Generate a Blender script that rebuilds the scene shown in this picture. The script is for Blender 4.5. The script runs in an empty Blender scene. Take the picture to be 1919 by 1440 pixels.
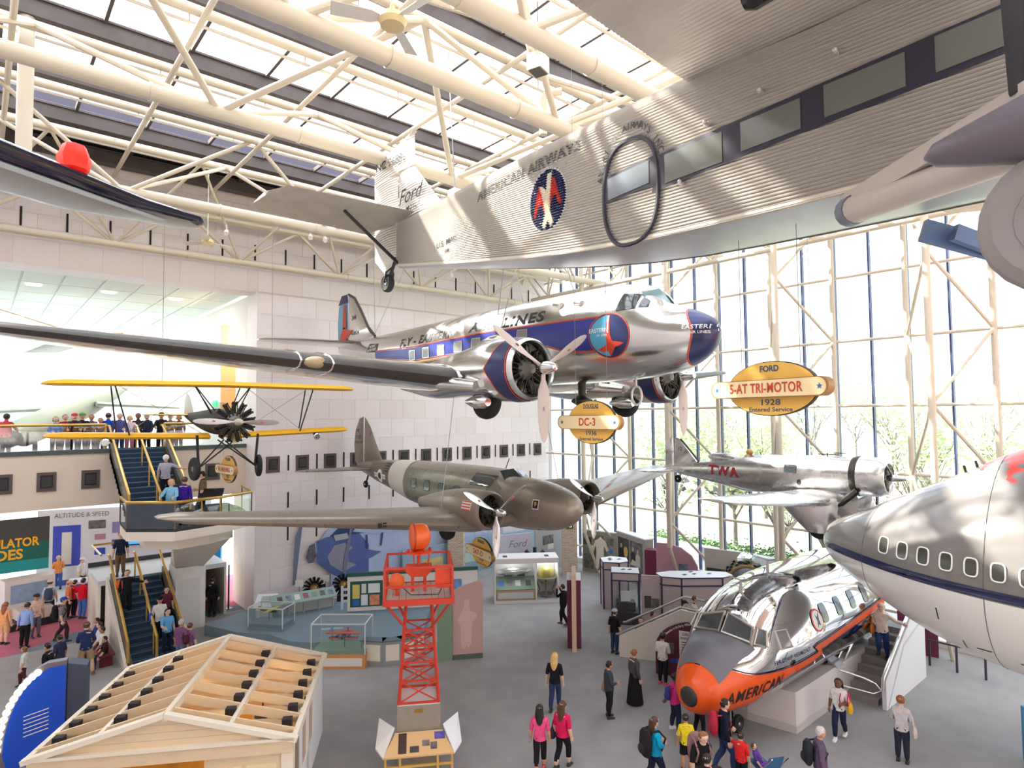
import bpy, bmesh, math, random
from math import sin, cos, pi, radians, sqrt, atan2, hypot
from mathutils import Vector as V, Matrix
from mathutils.geometry import tessellate_polygon
random.seed(7)
D = bpy.data; SC = bpy.context.scene; COL = SC.collection

# ---------------------------------------------------------------- camera
CAMR = ((0.7586861, -0.0250759, -0.6509736), (-0.6514017, -0.0421514, -0.7575613), (-0.0084429, 0.9987965, -0.0483142))
cam = D.objects.new('camera', D.cameras.new('camera')); COL.objects.link(cam)
cam.data.sensor_width = 36.0; cam.data.lens = 1168.2 / 1919 * 36; cam.data.clip_end = 2000
cam.matrix_world = Matrix.Translation((0, 0, 8.9)) @ Matrix(CAMR).to_4x4()
SC.camera = cam
# ---------------------------------------------------------------- world, sun, exposure
W = D.worlds.new('sky'); SC.world = W; W.use_nodes = True
nt = W.node_tree; nt.nodes.clear()
_o = nt.nodes.new('ShaderNodeOutputWorld'); _b = nt.nodes.new('ShaderNodeBackground'); _s = nt.nodes.new('ShaderNodeTexSky')
_s.sky_type = 'NISHITA'; _s.sun_disc = False; _s.sun_elevation = radians(44); _s.sun_rotation = radians(-32)
_s.air_density = 1.0; _s.dust_density = 4.0; _s.ozone_density = 0.6; _s.altitude = 0
_m = nt.nodes.new('ShaderNodeMix'); _m.data_type = 'RGBA'; _m.inputs[0].default_value = 0.75
_m.inputs[7].default_value = (7.0, 7.1, 7.4, 1)
nt.links.new(_s.outputs[0], _m.inputs[6]); nt.links.new(_m.outputs[2], _b.inputs[0]); nt.links.new(_b.outputs[0], _o.inputs[0])
_b.inputs[1].default_value = 0.7
SUN = D.objects.new('sun', D.lights.new('sun', 'SUN')); COL.objects.link(SUN)
SUN.data.energy = 16; SUN.data.angle = radians(1.2); SUN.data.color = (1, 0.93, 0.82)
SUN.rotation_euler = V((0.55, -0.89, -1.0)).to_track_quat('-Z', 'Y').to_euler()
SC.view_settings.view_transform = 'Standard'; SC.view_settings.look = 'None'
SC.view_settings.exposure = 0.36; SC.view_settings.gamma = 1.0; SC.view_settings.use_curve_mapping = False
SC.cycles.use_denoising = True; SC.cycles.max_bounces = 7; SC.cycles.diffuse_bounces = 4; SC.cycles.glossy_bounces = 4; SC.cycles.use_adaptive_sampling = True; SC.cycles.adaptive_threshold = .04
SC.cycles.transparent_max_bounces = 12; SC.cycles.caustics_reflective = False; SC.cycles.caustics_refractive = False
SC.cycles.sample_clamp_indirect = 6

# ---------------------------------------------------------------- materials
def lin(c):
    return tuple((x / 255 / 12.92 if x <= 10 else ((x / 255 + .055) / 1.055) ** 2.4) for x in c)
MATS = {}
def mat(name, rgb, rough=.6, metal=0., var=0., scale=3., bump=0., bscale=40., emit=0., spec=.5, stretch=None, rvar=0.):
    if name in MATS: return MATS[name]
    m = D.materials.new(name); m.use_nodes = True; t = m.node_tree; p = t.nodes['Principled BSDF']
    c = lin(rgb); p.inputs['Base Color'].default_value = (*c, 1); p.inputs['Roughness'].default_value = rough
    p.inputs['Metallic'].default_value = metal; p.inputs['Specular IOR Level'].default_value = spec
    tc = None
    def coord():
        nonlocal tc
        if tc is None:
            tc = t.nodes.new('ShaderNodeTexCoord')
            if stretch:
                mp = t.nodes.new('ShaderNodeMapping'); mp.inputs[3].default_value = stretch
                t.links.new(tc.outputs['Object'], mp.inputs[0]); tc = mp
        return tc.outputs[0] if stretch else tc.outputs['Object']
    if var or rvar:
        n = t.nodes.new('ShaderNodeTexNoise'); n.inputs['Scale'].default_value = scale; n.inputs['Detail'].default_value = 5
        t.links.new(coord(), n.inputs['Vector'])
        if var:
            r = t.nodes.new('ShaderNodeValToRGB')
            r.color_ramp.elements[0].position = .3; r.color_ramp.elements[1].position = .7
            r.color_ramp.elements[0].color = (*[x * (1 - var) for x in c], 1); r.color_ramp.elements[1].color = (*[min(1, x * (1 + var)) for x in c], 1)
            t.links.new(n.outputs[0], r.inputs[0]); t.links.new(r.outputs[0], p.inputs['Base Color'])
        if rvar:
            mr = t.nodes.new('ShaderNodeMapRange'); mr.inputs[3].default_value = max(0, rough - rvar); mr.inputs[4].default_value = rough + rvar
            mr.inputs[1].default_value = .3; mr.inputs[2].default_value = .7
            t.links.new(n.outputs[0], mr.inputs[0]); t.links.new(mr.outputs[0], p.inputs['Roughness'])
    if bump:
        n2 = t.nodes.new('ShaderNodeTexNoise'); n2.inputs['Scale'].default_value = bscale; n2.inputs['Detail'].default_value = 3
        b = t.nodes.new('ShaderNodeBump'); b.inputs['Strength'].default_value = bump; b.inputs['Distance'].default_value = .02
        t.links.new(coord(), n2.inputs['Vector']); t.links.new(n2.outputs[0], b.inputs['Height']); t.links.new(b.outputs[0], p.inputs['Normal'])
    if emit:
        p.inputs['Emission Color'].default_value = (*c, 1); p.inputs['Emission Strength'].default_value = emit
    MATS[name] = m; return m
def glass(name, rgb=(255, 255, 255), fac=.1, rough=.0, gl=(255, 255, 255)):
    if name in MATS: return MATS[name]
    m = D.materials.new(name); m.use_nodes = True; t = m.node_tree; t.nodes.clear()
    o = t.nodes.new('ShaderNodeOutputMaterial'); a = t.nodes.new('ShaderNodeBsdfTransparent'); g = t.nodes.new('ShaderNodeBsdfGlossy'); x = t.nodes.new('ShaderNodeMixShader')
    a.inputs[0].default_value = (*lin(rgb), 1); g.inputs[0].default_value = (*lin(gl), 1); g.inputs['Roughness'].default_value = rough; x.inputs[0].default_value = fac
    t.links.new(a.outputs[0], x.inputs[1]); t.links.new(g.outputs[0], x.inputs[2]); t.links.new(x.outputs[0], o.inputs[0])
    MATS[name] = m; return m
def paint(rgb, rough=.55):
    return mat('paint_%d_%d_%d_%d' % (*rgb, int(rough * 100)), rgb, rough)
def cloth(rgb):
    return mat('cloth_%d_%d_%d' % rgb, rgb, .9, var=.12, scale=14, spec=.2)

# ---------------------------------------------------------------- geometry helpers
def orth(d):
    d = V(d).normalized(); a = V((0, 0, 1)) if abs(d.z) < .9 else V((1, 0, 0))
    u = d.cross(a).normalized(); return u, d.cross(u).normalized()
TXT = {}
def text2d(s, size=1., bold=0., spacing=1., shear=0.):
    key = (s, bold, spacing, shear)
    if key not in TXT:
        cu = D.curves.new('t', 'FONT'); cu.body = s; cu.size = 1; cu.resolution_u = 3; cu.offset = bold; cu.space_character = spacing; cu.shear = shear
        cu.align_x = 'CENTER'; cu.align_y = 'CENTER'
        o = D.objects.new('t', cu); me = D.meshes.new_from_object(o)
        TXT[key] = ([tuple(v.co[:2]) for v in me.vertices], [tuple(p.vertices) for p in me.polygons])
        D.objects.remove(o); D.curves.remove(cu); D.meshes.remove(me)
    v, f = TXT[key]
    return [(x * size, y * size) for x, y in v], f
class G:
    def __init__(s, m=None):
        s.v = []; s.f = []; s.mi = []; s.mats = []; s.cur = 0; s.M = None
        if m: s.mat(m)
    def mat(s, m):
        if m not in s.mats: s.mats.append(m)
        s.cur = s.mats.index(m); return s
    def at(s, loc=(0, 0, 0), rz=0., M=None):
        s.M = M if M is not None else Matrix.Translation(loc) @ Matrix.Rotation(rz, 4, 'Z'); return s
    def add(s, vs, fs):
        b = len(s.v)
        s.v.extend([tuple(s.M @ V(p)) for p in vs] if s.M else [tuple(p) for p in vs])
        for f in fs: s.f.append(tuple(i + b for i in f)); s.mi.append(s.cur)
        return s
    def poly(s, pts): return s.add(pts, [tuple(range(len(pts)))])
    def box(s, x0, x1, y0, y1, z0, z1):
        return s.add([(x0, y0, z0), (x1, y0, z0), (x1, y1, z0), (x0, y1, z0), (x0, y0, z1), (x1, y0, z1), (x1, y1, z1), (x0, y1, z1)],
                     [(0, 3, 2, 1), (4, 5, 6, 7), (0, 1, 5, 4), (1, 2, 6, 5), (2, 3, 7, 6), (3, 0, 4, 7)])
    def cbox(s, c, d): return s.box(c[0] - d[0] / 2, c[0] + d[0] / 2, c[1] - d[1] / 2, c[1] + d[1] / 2, c[2] - d[2] / 2, c[2] + d[2] / 2)
    def beam(s, a, b, w, h, up=(0, 0, 1)):
        a = V(a); b = V(b); d = (b - a).normalized(); u = d.cross(V(up))
        if u.length < 1e-4: u = d.cross(V((1, 0, 0)))
        u.normalize(); n = u.cross(d); u = u * w / 2; n = n * h / 2
        return s.add([a - u - n, a + u - n, a + u + n, a - u + n, b - u - n, b + u - n, b + u + n, b - u + n],
                     [(0, 1, 2, 3), (7, 6, 5, 4), (0, 4, 5, 1), (1, 5, 6, 2), (2, 6, 7, 3), (3, 7, 4, 0)])
    def loft(s, rings, caps=True, close=True, wrap=False):
        n = len(rings[0]); vs = [p for r in rings for p in r]; fs = []
        k = len(rings)
        for i in range(k if wrap else k - 1):
            for j in range(n if close else n - 1):
                a = i * n + j; b = i * n + (j + 1) % n; c = ((i + 1) % k) * n
                fs.append((a, b, c + (j + 1) % n, c + j))
        if caps and close and not wrap: fs += [tuple(range(n))[::-1], tuple((k - 1) * n + j for j in range(n))]
        return s.add(vs, fs)
    def tube(s, a, b, r, r2=None, n=8, caps=True):
        a = V(a); b = V(b); u, w = orth(b - a); r2 = r if r2 is None else r2
        return s.loft([[p + (u * cos(t) + w * sin(t)) * q for t in [2 * pi * j / n for j in range(n)]] for p, q in ((a, r), (b, r2))], caps)
    def path(s, pts, r, n=6, closed=False):
        pts = [V(p) for p in pts]; k = len(pts); rings = []; u = None
        for i, p in enumerate(pts):
            d = (pts[(i + 1) % k] - pts[i - 1]) if closed else (pts[min(i + 1, k - 1)] - pts[max(i - 1, 0)])
            d.normalize()
            if u is None: u = orth(d)[0]
            u = (u - d * u.dot(d)); u.normalize(); w = d.cross(u)
            q = r[i] if isinstance(r, (list, tuple)) else r
            rings.append([p + (u * cos(2 * pi * j / n) + w * sin(2 * pi * j / n)) * q for j in range(n)])
        return s.loft(rings, wrap=closed)
    def lathe(s, prof, o=(0, 0, 0), ax=(0, 0, 1), n=16, caps=True, sc=(1, 1)):
        o = V(o); ax = V(ax).normalized(); u, w = orth(ax)
        return s.loft([[o + ax * h + (u * cos(2 * pi * j / n) * sc[0] + w * sin(2 * pi * j / n) * sc[1]) * max(r, 1e-4) for j in range(n)] for r, h in prof], caps)
    def ball(s, c, r, n=10, m=6):
        r = (r, r, r) if not isinstance(r, (tuple, list)) else r
        return s.loft([[(c[0] + r[0] * sin(pi * i / m) * cos(2 * pi * j / n), c[1] + r[1] * sin(pi * i / m) * sin(2 * pi * j / n), c[2] - r[2] * cos(pi * i / m)) for j in range(n)]
                       if 0 < i < m else [(c[0] + r[0] * .02 * cos(2 * pi * j / n), c[1] + r[1] * .02 * sin(2 * pi * j / n), c[2] - r[2] * cos(pi * i / m)) for j in range(n)] for i in range(m + 1)])
    def prism(s, poly, o, u, v, t):
        # polygon in the (u,v) frame at o, thickness t along u x v
        o = V(o); u = V(u); v = V(v); nrm = u.cross(v).normalized() * t; k = len(poly)
        a = [o + u * p[0] + v * p[1] for p in poly]
        tri = tessellate_polygon([[V((p[0], p[1], 0)) for p in poly]])
        fs = [tuple(q) for q in tri] + [tuple(k + i for i in reversed(q)) for q in tri] + [(i, (i + 1) % k, k + (i + 1) % k, k + i) for i in range(k)]
        return s.add([p + nrm for p in a] + a, fs)
    def text(s, t, size, o, u, v, off=.004, bold=0., spacing=1., shear=0., fit=None):
        vs, fs = text2d(t, size, bold, spacing, shear); o = V(o); u = V(u).normalized(); v = V(v).normalized(); n = u.cross(v) * off
        if fit:
            w = max(p[0] for p in vs) - min(p[0] for p in vs); k = fit / w; vs = [(p[0] * k, p[1]) for p in vs]
        return s.add([o + u * x + v * y + n for x, y in vs], fs)
    def arctext(s, t, size, o, u, v, rad_, a0, a1, off=.004, bold=0.):
        o = V(o); u = V(u).normalized(); v = V(v).normalized(); n = u.cross(v) * off
        for i, ch in enumerate(t):
            if ch == ' ': continue
            a = a0 + (a1 - a0) * (i + .5) / len(t); vs, fs = text2d(ch, size, bold); sg = 1 if rad_ > 0 else -1; R = abs(rad_)
            ca, sa = cos(a), sin(a)
            e1 = (sa, -ca) if sg > 0 else (-sa, ca); e2 = (ca, sa) if sg > 0 else (-ca, -sa)
            s.add([o + u * (R * ca + e1[0] * x + e2[0] * y) + v * (R * sa + e1[1] * x + e2[1] * y) + n for x, y in vs], fs)
        return s
    def decal(s, poly, fn, maxe=.25):
        # flat polygon (list of 2-D points) cut fine and laid on a surface by fn(a, b) -> point
        bm = bmesh.new(); vs = [bm.verts.new((p[0], p[1], 0)) for p in poly]
        for q in tessellate_polygon([[V((p[0], p[1], 0)) for p in poly]]):
            try: bm.faces.new([vs[i] for i in q])
            except ValueError: pass
        return s._dec(bm, fn, maxe)
    def dtext(s, t, size, o, fn, bold=0., spacing=1., shear=0., fit=None, maxe=.3, flip=False):
        vs, fs = text2d(t, size, bold, spacing, shear)
        if fit:
            w = max(p[0] for p in vs) - min(p[0] for p in vs); vs = [(p[0] * fit / w, p[1]) for p in vs]
        return s.add([fn(o[0] + (-x if flip else x), o[1] + y) for x, y in vs], fs)
    def _dec(s, bm, fn, maxe):
        for _ in range(7):
            es = [e for e in bm.edges if e.calc_length() > maxe]
            if not es: break
            bmesh.ops.subdivide_edges(bm, edges=es, cuts=1, use_grid_fill=False)
            bmesh.ops.triangulate(bm, faces=[f for f in bm.faces if len(f.verts) > 3])
        bm.verts.index_update()
        s.add([fn(v.co.x, v.co.y) for v in bm.verts], [tuple(v.index for v in f.verts) for f in bm.faces]); bm.free(); return s
    def mesh(s, name, smooth=40):
        me = D.meshes.new(name); me.from_pydata(s.v, [], s.f)
        for m in s.mats: me.materials.append(m)
        me.polygons.foreach_set('material_index', s.mi)
        if smooth:
            me.polygons.foreach_set('use_smooth', [True] * len(s.f))
            me.set_sharp_from_angle(angle=radians(smooth))
        me.update(); return me
    def build(s, name, parent=None, label=None, cat=None, group=None, kind=None, smooth=40, loc=None):
        o = D.objects.new(name, s.mesh(name, smooth)); return link(o, parent, label, cat, group, kind, loc)
def link(o, parent=None, label=None, cat=None, group=None, kind=None, loc=None):
    COL.objects.link(o)
    if parent is not None: o.parent = parent
    if label: o['label'] = label
    if cat: o['category'] = cat
    if group: o['group'] = group
    if kind: o['kind'] = kind
    if loc is not None: o.location = loc
    return o
def thing(name, label=None, cat=None, loc=(0, 0, 0), rz=0., group=None, kind=None):
    o = D.objects.new(name, None); o.empty_display_size = .2; link(o, None, label, cat, group, kind, loc); o.rotation_euler = (0, 0, rz); return o
def inst(name, me, parent=None, loc=(0, 0, 0), rot=(0, 0, 0), scale=(1, 1, 1), **k):
    o = D.objects.new(name, me); link(o, parent, loc=loc, **k); o.rotation_euler = rot; o.scale = scale; return o
def kids(o): return [c for c in D.objects if c.parent == o]
def lerp(a, b, t): return a + (b - a) * t
def interp(tab, x):
    # tab: list of tuples (x, v1, v2 ...) ; smooth (catmull) interpolation
    n = len(tab)
    if x <= tab[0][0]: return tab[0][1:]
    if x >= tab[-1][0]: return tab[-1][1:]
    for i in range(n - 1):
        if tab[i][0] <= x <= tab[i + 1][0]: break
    p0, p1, p2, p3 = tab[max(i - 1, 0)], tab[i], tab[i + 1], tab[min(i + 2, n - 1)]
    h = p2[0] - p1[0]; t = (x - p1[0]) / h if h else 0
    out = []
    for k in range(1, len(p1)):
        def sl(a, b): return (b[k] - a[k]) / (b[0] - a[0]) if b[0] != a[0] else 0
        d = sl(p1, p2); m1 = sl(p0, p1); m2 = sl(p2, p3)
        ma = 0 if (i > 0 and m1 * d <= 0) else ((m1 + d) / 2 if i > 0 else d); mb = 0 if (i + 2 < n and m2 * d <= 0) else ((m2 + d) / 2 if i + 2 < n else d)
        if abs(ma) > 3 * abs(d): ma = 3 * d
        if abs(mb) > 3 * abs(d): mb = 3 * d
        t2 = t * t; t3 = t2 * t
        out.append((2 * t3 - 3 * t2 + 1) * p1[k] + (t3 - 2 * t2 + t) * h * ma + (-2 * t3 + 3 * t2) * p2[k] + (t3 - t2) * h * mb)
    return tuple(out)
# shared materials
WHITE_STEEL = mat('white_painted_steel', (214, 202, 182), .5)
DARKBEAM = mat('dark_bronze_beam', (80, 70, 66), .6, var=.1)
MULLION = mat('dark_blue_mullion', (60, 72, 110), .4)
CHROME = mat('chrome', (225, 225, 228), .12, 1.)
ALU = mat('polished_aluminium', (222, 221, 219), .2, 1., rvar=.07, scale=2.2)
BLACK = mat('black_rubber', (32, 31, 31), .75)
DARKMETAL = mat('dark_engine_metal', (58, 54, 50), .45, .7, var=.3, scale=9)
BRASS = mat('brass', (205, 160, 70), .28, .85)
PANE = glass('tinted_window_glass', (208, 213, 216), .05)
SKYPANE = glass('skylight_glass', (246, 248, 250), .05)
SMOKE = glass('smoked_glass', (70, 76, 80), .25, .05)
CASEGLASS = glass('display_case_glass', (249, 252, 252), .07)
# ================================================================ the room
ZR = 18.85; YB = 29.0; XW = 28.0
CARPET = mat('grey_carpet', (164, 161, 160), .95, var=.07, scale=1.2, bump=.3, bscale=350, spec=.1)
PINKC = mat('pink_carpet', (196, 116, 134), .95, var=.05, scale=2, bump=.3, bscale=300, spec=.1)
BLUEC = mat('blue_grey_carpet', (120, 136, 150), .95, var=.05, scale=2, spec=.1)
PALEF = mat('pale_terrazzo', (196, 200, 204), .6, var=.03, scale=4)
MARBLE = [mat('marble_%d' % i, c, .5, var=.035, scale=5, stretch=(1, 1, 8)) for i, c in enumerate([(236, 226, 225), (234, 224, 222), (238, 229, 228), (232, 221, 219)])]
PLASTER = mat('warm_white_plaster', (233, 226, 216), .8)
G(CARPET).poly([(-6, -12, 0), (28.2, -12, 0), (28.2, 30.4, 0), (-6, 30.4, 0)]).build('floor', kind='structure')
G(PINKC).poly([(-14, 30.4, 0), (1.2, 30.4, 0), (3.4, 31.9, 0), (9.65, 31.2, 0), (14, 31.2, 0), (14, 37.5, 0), (-14, 36.5, 0)]).build('floor', kind='structure')
G(PALEF).poly([(-14, 36.5, 0), (14, 37.5, 0), (14, 58, 0), (-14, 58, 0)]).build('floor', kind='structure')
G(BLUEC).poly([(1.2, 30.4, 0), (14, 30.4, 0), (14, 31.2, 0), (9.65, 31.2, 0), (3.4, 31.9, 0)]).build('floor', kind='structure')
# walls out of the picture that close the hall
wl = G(MARBLE[0]); wl.box(-6.5, -6, -12, 29, 0, 19.6); wl.build('wall_left', kind='structure')
wf = G(MARBLE[1]); wf.box(-6, 28, -12.5, -12, 0, 19.6); wf.build('wall_front', kind='structure')
# back wall: core, then the marble panels
JX = 9.65
wb = G(mat('joint_dark', (214, 202, 199), .9))
wb.box(JX, 28.3, YB + .03, YB + 1.3, 0, 19.6); wb.box(-6, JX, YB + .03, YB + 1.3, 14.62, 19.6)
wb = wb.build('wall_back', kind='structure', smooth=0)
PW, PH = 1.385, 0.97
SLX = [1.07 + 1.405 * k for k in range(-5, 20)]
def panel_mesh(m, w, h):
    g = G(m); b = .006; w -= .008; h -= .008
    g.add([(0, 0, 0), (w, 0, 0), (w, 0, h), (0, 0, h), (b, -.01, b), (w - b, -.01, b), (w - b, -.01, h - b), (b, -.01, h - b)],
          [(4, 5, 6, 7), (0, 1, 5, 4), (1, 2, 6, 5), (2, 3, 7, 6), (3, 0, 4, 7)])
    return g.mesh('marble_panel', 0)
PM = {}
def panel(x, z, w, h):
    m = random.choice(MARBLE); k = (m.name, round(w, 2), round(h, 2))
    if k not in PM: PM[k] = panel_mesh(m, w, h)
    inst('marble_panel', PM[k], wb, (x, YB + .03, z))
r = 0; z = 0.
while z < 18.9:
    off = (r % 2) * PW * .5
    x = JX - off
    while x < 28:
        x0 = max(x, JX); x1 = min(x + PW, 28.0)
        if x1 - x0 > .1: panel(x0, z, x1 - x0, PH)
        x += PW
    if z > 14.6:
        x = -1.2 + off
        while x < JX - .1:
            panel(x, z, min(PW, JX - x), PH); x += PW
    r += 1; z += PH
    if 13.5 < z < 14.6: z = 14.62 if z > 14.0 else z
# jamb return panels (the end of the thick wall)
jg = G(MARBLE[2]); jg.box(JX - .03, JX, YB + .02, YB + 1.3, 0, 14.62); jg.box(-6, JX, YB + .02, YB + 1.3, 14.58, 14.62); jg.build('trim_1', kind='structure', smooth=0)
# dark slots in the joints
sg = G(mat('slot_dark', (38, 36, 40), .9)); sg.box(-.035, .035, -.012, .02, -.36, .36); SLOT = sg.mesh('wall_slot', 0)
for k in range(0, 20):
    x = 1.07 + 1.405 * k
    if x < 27.6: inst('wall_slot', SLOT, wb, (x, YB + .005, 16.38))
for k in range(12):
    x = 11.12 + 1.385 * k
    for zz in (6.72, 5.0, 3.5):
        if x < 27.6 and not (zz < 4 and x > 14): inst('wall_slot', SLOT, wb, (x, YB + .005, zz))
# vent niches with tilted flaps
fr = G(mat('niche_frame', (92, 80, 74), .6)); fr.box(-.31, .31, -.04, .02, -.37, -.22); fr.box(-.31, .31, -.04, .02, .26, .37); fr.box(-.31, -.2, -.04, .02, -.22, .26); fr.box(.2, .31, -.04, .02, -.22, .26); FRM = fr.mesh('niche_frame', 0)
nb = G(mat('niche_dark', (52, 46, 46), .7)); nb.box(-.2, .2, -.01, .02, -.22, .26); nb.mat(mat('niche_flap', (70, 64, 66), .35)).add([(-.16, -.03, .2), (.16, -.03, .2), (.18, -.13, -.18), (-.18, -.13, -.18)], [(0, 1, 2, 3), (3, 2, 1, 0)]); FLP = nb.mesh('niche_flap', 0)
def niche(x, y, z, i):
    t = thing('wall_vent', 'dark framed vent with tilted flap, number %s from the left in the %s' % (ORD[i], 'marble wall row' if y < 30 else 'balcony front'), 'vent', (x, y, z), group='vents in the wall')
    inst('frame', FRM, t); inst('flap', FLP, t)
ORD = ['first', 'second', 'third', 'fourth', 'fifth', 'sixth', 'seventh', 'eighth', 'ninth', 'tenth', 'eleventh', 'twelfth', 'thirteenth']
for k in range(13): niche(10.4 + 1.383 * k, YB, 6.68, k)
for k, x in enumerate((.8, 2.14, 3.57, 8.16)): niche(x, 30.29, 6.42, k)
# ------------------------------------------------ window wall (right) : panes, mullions, transoms
w1 = thing('window_1', kind='structure', loc=(XW, 0, 0))
Y0 = 5.62 - 1.385 * 6; NC = 23; ZT = [.25, .94, 3.67, 6.40, 9.13, 11.86, 14.59, 17.32, 19.4]
pn = {}
for i in range(NC):
    for j in range(len(ZT) - 1):
        h = ZT[j + 1] - ZT[j]
        if h not in pn:
            g = G(PANE); g.box(-.006, .006, .04, 1.345, .04, h - .04); pn[h] = g.mesh('pane', 0)
        inst('pane', pn[h], w1, (0, Y0 + 1.385 * i, ZT[j]))
g = G(MULLION); g.box(-.04, .14, -.035, .035, .2, 19.4); MU = g.mesh('mullion', 0)
for i in range(NC + 1): inst('mullion', MU, w1, (0, Y0 + 1.385 * i, 0))
g = G(WHITE_STEEL); g.tube((-.16, Y0, 0), (-.16, Y0 + 1.385 * NC, 0), .062, n=8); TR = g.mesh('transom', 40)
for z in ZT[1:-1]: inst('transom', TR, w1, (0, 0, z))
g = G(PLASTER); g.box(27.7, 28.3, -12, 29, 0, .25); g.build('trim_2', kind='structure', smooth=0)
# white triangular column trusses in front of the glass
for k in range(-2, 4):
    yc = 7.005 + 5.54 * k
    if yc > 25: continue
    t = thing('window_truss', kind='structure', loc=(0, 0, 0))
    f = (25.45, yc)
    for a in (-1.385, 1.385):
        g = G(WHITE_STEEL); g.tube((27.74, yc + a, 0), (27.74, yc + a, 18.6), .105, n=10); g.build('chord', t)
    g = G(WHITE_STEEL); g.tube((f[0], f[1], 2.4), (f[0], f[1], 18.6), .125, n=10)
    g.tube((f[0], f[1], 2.4), (26.6, yc, 0), .09, .07, n=8); g.build('chord', t)
    zf = [3.67, 9.13, 14.59]; zb = [.94, 6.4, 11.86, 17.32]
    for z in zf:
        for zz in zb:
            if abs(abs(z - zz) - 2.73) < .05:
                for a in (-1.385, 1.385):
                    g = G(WHITE_STEEL); g.tube((f[0], f[1], z), (27.74, yc + a, zz), .062, n=8); g.build('strut', t)
# ------------------------------------------------ roof: dark beams with tubes, skylights, trusses
BY = [28.6 - 3.13 * k for k in range(13)]
bm_ = G(DARKBEAM)
bm_.box(-6, 28, -.2, .2, 0.06, .44); bm_.box(-6, 28, -.27, .27, .44, .5); bm_.box(-6, 28, -.24, .24, 0, .06); BM = bm_.mesh('roof_beam', 0)
ut = G(WHITE_STEEL); ut.tube((-6, 0, 0), (27.9, 0, 0), .13, n=10); ut.tube((-6, .75, .1), (27.9, .75, .1), .04, n=6)
for k in range(12): ut.tube((-5 + 2.9 * k, .75, .1), (-5 + 2.9 * k, .75, .42), .03, n=5)
UT = ut.mesh('roof_tube', 40)
for k, y in enumerate(BY):
    inst('roof_beam', BM, None, (0, y, ZR), kind='structure')
    if k: inst('roof_tube', UT, None, (0, y - .55, ZR - .42), kind='structure')
sk = thing('skylight', kind='structure', loc=(0, 0, ZR + .5))
g = G(SKYPANE); g.box(0.02, 2.06, .3, 2.83, 0, .012); SKP = g.mesh('pane', 0)
g = G(DARKBEAM); g.box(-.045, .045, .26, 2.87, -.1, .06); SKM = g.mesh('glazing_bar', 0)
for k in range(1, len(BY)):
    for i in range(17):
        x = -6 + 2.08 * i
        if x < 26 and k > 1: inst('pane', SKP, sk, (x, BY[k], 0))
        inst('glazing_bar', SKM, sk, (x, BY[k], 0))
g = G(mat('roof_edge_sun_block', (84, 78, 92), .7)); g.box(-6.5, 28.3, 25.5, 30.3, ZR + .62, ZR + .9); g.box(26, 28.3, -12, 28.3, ZR + .5, ZR + .9); g.box(-6.5, 28.3, -12.5, BY[-1], ZR + .5, ZR + .9); g.build('ceiling', kind='structure', smooth=0)  # solid strip over the back bay is added to keep sun off the floor
def chord(t, y, z, r, x0=-6., x1=27.5, collars=True):
    g = G(WHITE_STEEL); g.tube((x0, y, z), (x1, y, z), r, n=14)
    if collars:
        x = x0 + 1.8
        while x < x1: g.tube((x - .03, y, z), (x + .03, y, z), r + .025, n=14); x += 3.55
    g.build('chord', t)
def strut(t, a, b, r): G(WHITE_STEEL).tube(a, b, r, n=9).build('strut', t)
for (y, z, r, yu, x0) in ((8.9, 16.5, .21, (6.2, 12.4), 1.0), (11.42, 16.5, .22, (9.3, 12.4), 4.4), (16.25, 16.5, .2, (12.4, 18.6), 4.4), (23.5, 16.3, .19, (21.8, 24.9), 3.5), (3.6, 16.5, .2, (.0, 6.2), 4.4), (-3, 16.5, .2, (-6.4, -.2), 4.4)):
    t = thing('roof_truss', kind='structure'); chord(t, y, z, r)
    for k in range(-2, 5):
        x = x0 + 7.1 * k
        for yy in yu:
            for dx in (-3.55, 3.55):
                if -6 < x < 27 and -6 < x + dx < 27.8: strut(t, (x, y, z), (x + dx, yy, ZR - .42), .085 if y < 20 else .07)
for k in range(-2, 7):
    g = G(WHITE_STEEL); x = 3.82 + 3.4 * k; g.tube((x, -10, ZR - .6), (x, 28, ZR - .6), .075, n=9); g.build('roof_tube', kind='structure')
# truss standing along the back wall
t = thing('roof_truss', kind='structure'); chord(t, 27.95, 15.6, .15); chord(t, 27.2, 17.1, .1, collars=False); chord(t, 28.5, 17.4, .09, collars=False)
for k in range(-2, 6):
    x = 3.9 + 4.6 * k
    for dx in (-2.3, 2.3):
        if -6 < x + dx < 27.8: strut(t, (x, 27.95, 15.6), (x + dx, 27.2, 17.1), .07); strut(t, (x, 27.95, 15.6), (x + dx, 25.0, 18.4), .055)
# window-side edge truss
t = thing('roof_truss', kind='structure')
for xx, zz, rr in ((26.2, 16.0, .12), (25.6, 17.9, .1)):
    g = G(WHITE_STEEL); g.tube((xx, -10, zz), (xx, 28.5, zz), rr, n=10); g.build('chord', t)
for k in range(14):
    y = -9 + 2.77 * k
    strut(t, (26.2, y, 16.0), (25.6, y + 1.385, 17.9), .05); strut(t, (25.6, y + 1.385, 17.9), (26.2, y + 2.77, 16.0), .05)
# column standing left of the picture
g = G(WHITE_STEEL); g.tube((.72, 19.2, 14.5), (.72, 19.2, 19.4), .17, n=12); g.build('roof_column', kind='structure')
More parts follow.
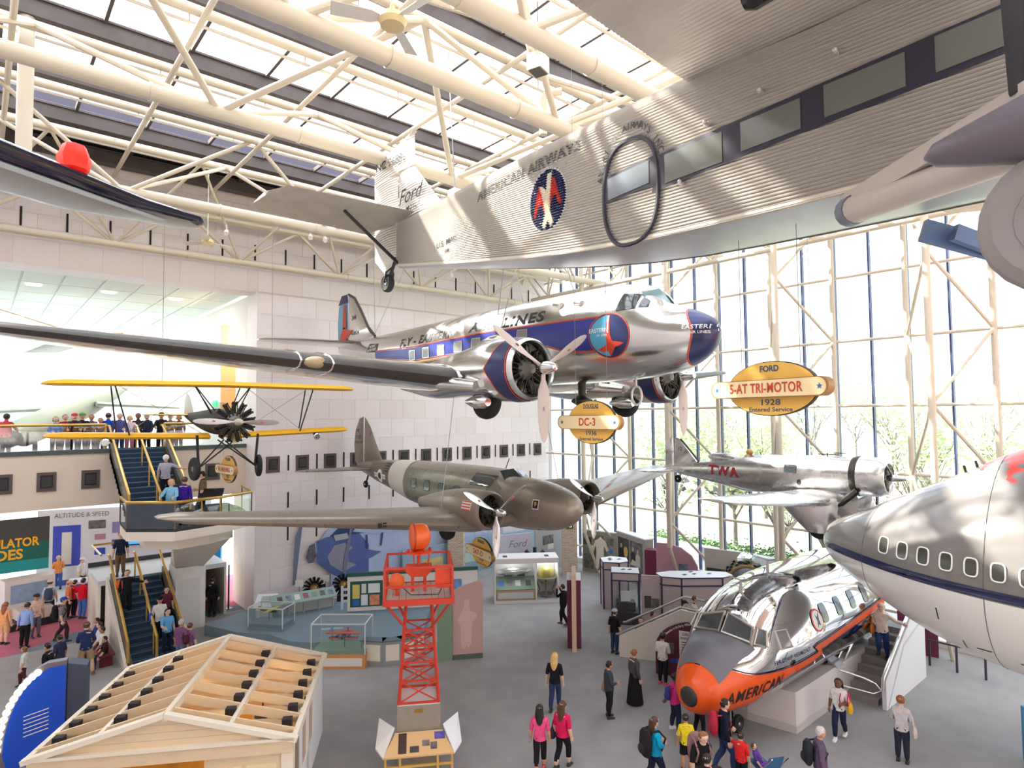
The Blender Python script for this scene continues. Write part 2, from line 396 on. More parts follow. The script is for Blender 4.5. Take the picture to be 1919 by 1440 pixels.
# ------------------------------------------------ the hall beyond the opening
g = G(mat('balcony_front', (226, 208, 188), .7)); g.box(-14, JX + .3, 30.3, 30.6, 5.35, 7.45); g.box(-14, JX + .3, 30.6, 38, 6.9, 7.3); g.build('trim_3', kind='structure', smooth=0)
g = G(mat('balcony_carpet', (86, 96, 92), .95)); g.box(-14, 12, 30.6, 38, 7.3, 7.32); g.box(-14, JX, 30.25, 30.62, 7.45, 7.62); g.build('floor', kind='structure', smooth=0)
hw = G(mat('hall_white', (244, 242, 236), .8))
hw.box(JX, JX + .4, 30.3, 32.1, 0, 14.6); hw.box(JX, JX + .4, 34.6, 56, 5.0, 14.6); hw.box(JX, JX + .4, 32.1, 34.6, 7.3, 8.5); hw.box(JX, JX + .4, 32.1, 34.6, 13.7, 14.6)
hw.box(JX, JX + .4, 36, 56, 0, 5); hw.box(-14.4, -14, 30.3, 56, 0, 14.6); hw.build('wall_hall', kind='structure', smooth=0)
g = G(mat('amber_plaster', (232, 196, 150), .8)); g.box(JX + 1.6, JX + 1.7, 32, 34.7, 7.3, 13.7); g.box(JX + .01, JX + 1.7, 34.5, 34.59, 7.3, 13.7); g.box(JX + .41, JX + 1.7, 32, 32.1, 7.3, 13.7); g.build('wall_niche', kind='structure', smooth=0)
# ceiling tiles of that hall: strips with slots
ct = G(mat('hall_ceiling', (248, 250, 246), .8)); ct.box(-14, JX + .4, 30.3, 56, 14.75, 14.9); ct = ct.build('ceiling', kind='structure', smooth=0)
g = G(mat('ceiling_tile', (238, 246, 240), .8)); g.box(.04, 1.34, .04, 2.7, -.06, 0); CTM = g.mesh('ceiling_tile', 0)
for i in range(9):
    for j in range(9):
        if i < 17 - 1: inst('ceiling_tile', CTM, ct, (-2.9 + 1.385 * i, 30.4 + 2.8 * j, 14.75))
g = G(mat('hall_light', (255, 252, 240), .5, emit=6.)); g.box(0, .5, 0, .5, -.02, 0); LM = g.mesh('ceiling_light', 0)
for k, (x, y) in enumerate([(1.5 + 2.77 * (i % 3), 33.5 + 5.6 * (i // 3)) for i in range(9)]):
    inst('ceiling_light', LM, None, (x, y, 14.68), label='square ceiling light in the hall behind the balcony, %s of nine' % ORD[k], cat='light', group='hall ceiling lights')
# far windows of that hall
w2 = thing('window_2', kind='structure', loc=(0, 56, 0))
g = G(PANE); g.box(.04, 2.73, 0, .012, .04, 2.69); FP = g.mesh('pane', 0)
for i in range(9):
    for j in range(5): inst('pane', FP, w2, (-14 + 2.77 * i, 0, .4 + 2.73 * j))
g = G(mat('far_white_frame', (240, 240, 235), .6))
for i in range(10): g.box(-14.09 + 2.77 * i, -13.91 + 2.77 * i, -.1, .1, 0, 14.6)
for j in range(6): g.box(-14, JX + .4, -.06, .06, .33 + 2.73 * j, .47 + 2.73 * j)
g.build('frame', w2, smooth=0)
for i in range(9):
    hl = D.objects.new('hall_lamp', D.lights.new('hall_lamp', 'AREA')); COL.objects.link(hl); hl.data.energy = 85; hl.data.size = .5; hl.location = (1.75 + 2.77 * (i % 3), 33.75 + 5.6 * (i // 3), 14.65); hl.data.color = (1, .98, .94)  # fill lights added to raise the hall's ambient level, set below the ceiling squares
hl = D.objects.new('niche_lamp', D.lights.new('niche_lamp', 'POINT')); COL.objects.link(hl); hl.data.energy = 160; hl.location = (JX + .9, 33.3, 13); hl.data.color = (1, .75, .45)
# ================================================================ aircraft helpers
def pb(g, name, parent, label=None, smooth=40, kind=None):
    o = g.build(name, parent, label, smooth=smooth, kind=kind)
    if parent.type == 'EMPTY': o.location = -V(parent.location)
    return o
def at_part(me, name, parent, loc, rot=(0, 0, 0)):
    o = D.objects.new(name, me); link(o, parent); o.location = V(loc) - V(parent.location) if parent.type == 'EMPTY' else loc
    o.rotation_euler = rot; return o
def sgn(a): return 1 if a >= 0 else -1
def ering(y, p, n=28, x0=0.):
    zc, w, ht, hb, e = p; out = []
    for j in range(n):
        t = 2 * pi * (j + .5) / n; c, s_ = cos(t), sin(t)
        out.append((x0 + w * sgn(c) * abs(c) ** (2 / e), y, zc + (ht if s_ > 0 else hb) * sgn(s_) * abs(s_) ** (2 / e)))
    return out
def fus(g, tab, x0, ys, n=28): return g.loft([ering(y, interp(tab, y), n, x0) for y in ys])
def side(tab, x0, off=.006, sg=-1):
    def fn(y, z):
        zc, w, ht, hb, e = interp(tab, y); q = (z - zc) / (ht if z > zc else hb); q = max(-.999, min(.999, q))
        return (x0 + sg * (w * (1 - abs(q) ** e) ** (1 / e) + off), y, z + off * q)
    return fn
def steps(a, b, n): return [a + (b - a) * i / n for i in range(n + 1)]
def foil(n=9, t=.13, cam=.03):
    up = []; lo = []
    for i in range(n + 1):
        x = (1 - cos(pi * i / n)) / 2
        yt = 5 * t * (.2969 * sqrt(x) - .126 * x - .3516 * x * x + .2843 * x ** 3 - .1015 * x ** 4); c = cam * 4 * x * (1 - x)
        up.append((x, c + yt)); lo.append((x, c - yt))
    return up[::-1] + lo[1:-1]
def wing(g, secs, t=.13, cam=.03, n=9, mats=None, le=.09):
    # secs: (x, y_leading, z, chord, thickness factor)
    F = foil(n, t, cam); k = len(F)
    rings = [[(x, y + c * a, z + c * b * f) for a, b in F] for x, y, z, c, f in secs]
    if mats is None: return g.loft(rings)
    b0 = len(g.f); g.loft(rings)
    for q in range(len(rings) - 1):
        for j in range(k):
            a = (F[j][0] + F[(j + 1) % k][0]) / 2
            if a < le: g.mi[b0 + q * k + j] = mats
    return g
def vert_tail(g, poly, x, t):
    # polygon (y,z) with a thin symmetric body: rim at x, fat middle
    k = len(poly); cy = sum(p[0] for p in poly) / k; cz = sum(p[1] for p in poly) / k
    vs = [(x, p[0], p[1]) for p in poly]; inn = [(cy + (p[0] - cy) * .8, cz + (p[1] - cz) * .86) for p in poly]
    a = [(x - t, p[0], p[1]) for p in inn]; b = [(x + t, p[0], p[1]) for p in inn]
    fs = [(i, (i + 1) % k, k + (i + 1) % k, k + i) for i in range(k)] + [((i + 1) % k, i, 2 * k + i, 2 * k + (i + 1) % k) for i in range(k)]
    fs += [tuple(k + i for i in range(k)), tuple(2 * k + i for i in reversed(range(k)))]
    return g.add(vs + a + b, fs)
BLADE = {}
def blade_mesh(R, w, m, tip=None, dot=None):
    key = (round(R, 2), round(w, 2), m.name)
    if key in BLADE: return BLADE[key]
    g = G(m); rings = []
    for s_, c, tw, th in ((.06, .35, 1.2, .16), (.16, .36, 1.1, .14), (.3, .85, .8, .07), (.5, 1, .55, .05), (.7, .95, .42, .04), (.86, .75, .35, .03), (.95, .48, .32, .025), (.99, .22, .3, .015), (1.0, .06, .3, .01)):
        q = w * c / 2; h = max(w * th, .006)
        rings.append([(q * cos(t) * cos(tw) - h * sin(t) * sin(tw), (q * cos(t) * sin(tw) + h * sin(t) * cos(tw)), R * s_) for t in [2 * pi * j / 10 for j in range(10)]])
    g.loft(rings)
    if dot:
        g.mat(dot); zc = R * .55
        for sy in (-1, 1): g.add([(.04 * cos(a) * cos(.5), sy * (w * .04 + .008) - .04 * cos(a) * sin(.5), zc + .055 * sin(a)) for a in [2 * pi * j / 10 for j in range(10)]], [tuple(range(10))])
    BLADE[key] = g.mesh('blade'); return BLADE[key]
def prop(root, hub, R, nb, a0, m, w=.24, spin=CHROME, hubr=.13, dot=None, loc_label=None):
    g = G(spin); g.lathe([(.0, -.42), (hubr * .55, -.4), (hubr * .8, -.3), (hubr, -.18), (hubr * 1.15, -.02), (hubr, .1), (hubr * .6, .16)], (0, 0, 0), (0, 1, 0), 14)
    p = at_part(g.mesh('propeller'), 'propeller', root, hub)
    bm = blade_mesh(R, w, m, dot=dot)
    for i in range(nb): at_part(bm, 'blade', p, (0, 0, 0), (0, a0 + 2 * pi * i / nb, 0))
    return p
CYL = {}
def engine(root, hub, ro, n=9, m=DARKMETAL, pods=True, casem=None):
    g = G(casem or mat('crankcase_grey', (120, 116, 108), .4, .6)); g.lathe([(.02, -.2), (ro * .18, -.18), (ro * .3, -.02), (ro * .42, .05), (ro * .42, .3), (.05, .32)], (0, 0, 0), (0, 1, 0), 18)
    e = at_part(g.mesh('engine'), 'engine', root, hub)
    key = (round(ro, 2), m.name)
    if key not in CYL:
        g = G(m); q = ro * .125; prof = []
        for i in range(9):
            h = ro * (.36 + .06 * i); prof += [(q * .8, h), (q * 1.12, h + .008), (q * 1.12, h + ro * .025), (q * .8, h + ro * .033)]
        prof += [(q, ro * .92), (q * .7, ro), (.01, ro)]
        g.lathe(prof, (0, .14, 0), (0, 0, 1), 9); g.tube((q * .9, .0, ro * .3), (q * .75, .0, ro * .95), ro * .025, n=5); g.tube((-q * .9, .0, ro * .3), (-q * .75, .0, ro * .95), ro * .025, n=5)
        g.ball((q * .7, .02, ro * .97), ro * .06, 6, 4); g.ball((-q * .7, .02, ro * .97), ro * .06, 6, 4)
        CYL[key] = g.mesh('cylinder', 30)
    for i in range(n): at_part(CYL[key], 'cylinder', e, (0, 0, 0), (0, 2 * pi * i / n, 0))
    return e
def wheel(g_root, c, r, w, tire=BLACK, hubm=None, ax=(1, 0, 0), name='wheel'):
    g = G(tire); k = w / 2; g.lathe([(r * .55, -k * .8), (r * .8, -k), (r * .95, -k * .7), (r, -k * .2), (r, k * .2), (r * .95, k * .7), (r * .8, k), (r * .55, k * .8)], c, ax, 24)
    o = pb(g, name, g_root)
    h = G(hubm or CHROME); h.lathe([(r * .08, -k * 1.0), (r * .2, -k * .95), (r * .3, -k * .6), (r * .54, -k * .66), (r * .57, -k * .84), (r * .57, k * .84), (r * .54, k * .66), (r * .3, k * .6), (r * .2, k * .95), (r * .08, k)], c, ax, 20)
    pb(h, 'wheel_hub', o); return o
def circ(cx, cy, rx, ry=None, n=32, a0=0, a1=2 * pi):
    ry = rx if ry is None else ry
    return [(cx + rx * cos(a0 + (a1 - a0) * i / n), cy + ry * sin(a0 + (a1 - a0) * i / n)) for i in range(n if abs(a1 - a0) > 6.2 else n + 1)]
def ribbon(pts, w, fn_=None):
    # closed outline polygon following an open line with width w
    L = []; Rr = []
    for i, p in enumerate(pts):
        a = pts[max(i - 1, 0)]; b = pts[min(i + 1, len(pts) - 1)]; dx, dy = b[0] - a[0], b[1] - a[1]; l = hypot(dx, dy) or 1
        L.append((p[0] - dy / l * w / 2, p[1] + dx / l * w / 2)); Rr.append((p[0] + dy / l * w / 2, p[1] - dx / l * w / 2))
    return L + Rr[::-1]
def stripes(g, pts, w, fn, maxe=.3):
    for i in range(len(pts) - 1): g.decal(ribbon([pts[i], pts[i + 1]], w), fn, maxe)
NAVY = mat('navy_paint', (40, 48, 92), .3); RED = mat('signal_red', (214, 72, 48), .4); INK = mat('black_ink', (34, 32, 36), .5); WHITEP = mat('white_paint', (240, 238, 232), .4)
CREAM = mat('cream_paint', (250, 226, 176), .5); AMBER = mat('amber_sign', (246, 196, 90), .5); SKYB = mat('sky_blue_paint', (92, 178, 210), .4); DEEPB = mat('deep_blue_paint', (52, 62, 150), .3)
GREYWIN = mat('grey_cabin_window', (150, 152, 146), .15, spec=.8)
WINDK = mat('dark_window', (70, 76, 78), .08, spec=1.)

# ================================================================ airliner with blue band (heading toward -Y)
def airliner():
    X = 12.9; R = thing('twin_engine_airliner', 'polished silver twin-engine airliner with blue band hanging over the hall', 'aircraft', (X, 12, 9.7))
    T = [(7.70, 10.8, .03, .03, .03, 2), (7.76, 10.78, .2, .2, .22, 2), (8.0, 10.76, .46, .42, .5, 2), (8.4, 10.75, .72, .62, .72, 2), (8.9, 10.8, .92, .76, .92, 2.05), (9.15, 10.85, .99, .92, 1.0, 2.1), (9.5, 10.9, 1.08, 1.2, 1.1, 2.1),
         (10.2, 10.98, 1.18, 1.27, 1.22, 2.1), (12, 11.0, 1.25, 1.3, 1.26, 2.1), (16, 11.02, 1.25, 1.3, 1.24, 2.1), (19, 11.12, 1.12, 1.16, 1.08, 2.1), (22, 11.35, .82, .9, .85, 2), (25, 11.65, .42, .62, .55, 2), (27.0, 11.95, .14, .4, .3, 2), (27.5, 12.0, .04, .2, .15, 2)]
    g = G(ALU); fus(g, T, X, steps(7.7, 8.2, 6) + steps(8.35, 11, 18) + steps(11.4, 27.5, 34), 40); body = pb(g, 'fuselage', R)
    S = side(T, X); S2 = side(T, X, .012); S3 = side(T, X, .018)
    # nose cap
    g = G(NAVY)
    def nose_edge(a): return 8.28 - .28 * abs(cos(a * 1.0)) ** .6
    rings = []
    for u in steps(0, 1, 6):
        ring = []
        for j in range(36):
            t = 2 * pi * j / 36; ye = 8.2 - .22 * abs(sin(t * 1.5 + pi / 2)) ** 2 if 0 else 8.22 - .16 * cos(2 * t)
            y = 7.695 + (ye - 7.695) * u ** 1.6; zc, w, ht, hb, e = interp(T, max(y, 7.702))
            ring.append((X + (w + .008) * cos(t), y - .006, zc + ((ht if sin(t) > 0 else hb) + .008) * sin(t)))
        rings.append(ring)
    g.loft(rings, caps=False); nc = pb(g, 'nose_cap', body)
    g = G(RED); ring = []
    for off, dy in ((.012, 0), (.012, .035)):
        rr = []
        for j in range(36):
            t = 2 * pi * j / 36; y = 8.22 - .16 * cos(2 * t) + dy; zc, w, ht, hb, e = interp(T, y); rr.append((X + (w + off) * cos(t), y, zc + ((ht if sin(t) > 0 else hb) + off) * sin(t)))
        ring.append(rr)
    g.loft(ring, caps=False); pb(g, 'nose_trim', body)
    g = G(WHITEP); fn = lambda a, z: S3(8.0 - a, z)
    g.dtext('EASTERN', .13, (.02, 10.86), fn, .015, 1.1); g.dtext('AIR LINES', .085, (.05, 10.74), fn, .012); pb(g, 'nose_lettering', body)
    # blue band with red edges
    top = [(22.6, 11.46), (19, 11.3), (15, 11.36), (12, 11.32), (10.3, 11.28)]; bot = [(10.3, 10.5), (11.0, 10.52), (11.6, 10.6), (12.1, 10.74), (12.5, 10.72), (13.0, 10.86), (15, 10.9), (19, 10.86), (22.6, 11.2)]
    g = G(DEEPB); g.decal(top + bot, S, .22); pb(g, 'blue_band', body)
    g = G(RED); stripes(g, [(a, b + .03) for a, b in top], .035, S2); stripes(g, [(a, b - .03) for a, b in bot], .035, S2); pb(g, 'band_edge', body)
    # cabin windows in the band
    for k in range(7):
        y = (13.1, 14.2, 15.25, 16.2, 17.2, 18.2, 19.2)[k]; zc = 11.09 - .012 * (y - 13)
        g = G(GREYWIN); g.decal([(y - .2, zc - .14), (y + .2, zc - .13), (y + .2, zc + .18), (y - .2, zc + .17)], S3, .2)
        g.mat(ALU); stripes(g, [(y - .21, zc - .15), (y + .21, zc - .14), (y + .21, zc + .19), (y - .21, zc + .18), (y - .21, zc - .15)], .03, side(T, X, .022)); pb(g, 'cabin_window', body)
    # round emblem
    cy_, cz_ = 10.03, 10.82
    g = G(RED); g.decal(circ(cy_, cz_, .6, .56), S2, .15); g.mat(NAVY); g.decal(circ(cy_, cz_, .57, .53), side(T, X, .016), .15)
    g.mat(SKYB); g.decal(circ(cy_, cz_, .54, .5, 20, -pi / 2 * .98, pi / 2 * .98), S3, .15)
    S4 = side(T, X, .021); g.mat(WHITEP); g.dtext('EASTERN', .14, (-cy_ - .27, cz_ + .14), lambda a, z: S4(-a, z), .012); g.dtext('Air Lines', .09, (-cy_ - .18, cz_ + .02), lambda a, z: S4(-a, z), .004, shear=.3)
    g.mat(RED)
    def E(pl, S=S4): g.decal([(cy_ - a * .6, cz_ + b * .52) for a, b in pl], S, .15)
    E([(-.12, .05), (0, .95), (.1, .95), (.12, .0), (.2, -.28), (.45, -.32), (.72, -.4), (.52, -.5), (.3, -.55), (.1, -.8), (-.05, -.95), (-.08, -.72), (-.38, -.75), (-.62, -.62), (-.25, -.5), (-.1, -.35)])
    g.mat(WHITEP)
    for q in (-.03, .03, .08): g.decal(ribbon([(cy_ - q * .55 * .4, cz_ + .06), (cy_ - (q * .6 + .03) * .55, cz_ + .48)], .012), side(T, X, .026), .2)
    pb(g, 'round_emblem', body)
    g = G(INK); fn = lambda a, z: S(-a, z)
    g.dtext('FLY - EASTERN', .42, (-18.4, 11.55), lambda a, z: S(-a, z), .03, 1.15, fit=3.7); g.dtext('AIR', .42, (-15.2, 11.62), lambda a, z: S(-a, z), .03, 1.15, fit=1.1); g.dtext('LINES', .42, (-13.2, 11.58), fn, .03, 1.15, fit=1.75)
    g.decal([(23.6, 11.52), (22.4, 11.42), (22.4, 11.78), (23.4, 11.86)], S, .3); g.mat(WHITEP); g.dtext('THE GREAT', .13, (-23.0, 11.71), lambda a, z: S2(-a, z), .01); g.dtext('SILVER FLEET', .13, (-23.0, 11.57), lambda a, z: S2(-a, z), .01, fit=.95); pb(g, 'fuselage_lettering', body, kind='stuff')
    # cockpit glazing: side panes and windscreen
    g = G(WINDK)
    for sg in (-1, 1):
        Sx = side(T, X, .01, sg)
        g.decal([(9.85, 11.4), (9.36, 11.42), (9.36, 11.8), (9.78, 11.84)], Sx, .2); g.decal([(9.3, 11.44), (9.1, 11.44), (9.14, 11.6), (9.3, 11.72)], Sx, .15)
    g.mat(ALU)
    pb(g, 'cockpit_window', body, kind='stuff')
    g = G(mat('windscreen_teal', (120, 150, 150), .08, spec=1.))
    for sg in (-1, 1):
        q = []
        for ww, y, z in ((.06, 8.98, 11.62), (.66, 9.2, 11.5), (.62, 9.42, 11.86), (.06, 9.3, 12.0)): q.append((X + sg * ww, y - .03, z))
        g.add(q, [(0, 1, 2, 3)])
    pb(g, 'windscreen', body)
    # wings
    def wing_half(sg):
        g = G(ALU); g.mat(BLACKBOOT); bi = g.cur; g.mat(ALU)
        wing(g, [(X + sg * .9, 12.9, 9.86, 4.5, 1.15), (X + sg * 3.6, 12.9, 9.84, 4.45, 1.1)], .15, .02, 11)
        o = pb(g, 'center_wing', R)
        g = G(ALU); g.mat(BLACKBOOT); bi = g.cur; g.mat(ALU)
        secs = [(3.62, 12.9, 9.84, 4.45, 1.12)] + [(3.62 + 10.4 * t, 12.9 + 2.75 * t, 9.84 + .93 * t, 4.45 - 2.6 * t, 1.1 - .25 * t) for t in (.2, .4, .6, .8, .97)] + [(14.25, 15.95, 10.8, 1.35, .8), (14.5, 16.3, 10.82, .7, .6)]
        wing(g, [(X + sg * a, b, c, d, e) for a, b, c, d, e in secs], .14, .02, 11, mats=bi, le=.05); o = pb(g, 'outer_wing', R)
        if sg < 0:
            g = G(mat('lamp_lens', (170, 150, 110), .1, spec=1.)); yy = 12.9 + 2.75 * .32; g.ball((X - 6.95, yy + .12, 9.84 + .3), (.3, .16, .14), 14, 8); pb(g, 'landing_light', o)
            g = G(ALU)
            for xx in (6.6, 7.3): t = (xx - 3.62) / 10.4; g.path([(X - xx, 12.9 + 2.75 * t + q[0] * (4.45 - 2.6 * t), 9.84 + .93 * t + q[1] * (4.45 - 2.6 * t)) for q in foil(9, .15, .02)[5:13]], .025)
            pb(g, 'boot_band', o)
    wing_half(-1); wing_half(1)
    # nacelles, engines, gear
    for sg in (-1, 1):
        x = X + sg * 2.82; hz_ = 9.98
        NT = [(10.95, hz_, .72, .72, .72, 2), (11.05, hz_, .77, .77, .77, 2), (11.9, hz_ + .02, .8, .8, .8, 2), (12.5, hz_ + .05, .78, .76, .72, 2), (13.4, hz_ + .05, .7, .62, .66, 2), (15, hz_ - .02, .52, .5, .6, 2), (17, hz_ - .1, .1, .12, .2, 2)]
        g = G(ALU); fus(g, NT, x, steps(11.95, 17, 14), 28); nac = pb(g, 'nacelle', R)
        g = G(ALU); rings = [ering(y, interp(NT, y), 32, x) for y in (11.95, 11.5, 11.1, 10.97)]
        rings += [ering(y, (hz_, q, q, q, 2), 32, x) for y, q in ((10.93, .69), (10.98, .65), (11.2, .63))]; g.loft(rings, caps=False); cw = pb(g, 'engine_cowl', R)
        g = G(NAVY)
        def cfn(off, NT=NT, x=x, hz_=hz_):
            def fn(t, y):
                zc, w, ht, hb, e = interp(NT, y); return (x + (w + off) * cos(t), y, zc + (w + off) * sin(t))
            return fn
        rr = []
        for u in steps(0, 1, 3):
            rr.append([cfn(.006)(t, 11.12 + (.42 + .3 * max(0, 1 - abs(((t - pi) % (2 * pi) if (t - pi) % (2 * pi) < pi else (t - pi) % (2 * pi) - 2 * pi)) / .35) ** 1.0 * .6 + .1 * cos(t * 2) - .42 * 0) * u) for t in [2 * pi * j / 48 for j in range(48)]])
        g.loft(rr, caps=False)
        g.mat(RED)
        for idx, (o0, o1) in ((0, (-.05, -.015)), (3, (.015, .05))):
            g.loft([[(p[0] + 0, p[1] + oo, p[2]) for p in rr[idx]] for oo in (o0, o1)], caps=False)
        pb(g, 'cowl_stripe', cw)
        engine(R, (x, 11.15, hz_), .6, 9)
        prop(R, (x, 10.6, hz_), 1.75, 3, radians(60) if sg < 0 else radians(60), mat('prop_grey_pink', (214, 200, 192), .45), .3, CHROME, .15, dot=mat('prop_logo', (120, 80, 60), .5))
        wheel(R, (x, 12.75, 9.27), .5, .34)
        g = G(mat('bare_steel', (150, 148, 142), .35, .8)); g.tube((x - .24, 12.7, 9.3), (x - .3, 12.9, 9.9), .05); g.tube((x + .24, 12.7, 9.3), (x + .3, 12.9, 9.9), .05); g.tube((x - .3, 12.7, 9.27), (x + .3, 12.7, 9.27), .04); pb(g, 'landing_gear', R)
        g = G(ALU); g.lathe([(.1, 0), (.17, .15), (.17, .5), (.05, .9)], (x - .55, 12.0, 9.2), (0, 1, .03), 12); g.tube((x - .75, 12.2, 9.6), (x - 1.0, 13.4, 9.72), .14, .2, 10); pb(g, 'exhaust_duct', nac)
        g = G(ALU); g.lathe([(.09, -.05), (.11, 0), (.16, .3), (.1, .8)], (x - .1, 12.1, hz_ + .8), (0, 1, -.1), 12); pb(g, 'air_scoop', nac)
    # tail
    g = G(ALU); vert_tail(g, [(24.0, 12.3), (24.6, 12.75), (25.3, 13.6), (25.9, 14.2), (26.5, 14.45), (26.55, 12.2)], X, .06); fin = pb(g, 'fin', R)
    g = G(mat('fin_boot', (70, 66, 66), .6)); g.path([(X, 24.0, 12.3), (X, 24.6, 12.75), (X, 25.3, 13.6), (X, 25.9, 14.22), (X, 26.5, 14.47)], .06, 6); pb(g, 'fin_boot', fin)
    g = G(mat('rudder_blue', (110, 178, 206), .4)); vert_tail(g, [(26.58, 14.4), (27.1, 14.45), (27.5, 14.0), (27.62, 13.2), (27.55, 11.9), (26.58, 12.0)], X, .05); rd = pb(g, 'rudder', R)
    g = G(NAVY); g.add([(X - .07, 26.4, 14.1), (X - .07, 27.45, 14.05), (X - .07, 27.1, 14.47), (X - .07, 26.5, 14.47)], [(0, 1, 2, 3)]); pb(g, 'rudder_tip', rd)
    g = G(RED)
    for dy in (0, .12, .24): g.add([(X - .075, 26.62 + dy, 14.0), (X - .075, 26.7 + dy, 14.0), (X - .075, 26.75 + dy, 12.9), (X - .075, 26.62 + dy, 12.9)], [(0, 1, 2, 3)])
    g.add([(X - .075, 26.4, 12.8), (X - .075, 25.9, 12.75), (X - .075, 26.5, 12.45), (X - .075, 27.0, 12.2), (X - .075, 27.4, 12.0), (X - .075, 27.2, 12.6), (X - .075, 26.9, 13.0)], [(0, 1, 2, 3, 4, 5, 6)]); pb(g, 'bird_emblem', rd)
    g = G(INK); g.text('344', .3, (X - .07, 25.85, 13.3), (0, -1, 0), (0, 0, 1)); g.text('N18124', .24, (X - .07, 25.75, 12.6), (0, -1, 0), (0, 0, 1)); pb(g, 'tail_number', fin)
    for sg in (-1, 1):
        g = G(ALU); wing(g, [(X + sg * .15, 24.6, 12.05, 2.5, 1), (X + sg * 2.8, 25.3, 12.08, 1.9, 1), (X + sg * 3.9, 25.9, 12.1, 1.2, 1), (X + sg * 4.1, 26.3, 12.1, .5, 1)], .09, 0, 8); pb(g, 'tailplane', R)
    wheel(R, (X, 25.6, 11.0), .22, .16); g = G(DARKMETAL); g.tube((X, 25.6, 11.0), (X, 25.3, 11.5), .05); pb(g, 'tail_strut', R)
    g = G(DARKMETAL); g.tube((X, 12.0, 9.75), (X, 12.0, 9.35), .12, .1, 10); g.lathe([(.12, 0), (.3, -.12), (.3, -.18), (.1, -.3)], (X, 12.0, 9.4), (0, 0, 1), 16); pb(g, 'antenna_pod', R)
    g = G(WHITEP); g.path([(X, 9.3 + 0 * a, 9.25) for a in (0,)] + [], .01) if 0 else g.path([(X + .02, 10.1 + .16 * cos(a), 9.35 + .24 * sin(a)) for a in [2 * pi * i / 20 for i in range(20)]], .03, 6, True); g.tube((X, 10.1, 9.59), (X, 10.1, 9.85), .03); pb(g, 'loop_antenna', R)
    g = G(ALU); g.tube((X - .9, 12.1, 11.86), (X - 1.02, 11.75, 11.78), .1, .11, 12); g.tube((X - .95, 11.3, 11.8), (X - 1.02, 11.0, 11.74), .09, .1, 12); pb(g, 'vent_pipe', body, kind='stuff')
    # hanging cables
    for k, (x, y, z) in enumerate(((X - 1.9, 13.4, 10.9), (X + 1.9, 13.4, 10.9), (X - .9, 14.6, 11.9), (X, 24.0, 12.4))):
        g = G(mat('steel_cable', (150, 150, 150), .4, .6)); tx = X if k < 3 else x; g.tube((x, y, z), (tx, y + .2, 16.4 if k < 3 else 17), .014, n=5)
        if k == 3: g.tube((x, y, z), (x + 2.5, y + 1, 16.6), .012, n=5)
        pb(g, 'hanging_cable', R)
    g = G(WHITEP); g.cbox((X, 13.6, 16.2), (.35, .3, .5)); g.cbox((X, 13.6, 15.75), (.2, .2, .5)); pb(g, 'hanging_shackle', R)
BLACKBOOT = mat('black_deicing_boot', (64, 58, 54), .45)
airliner()
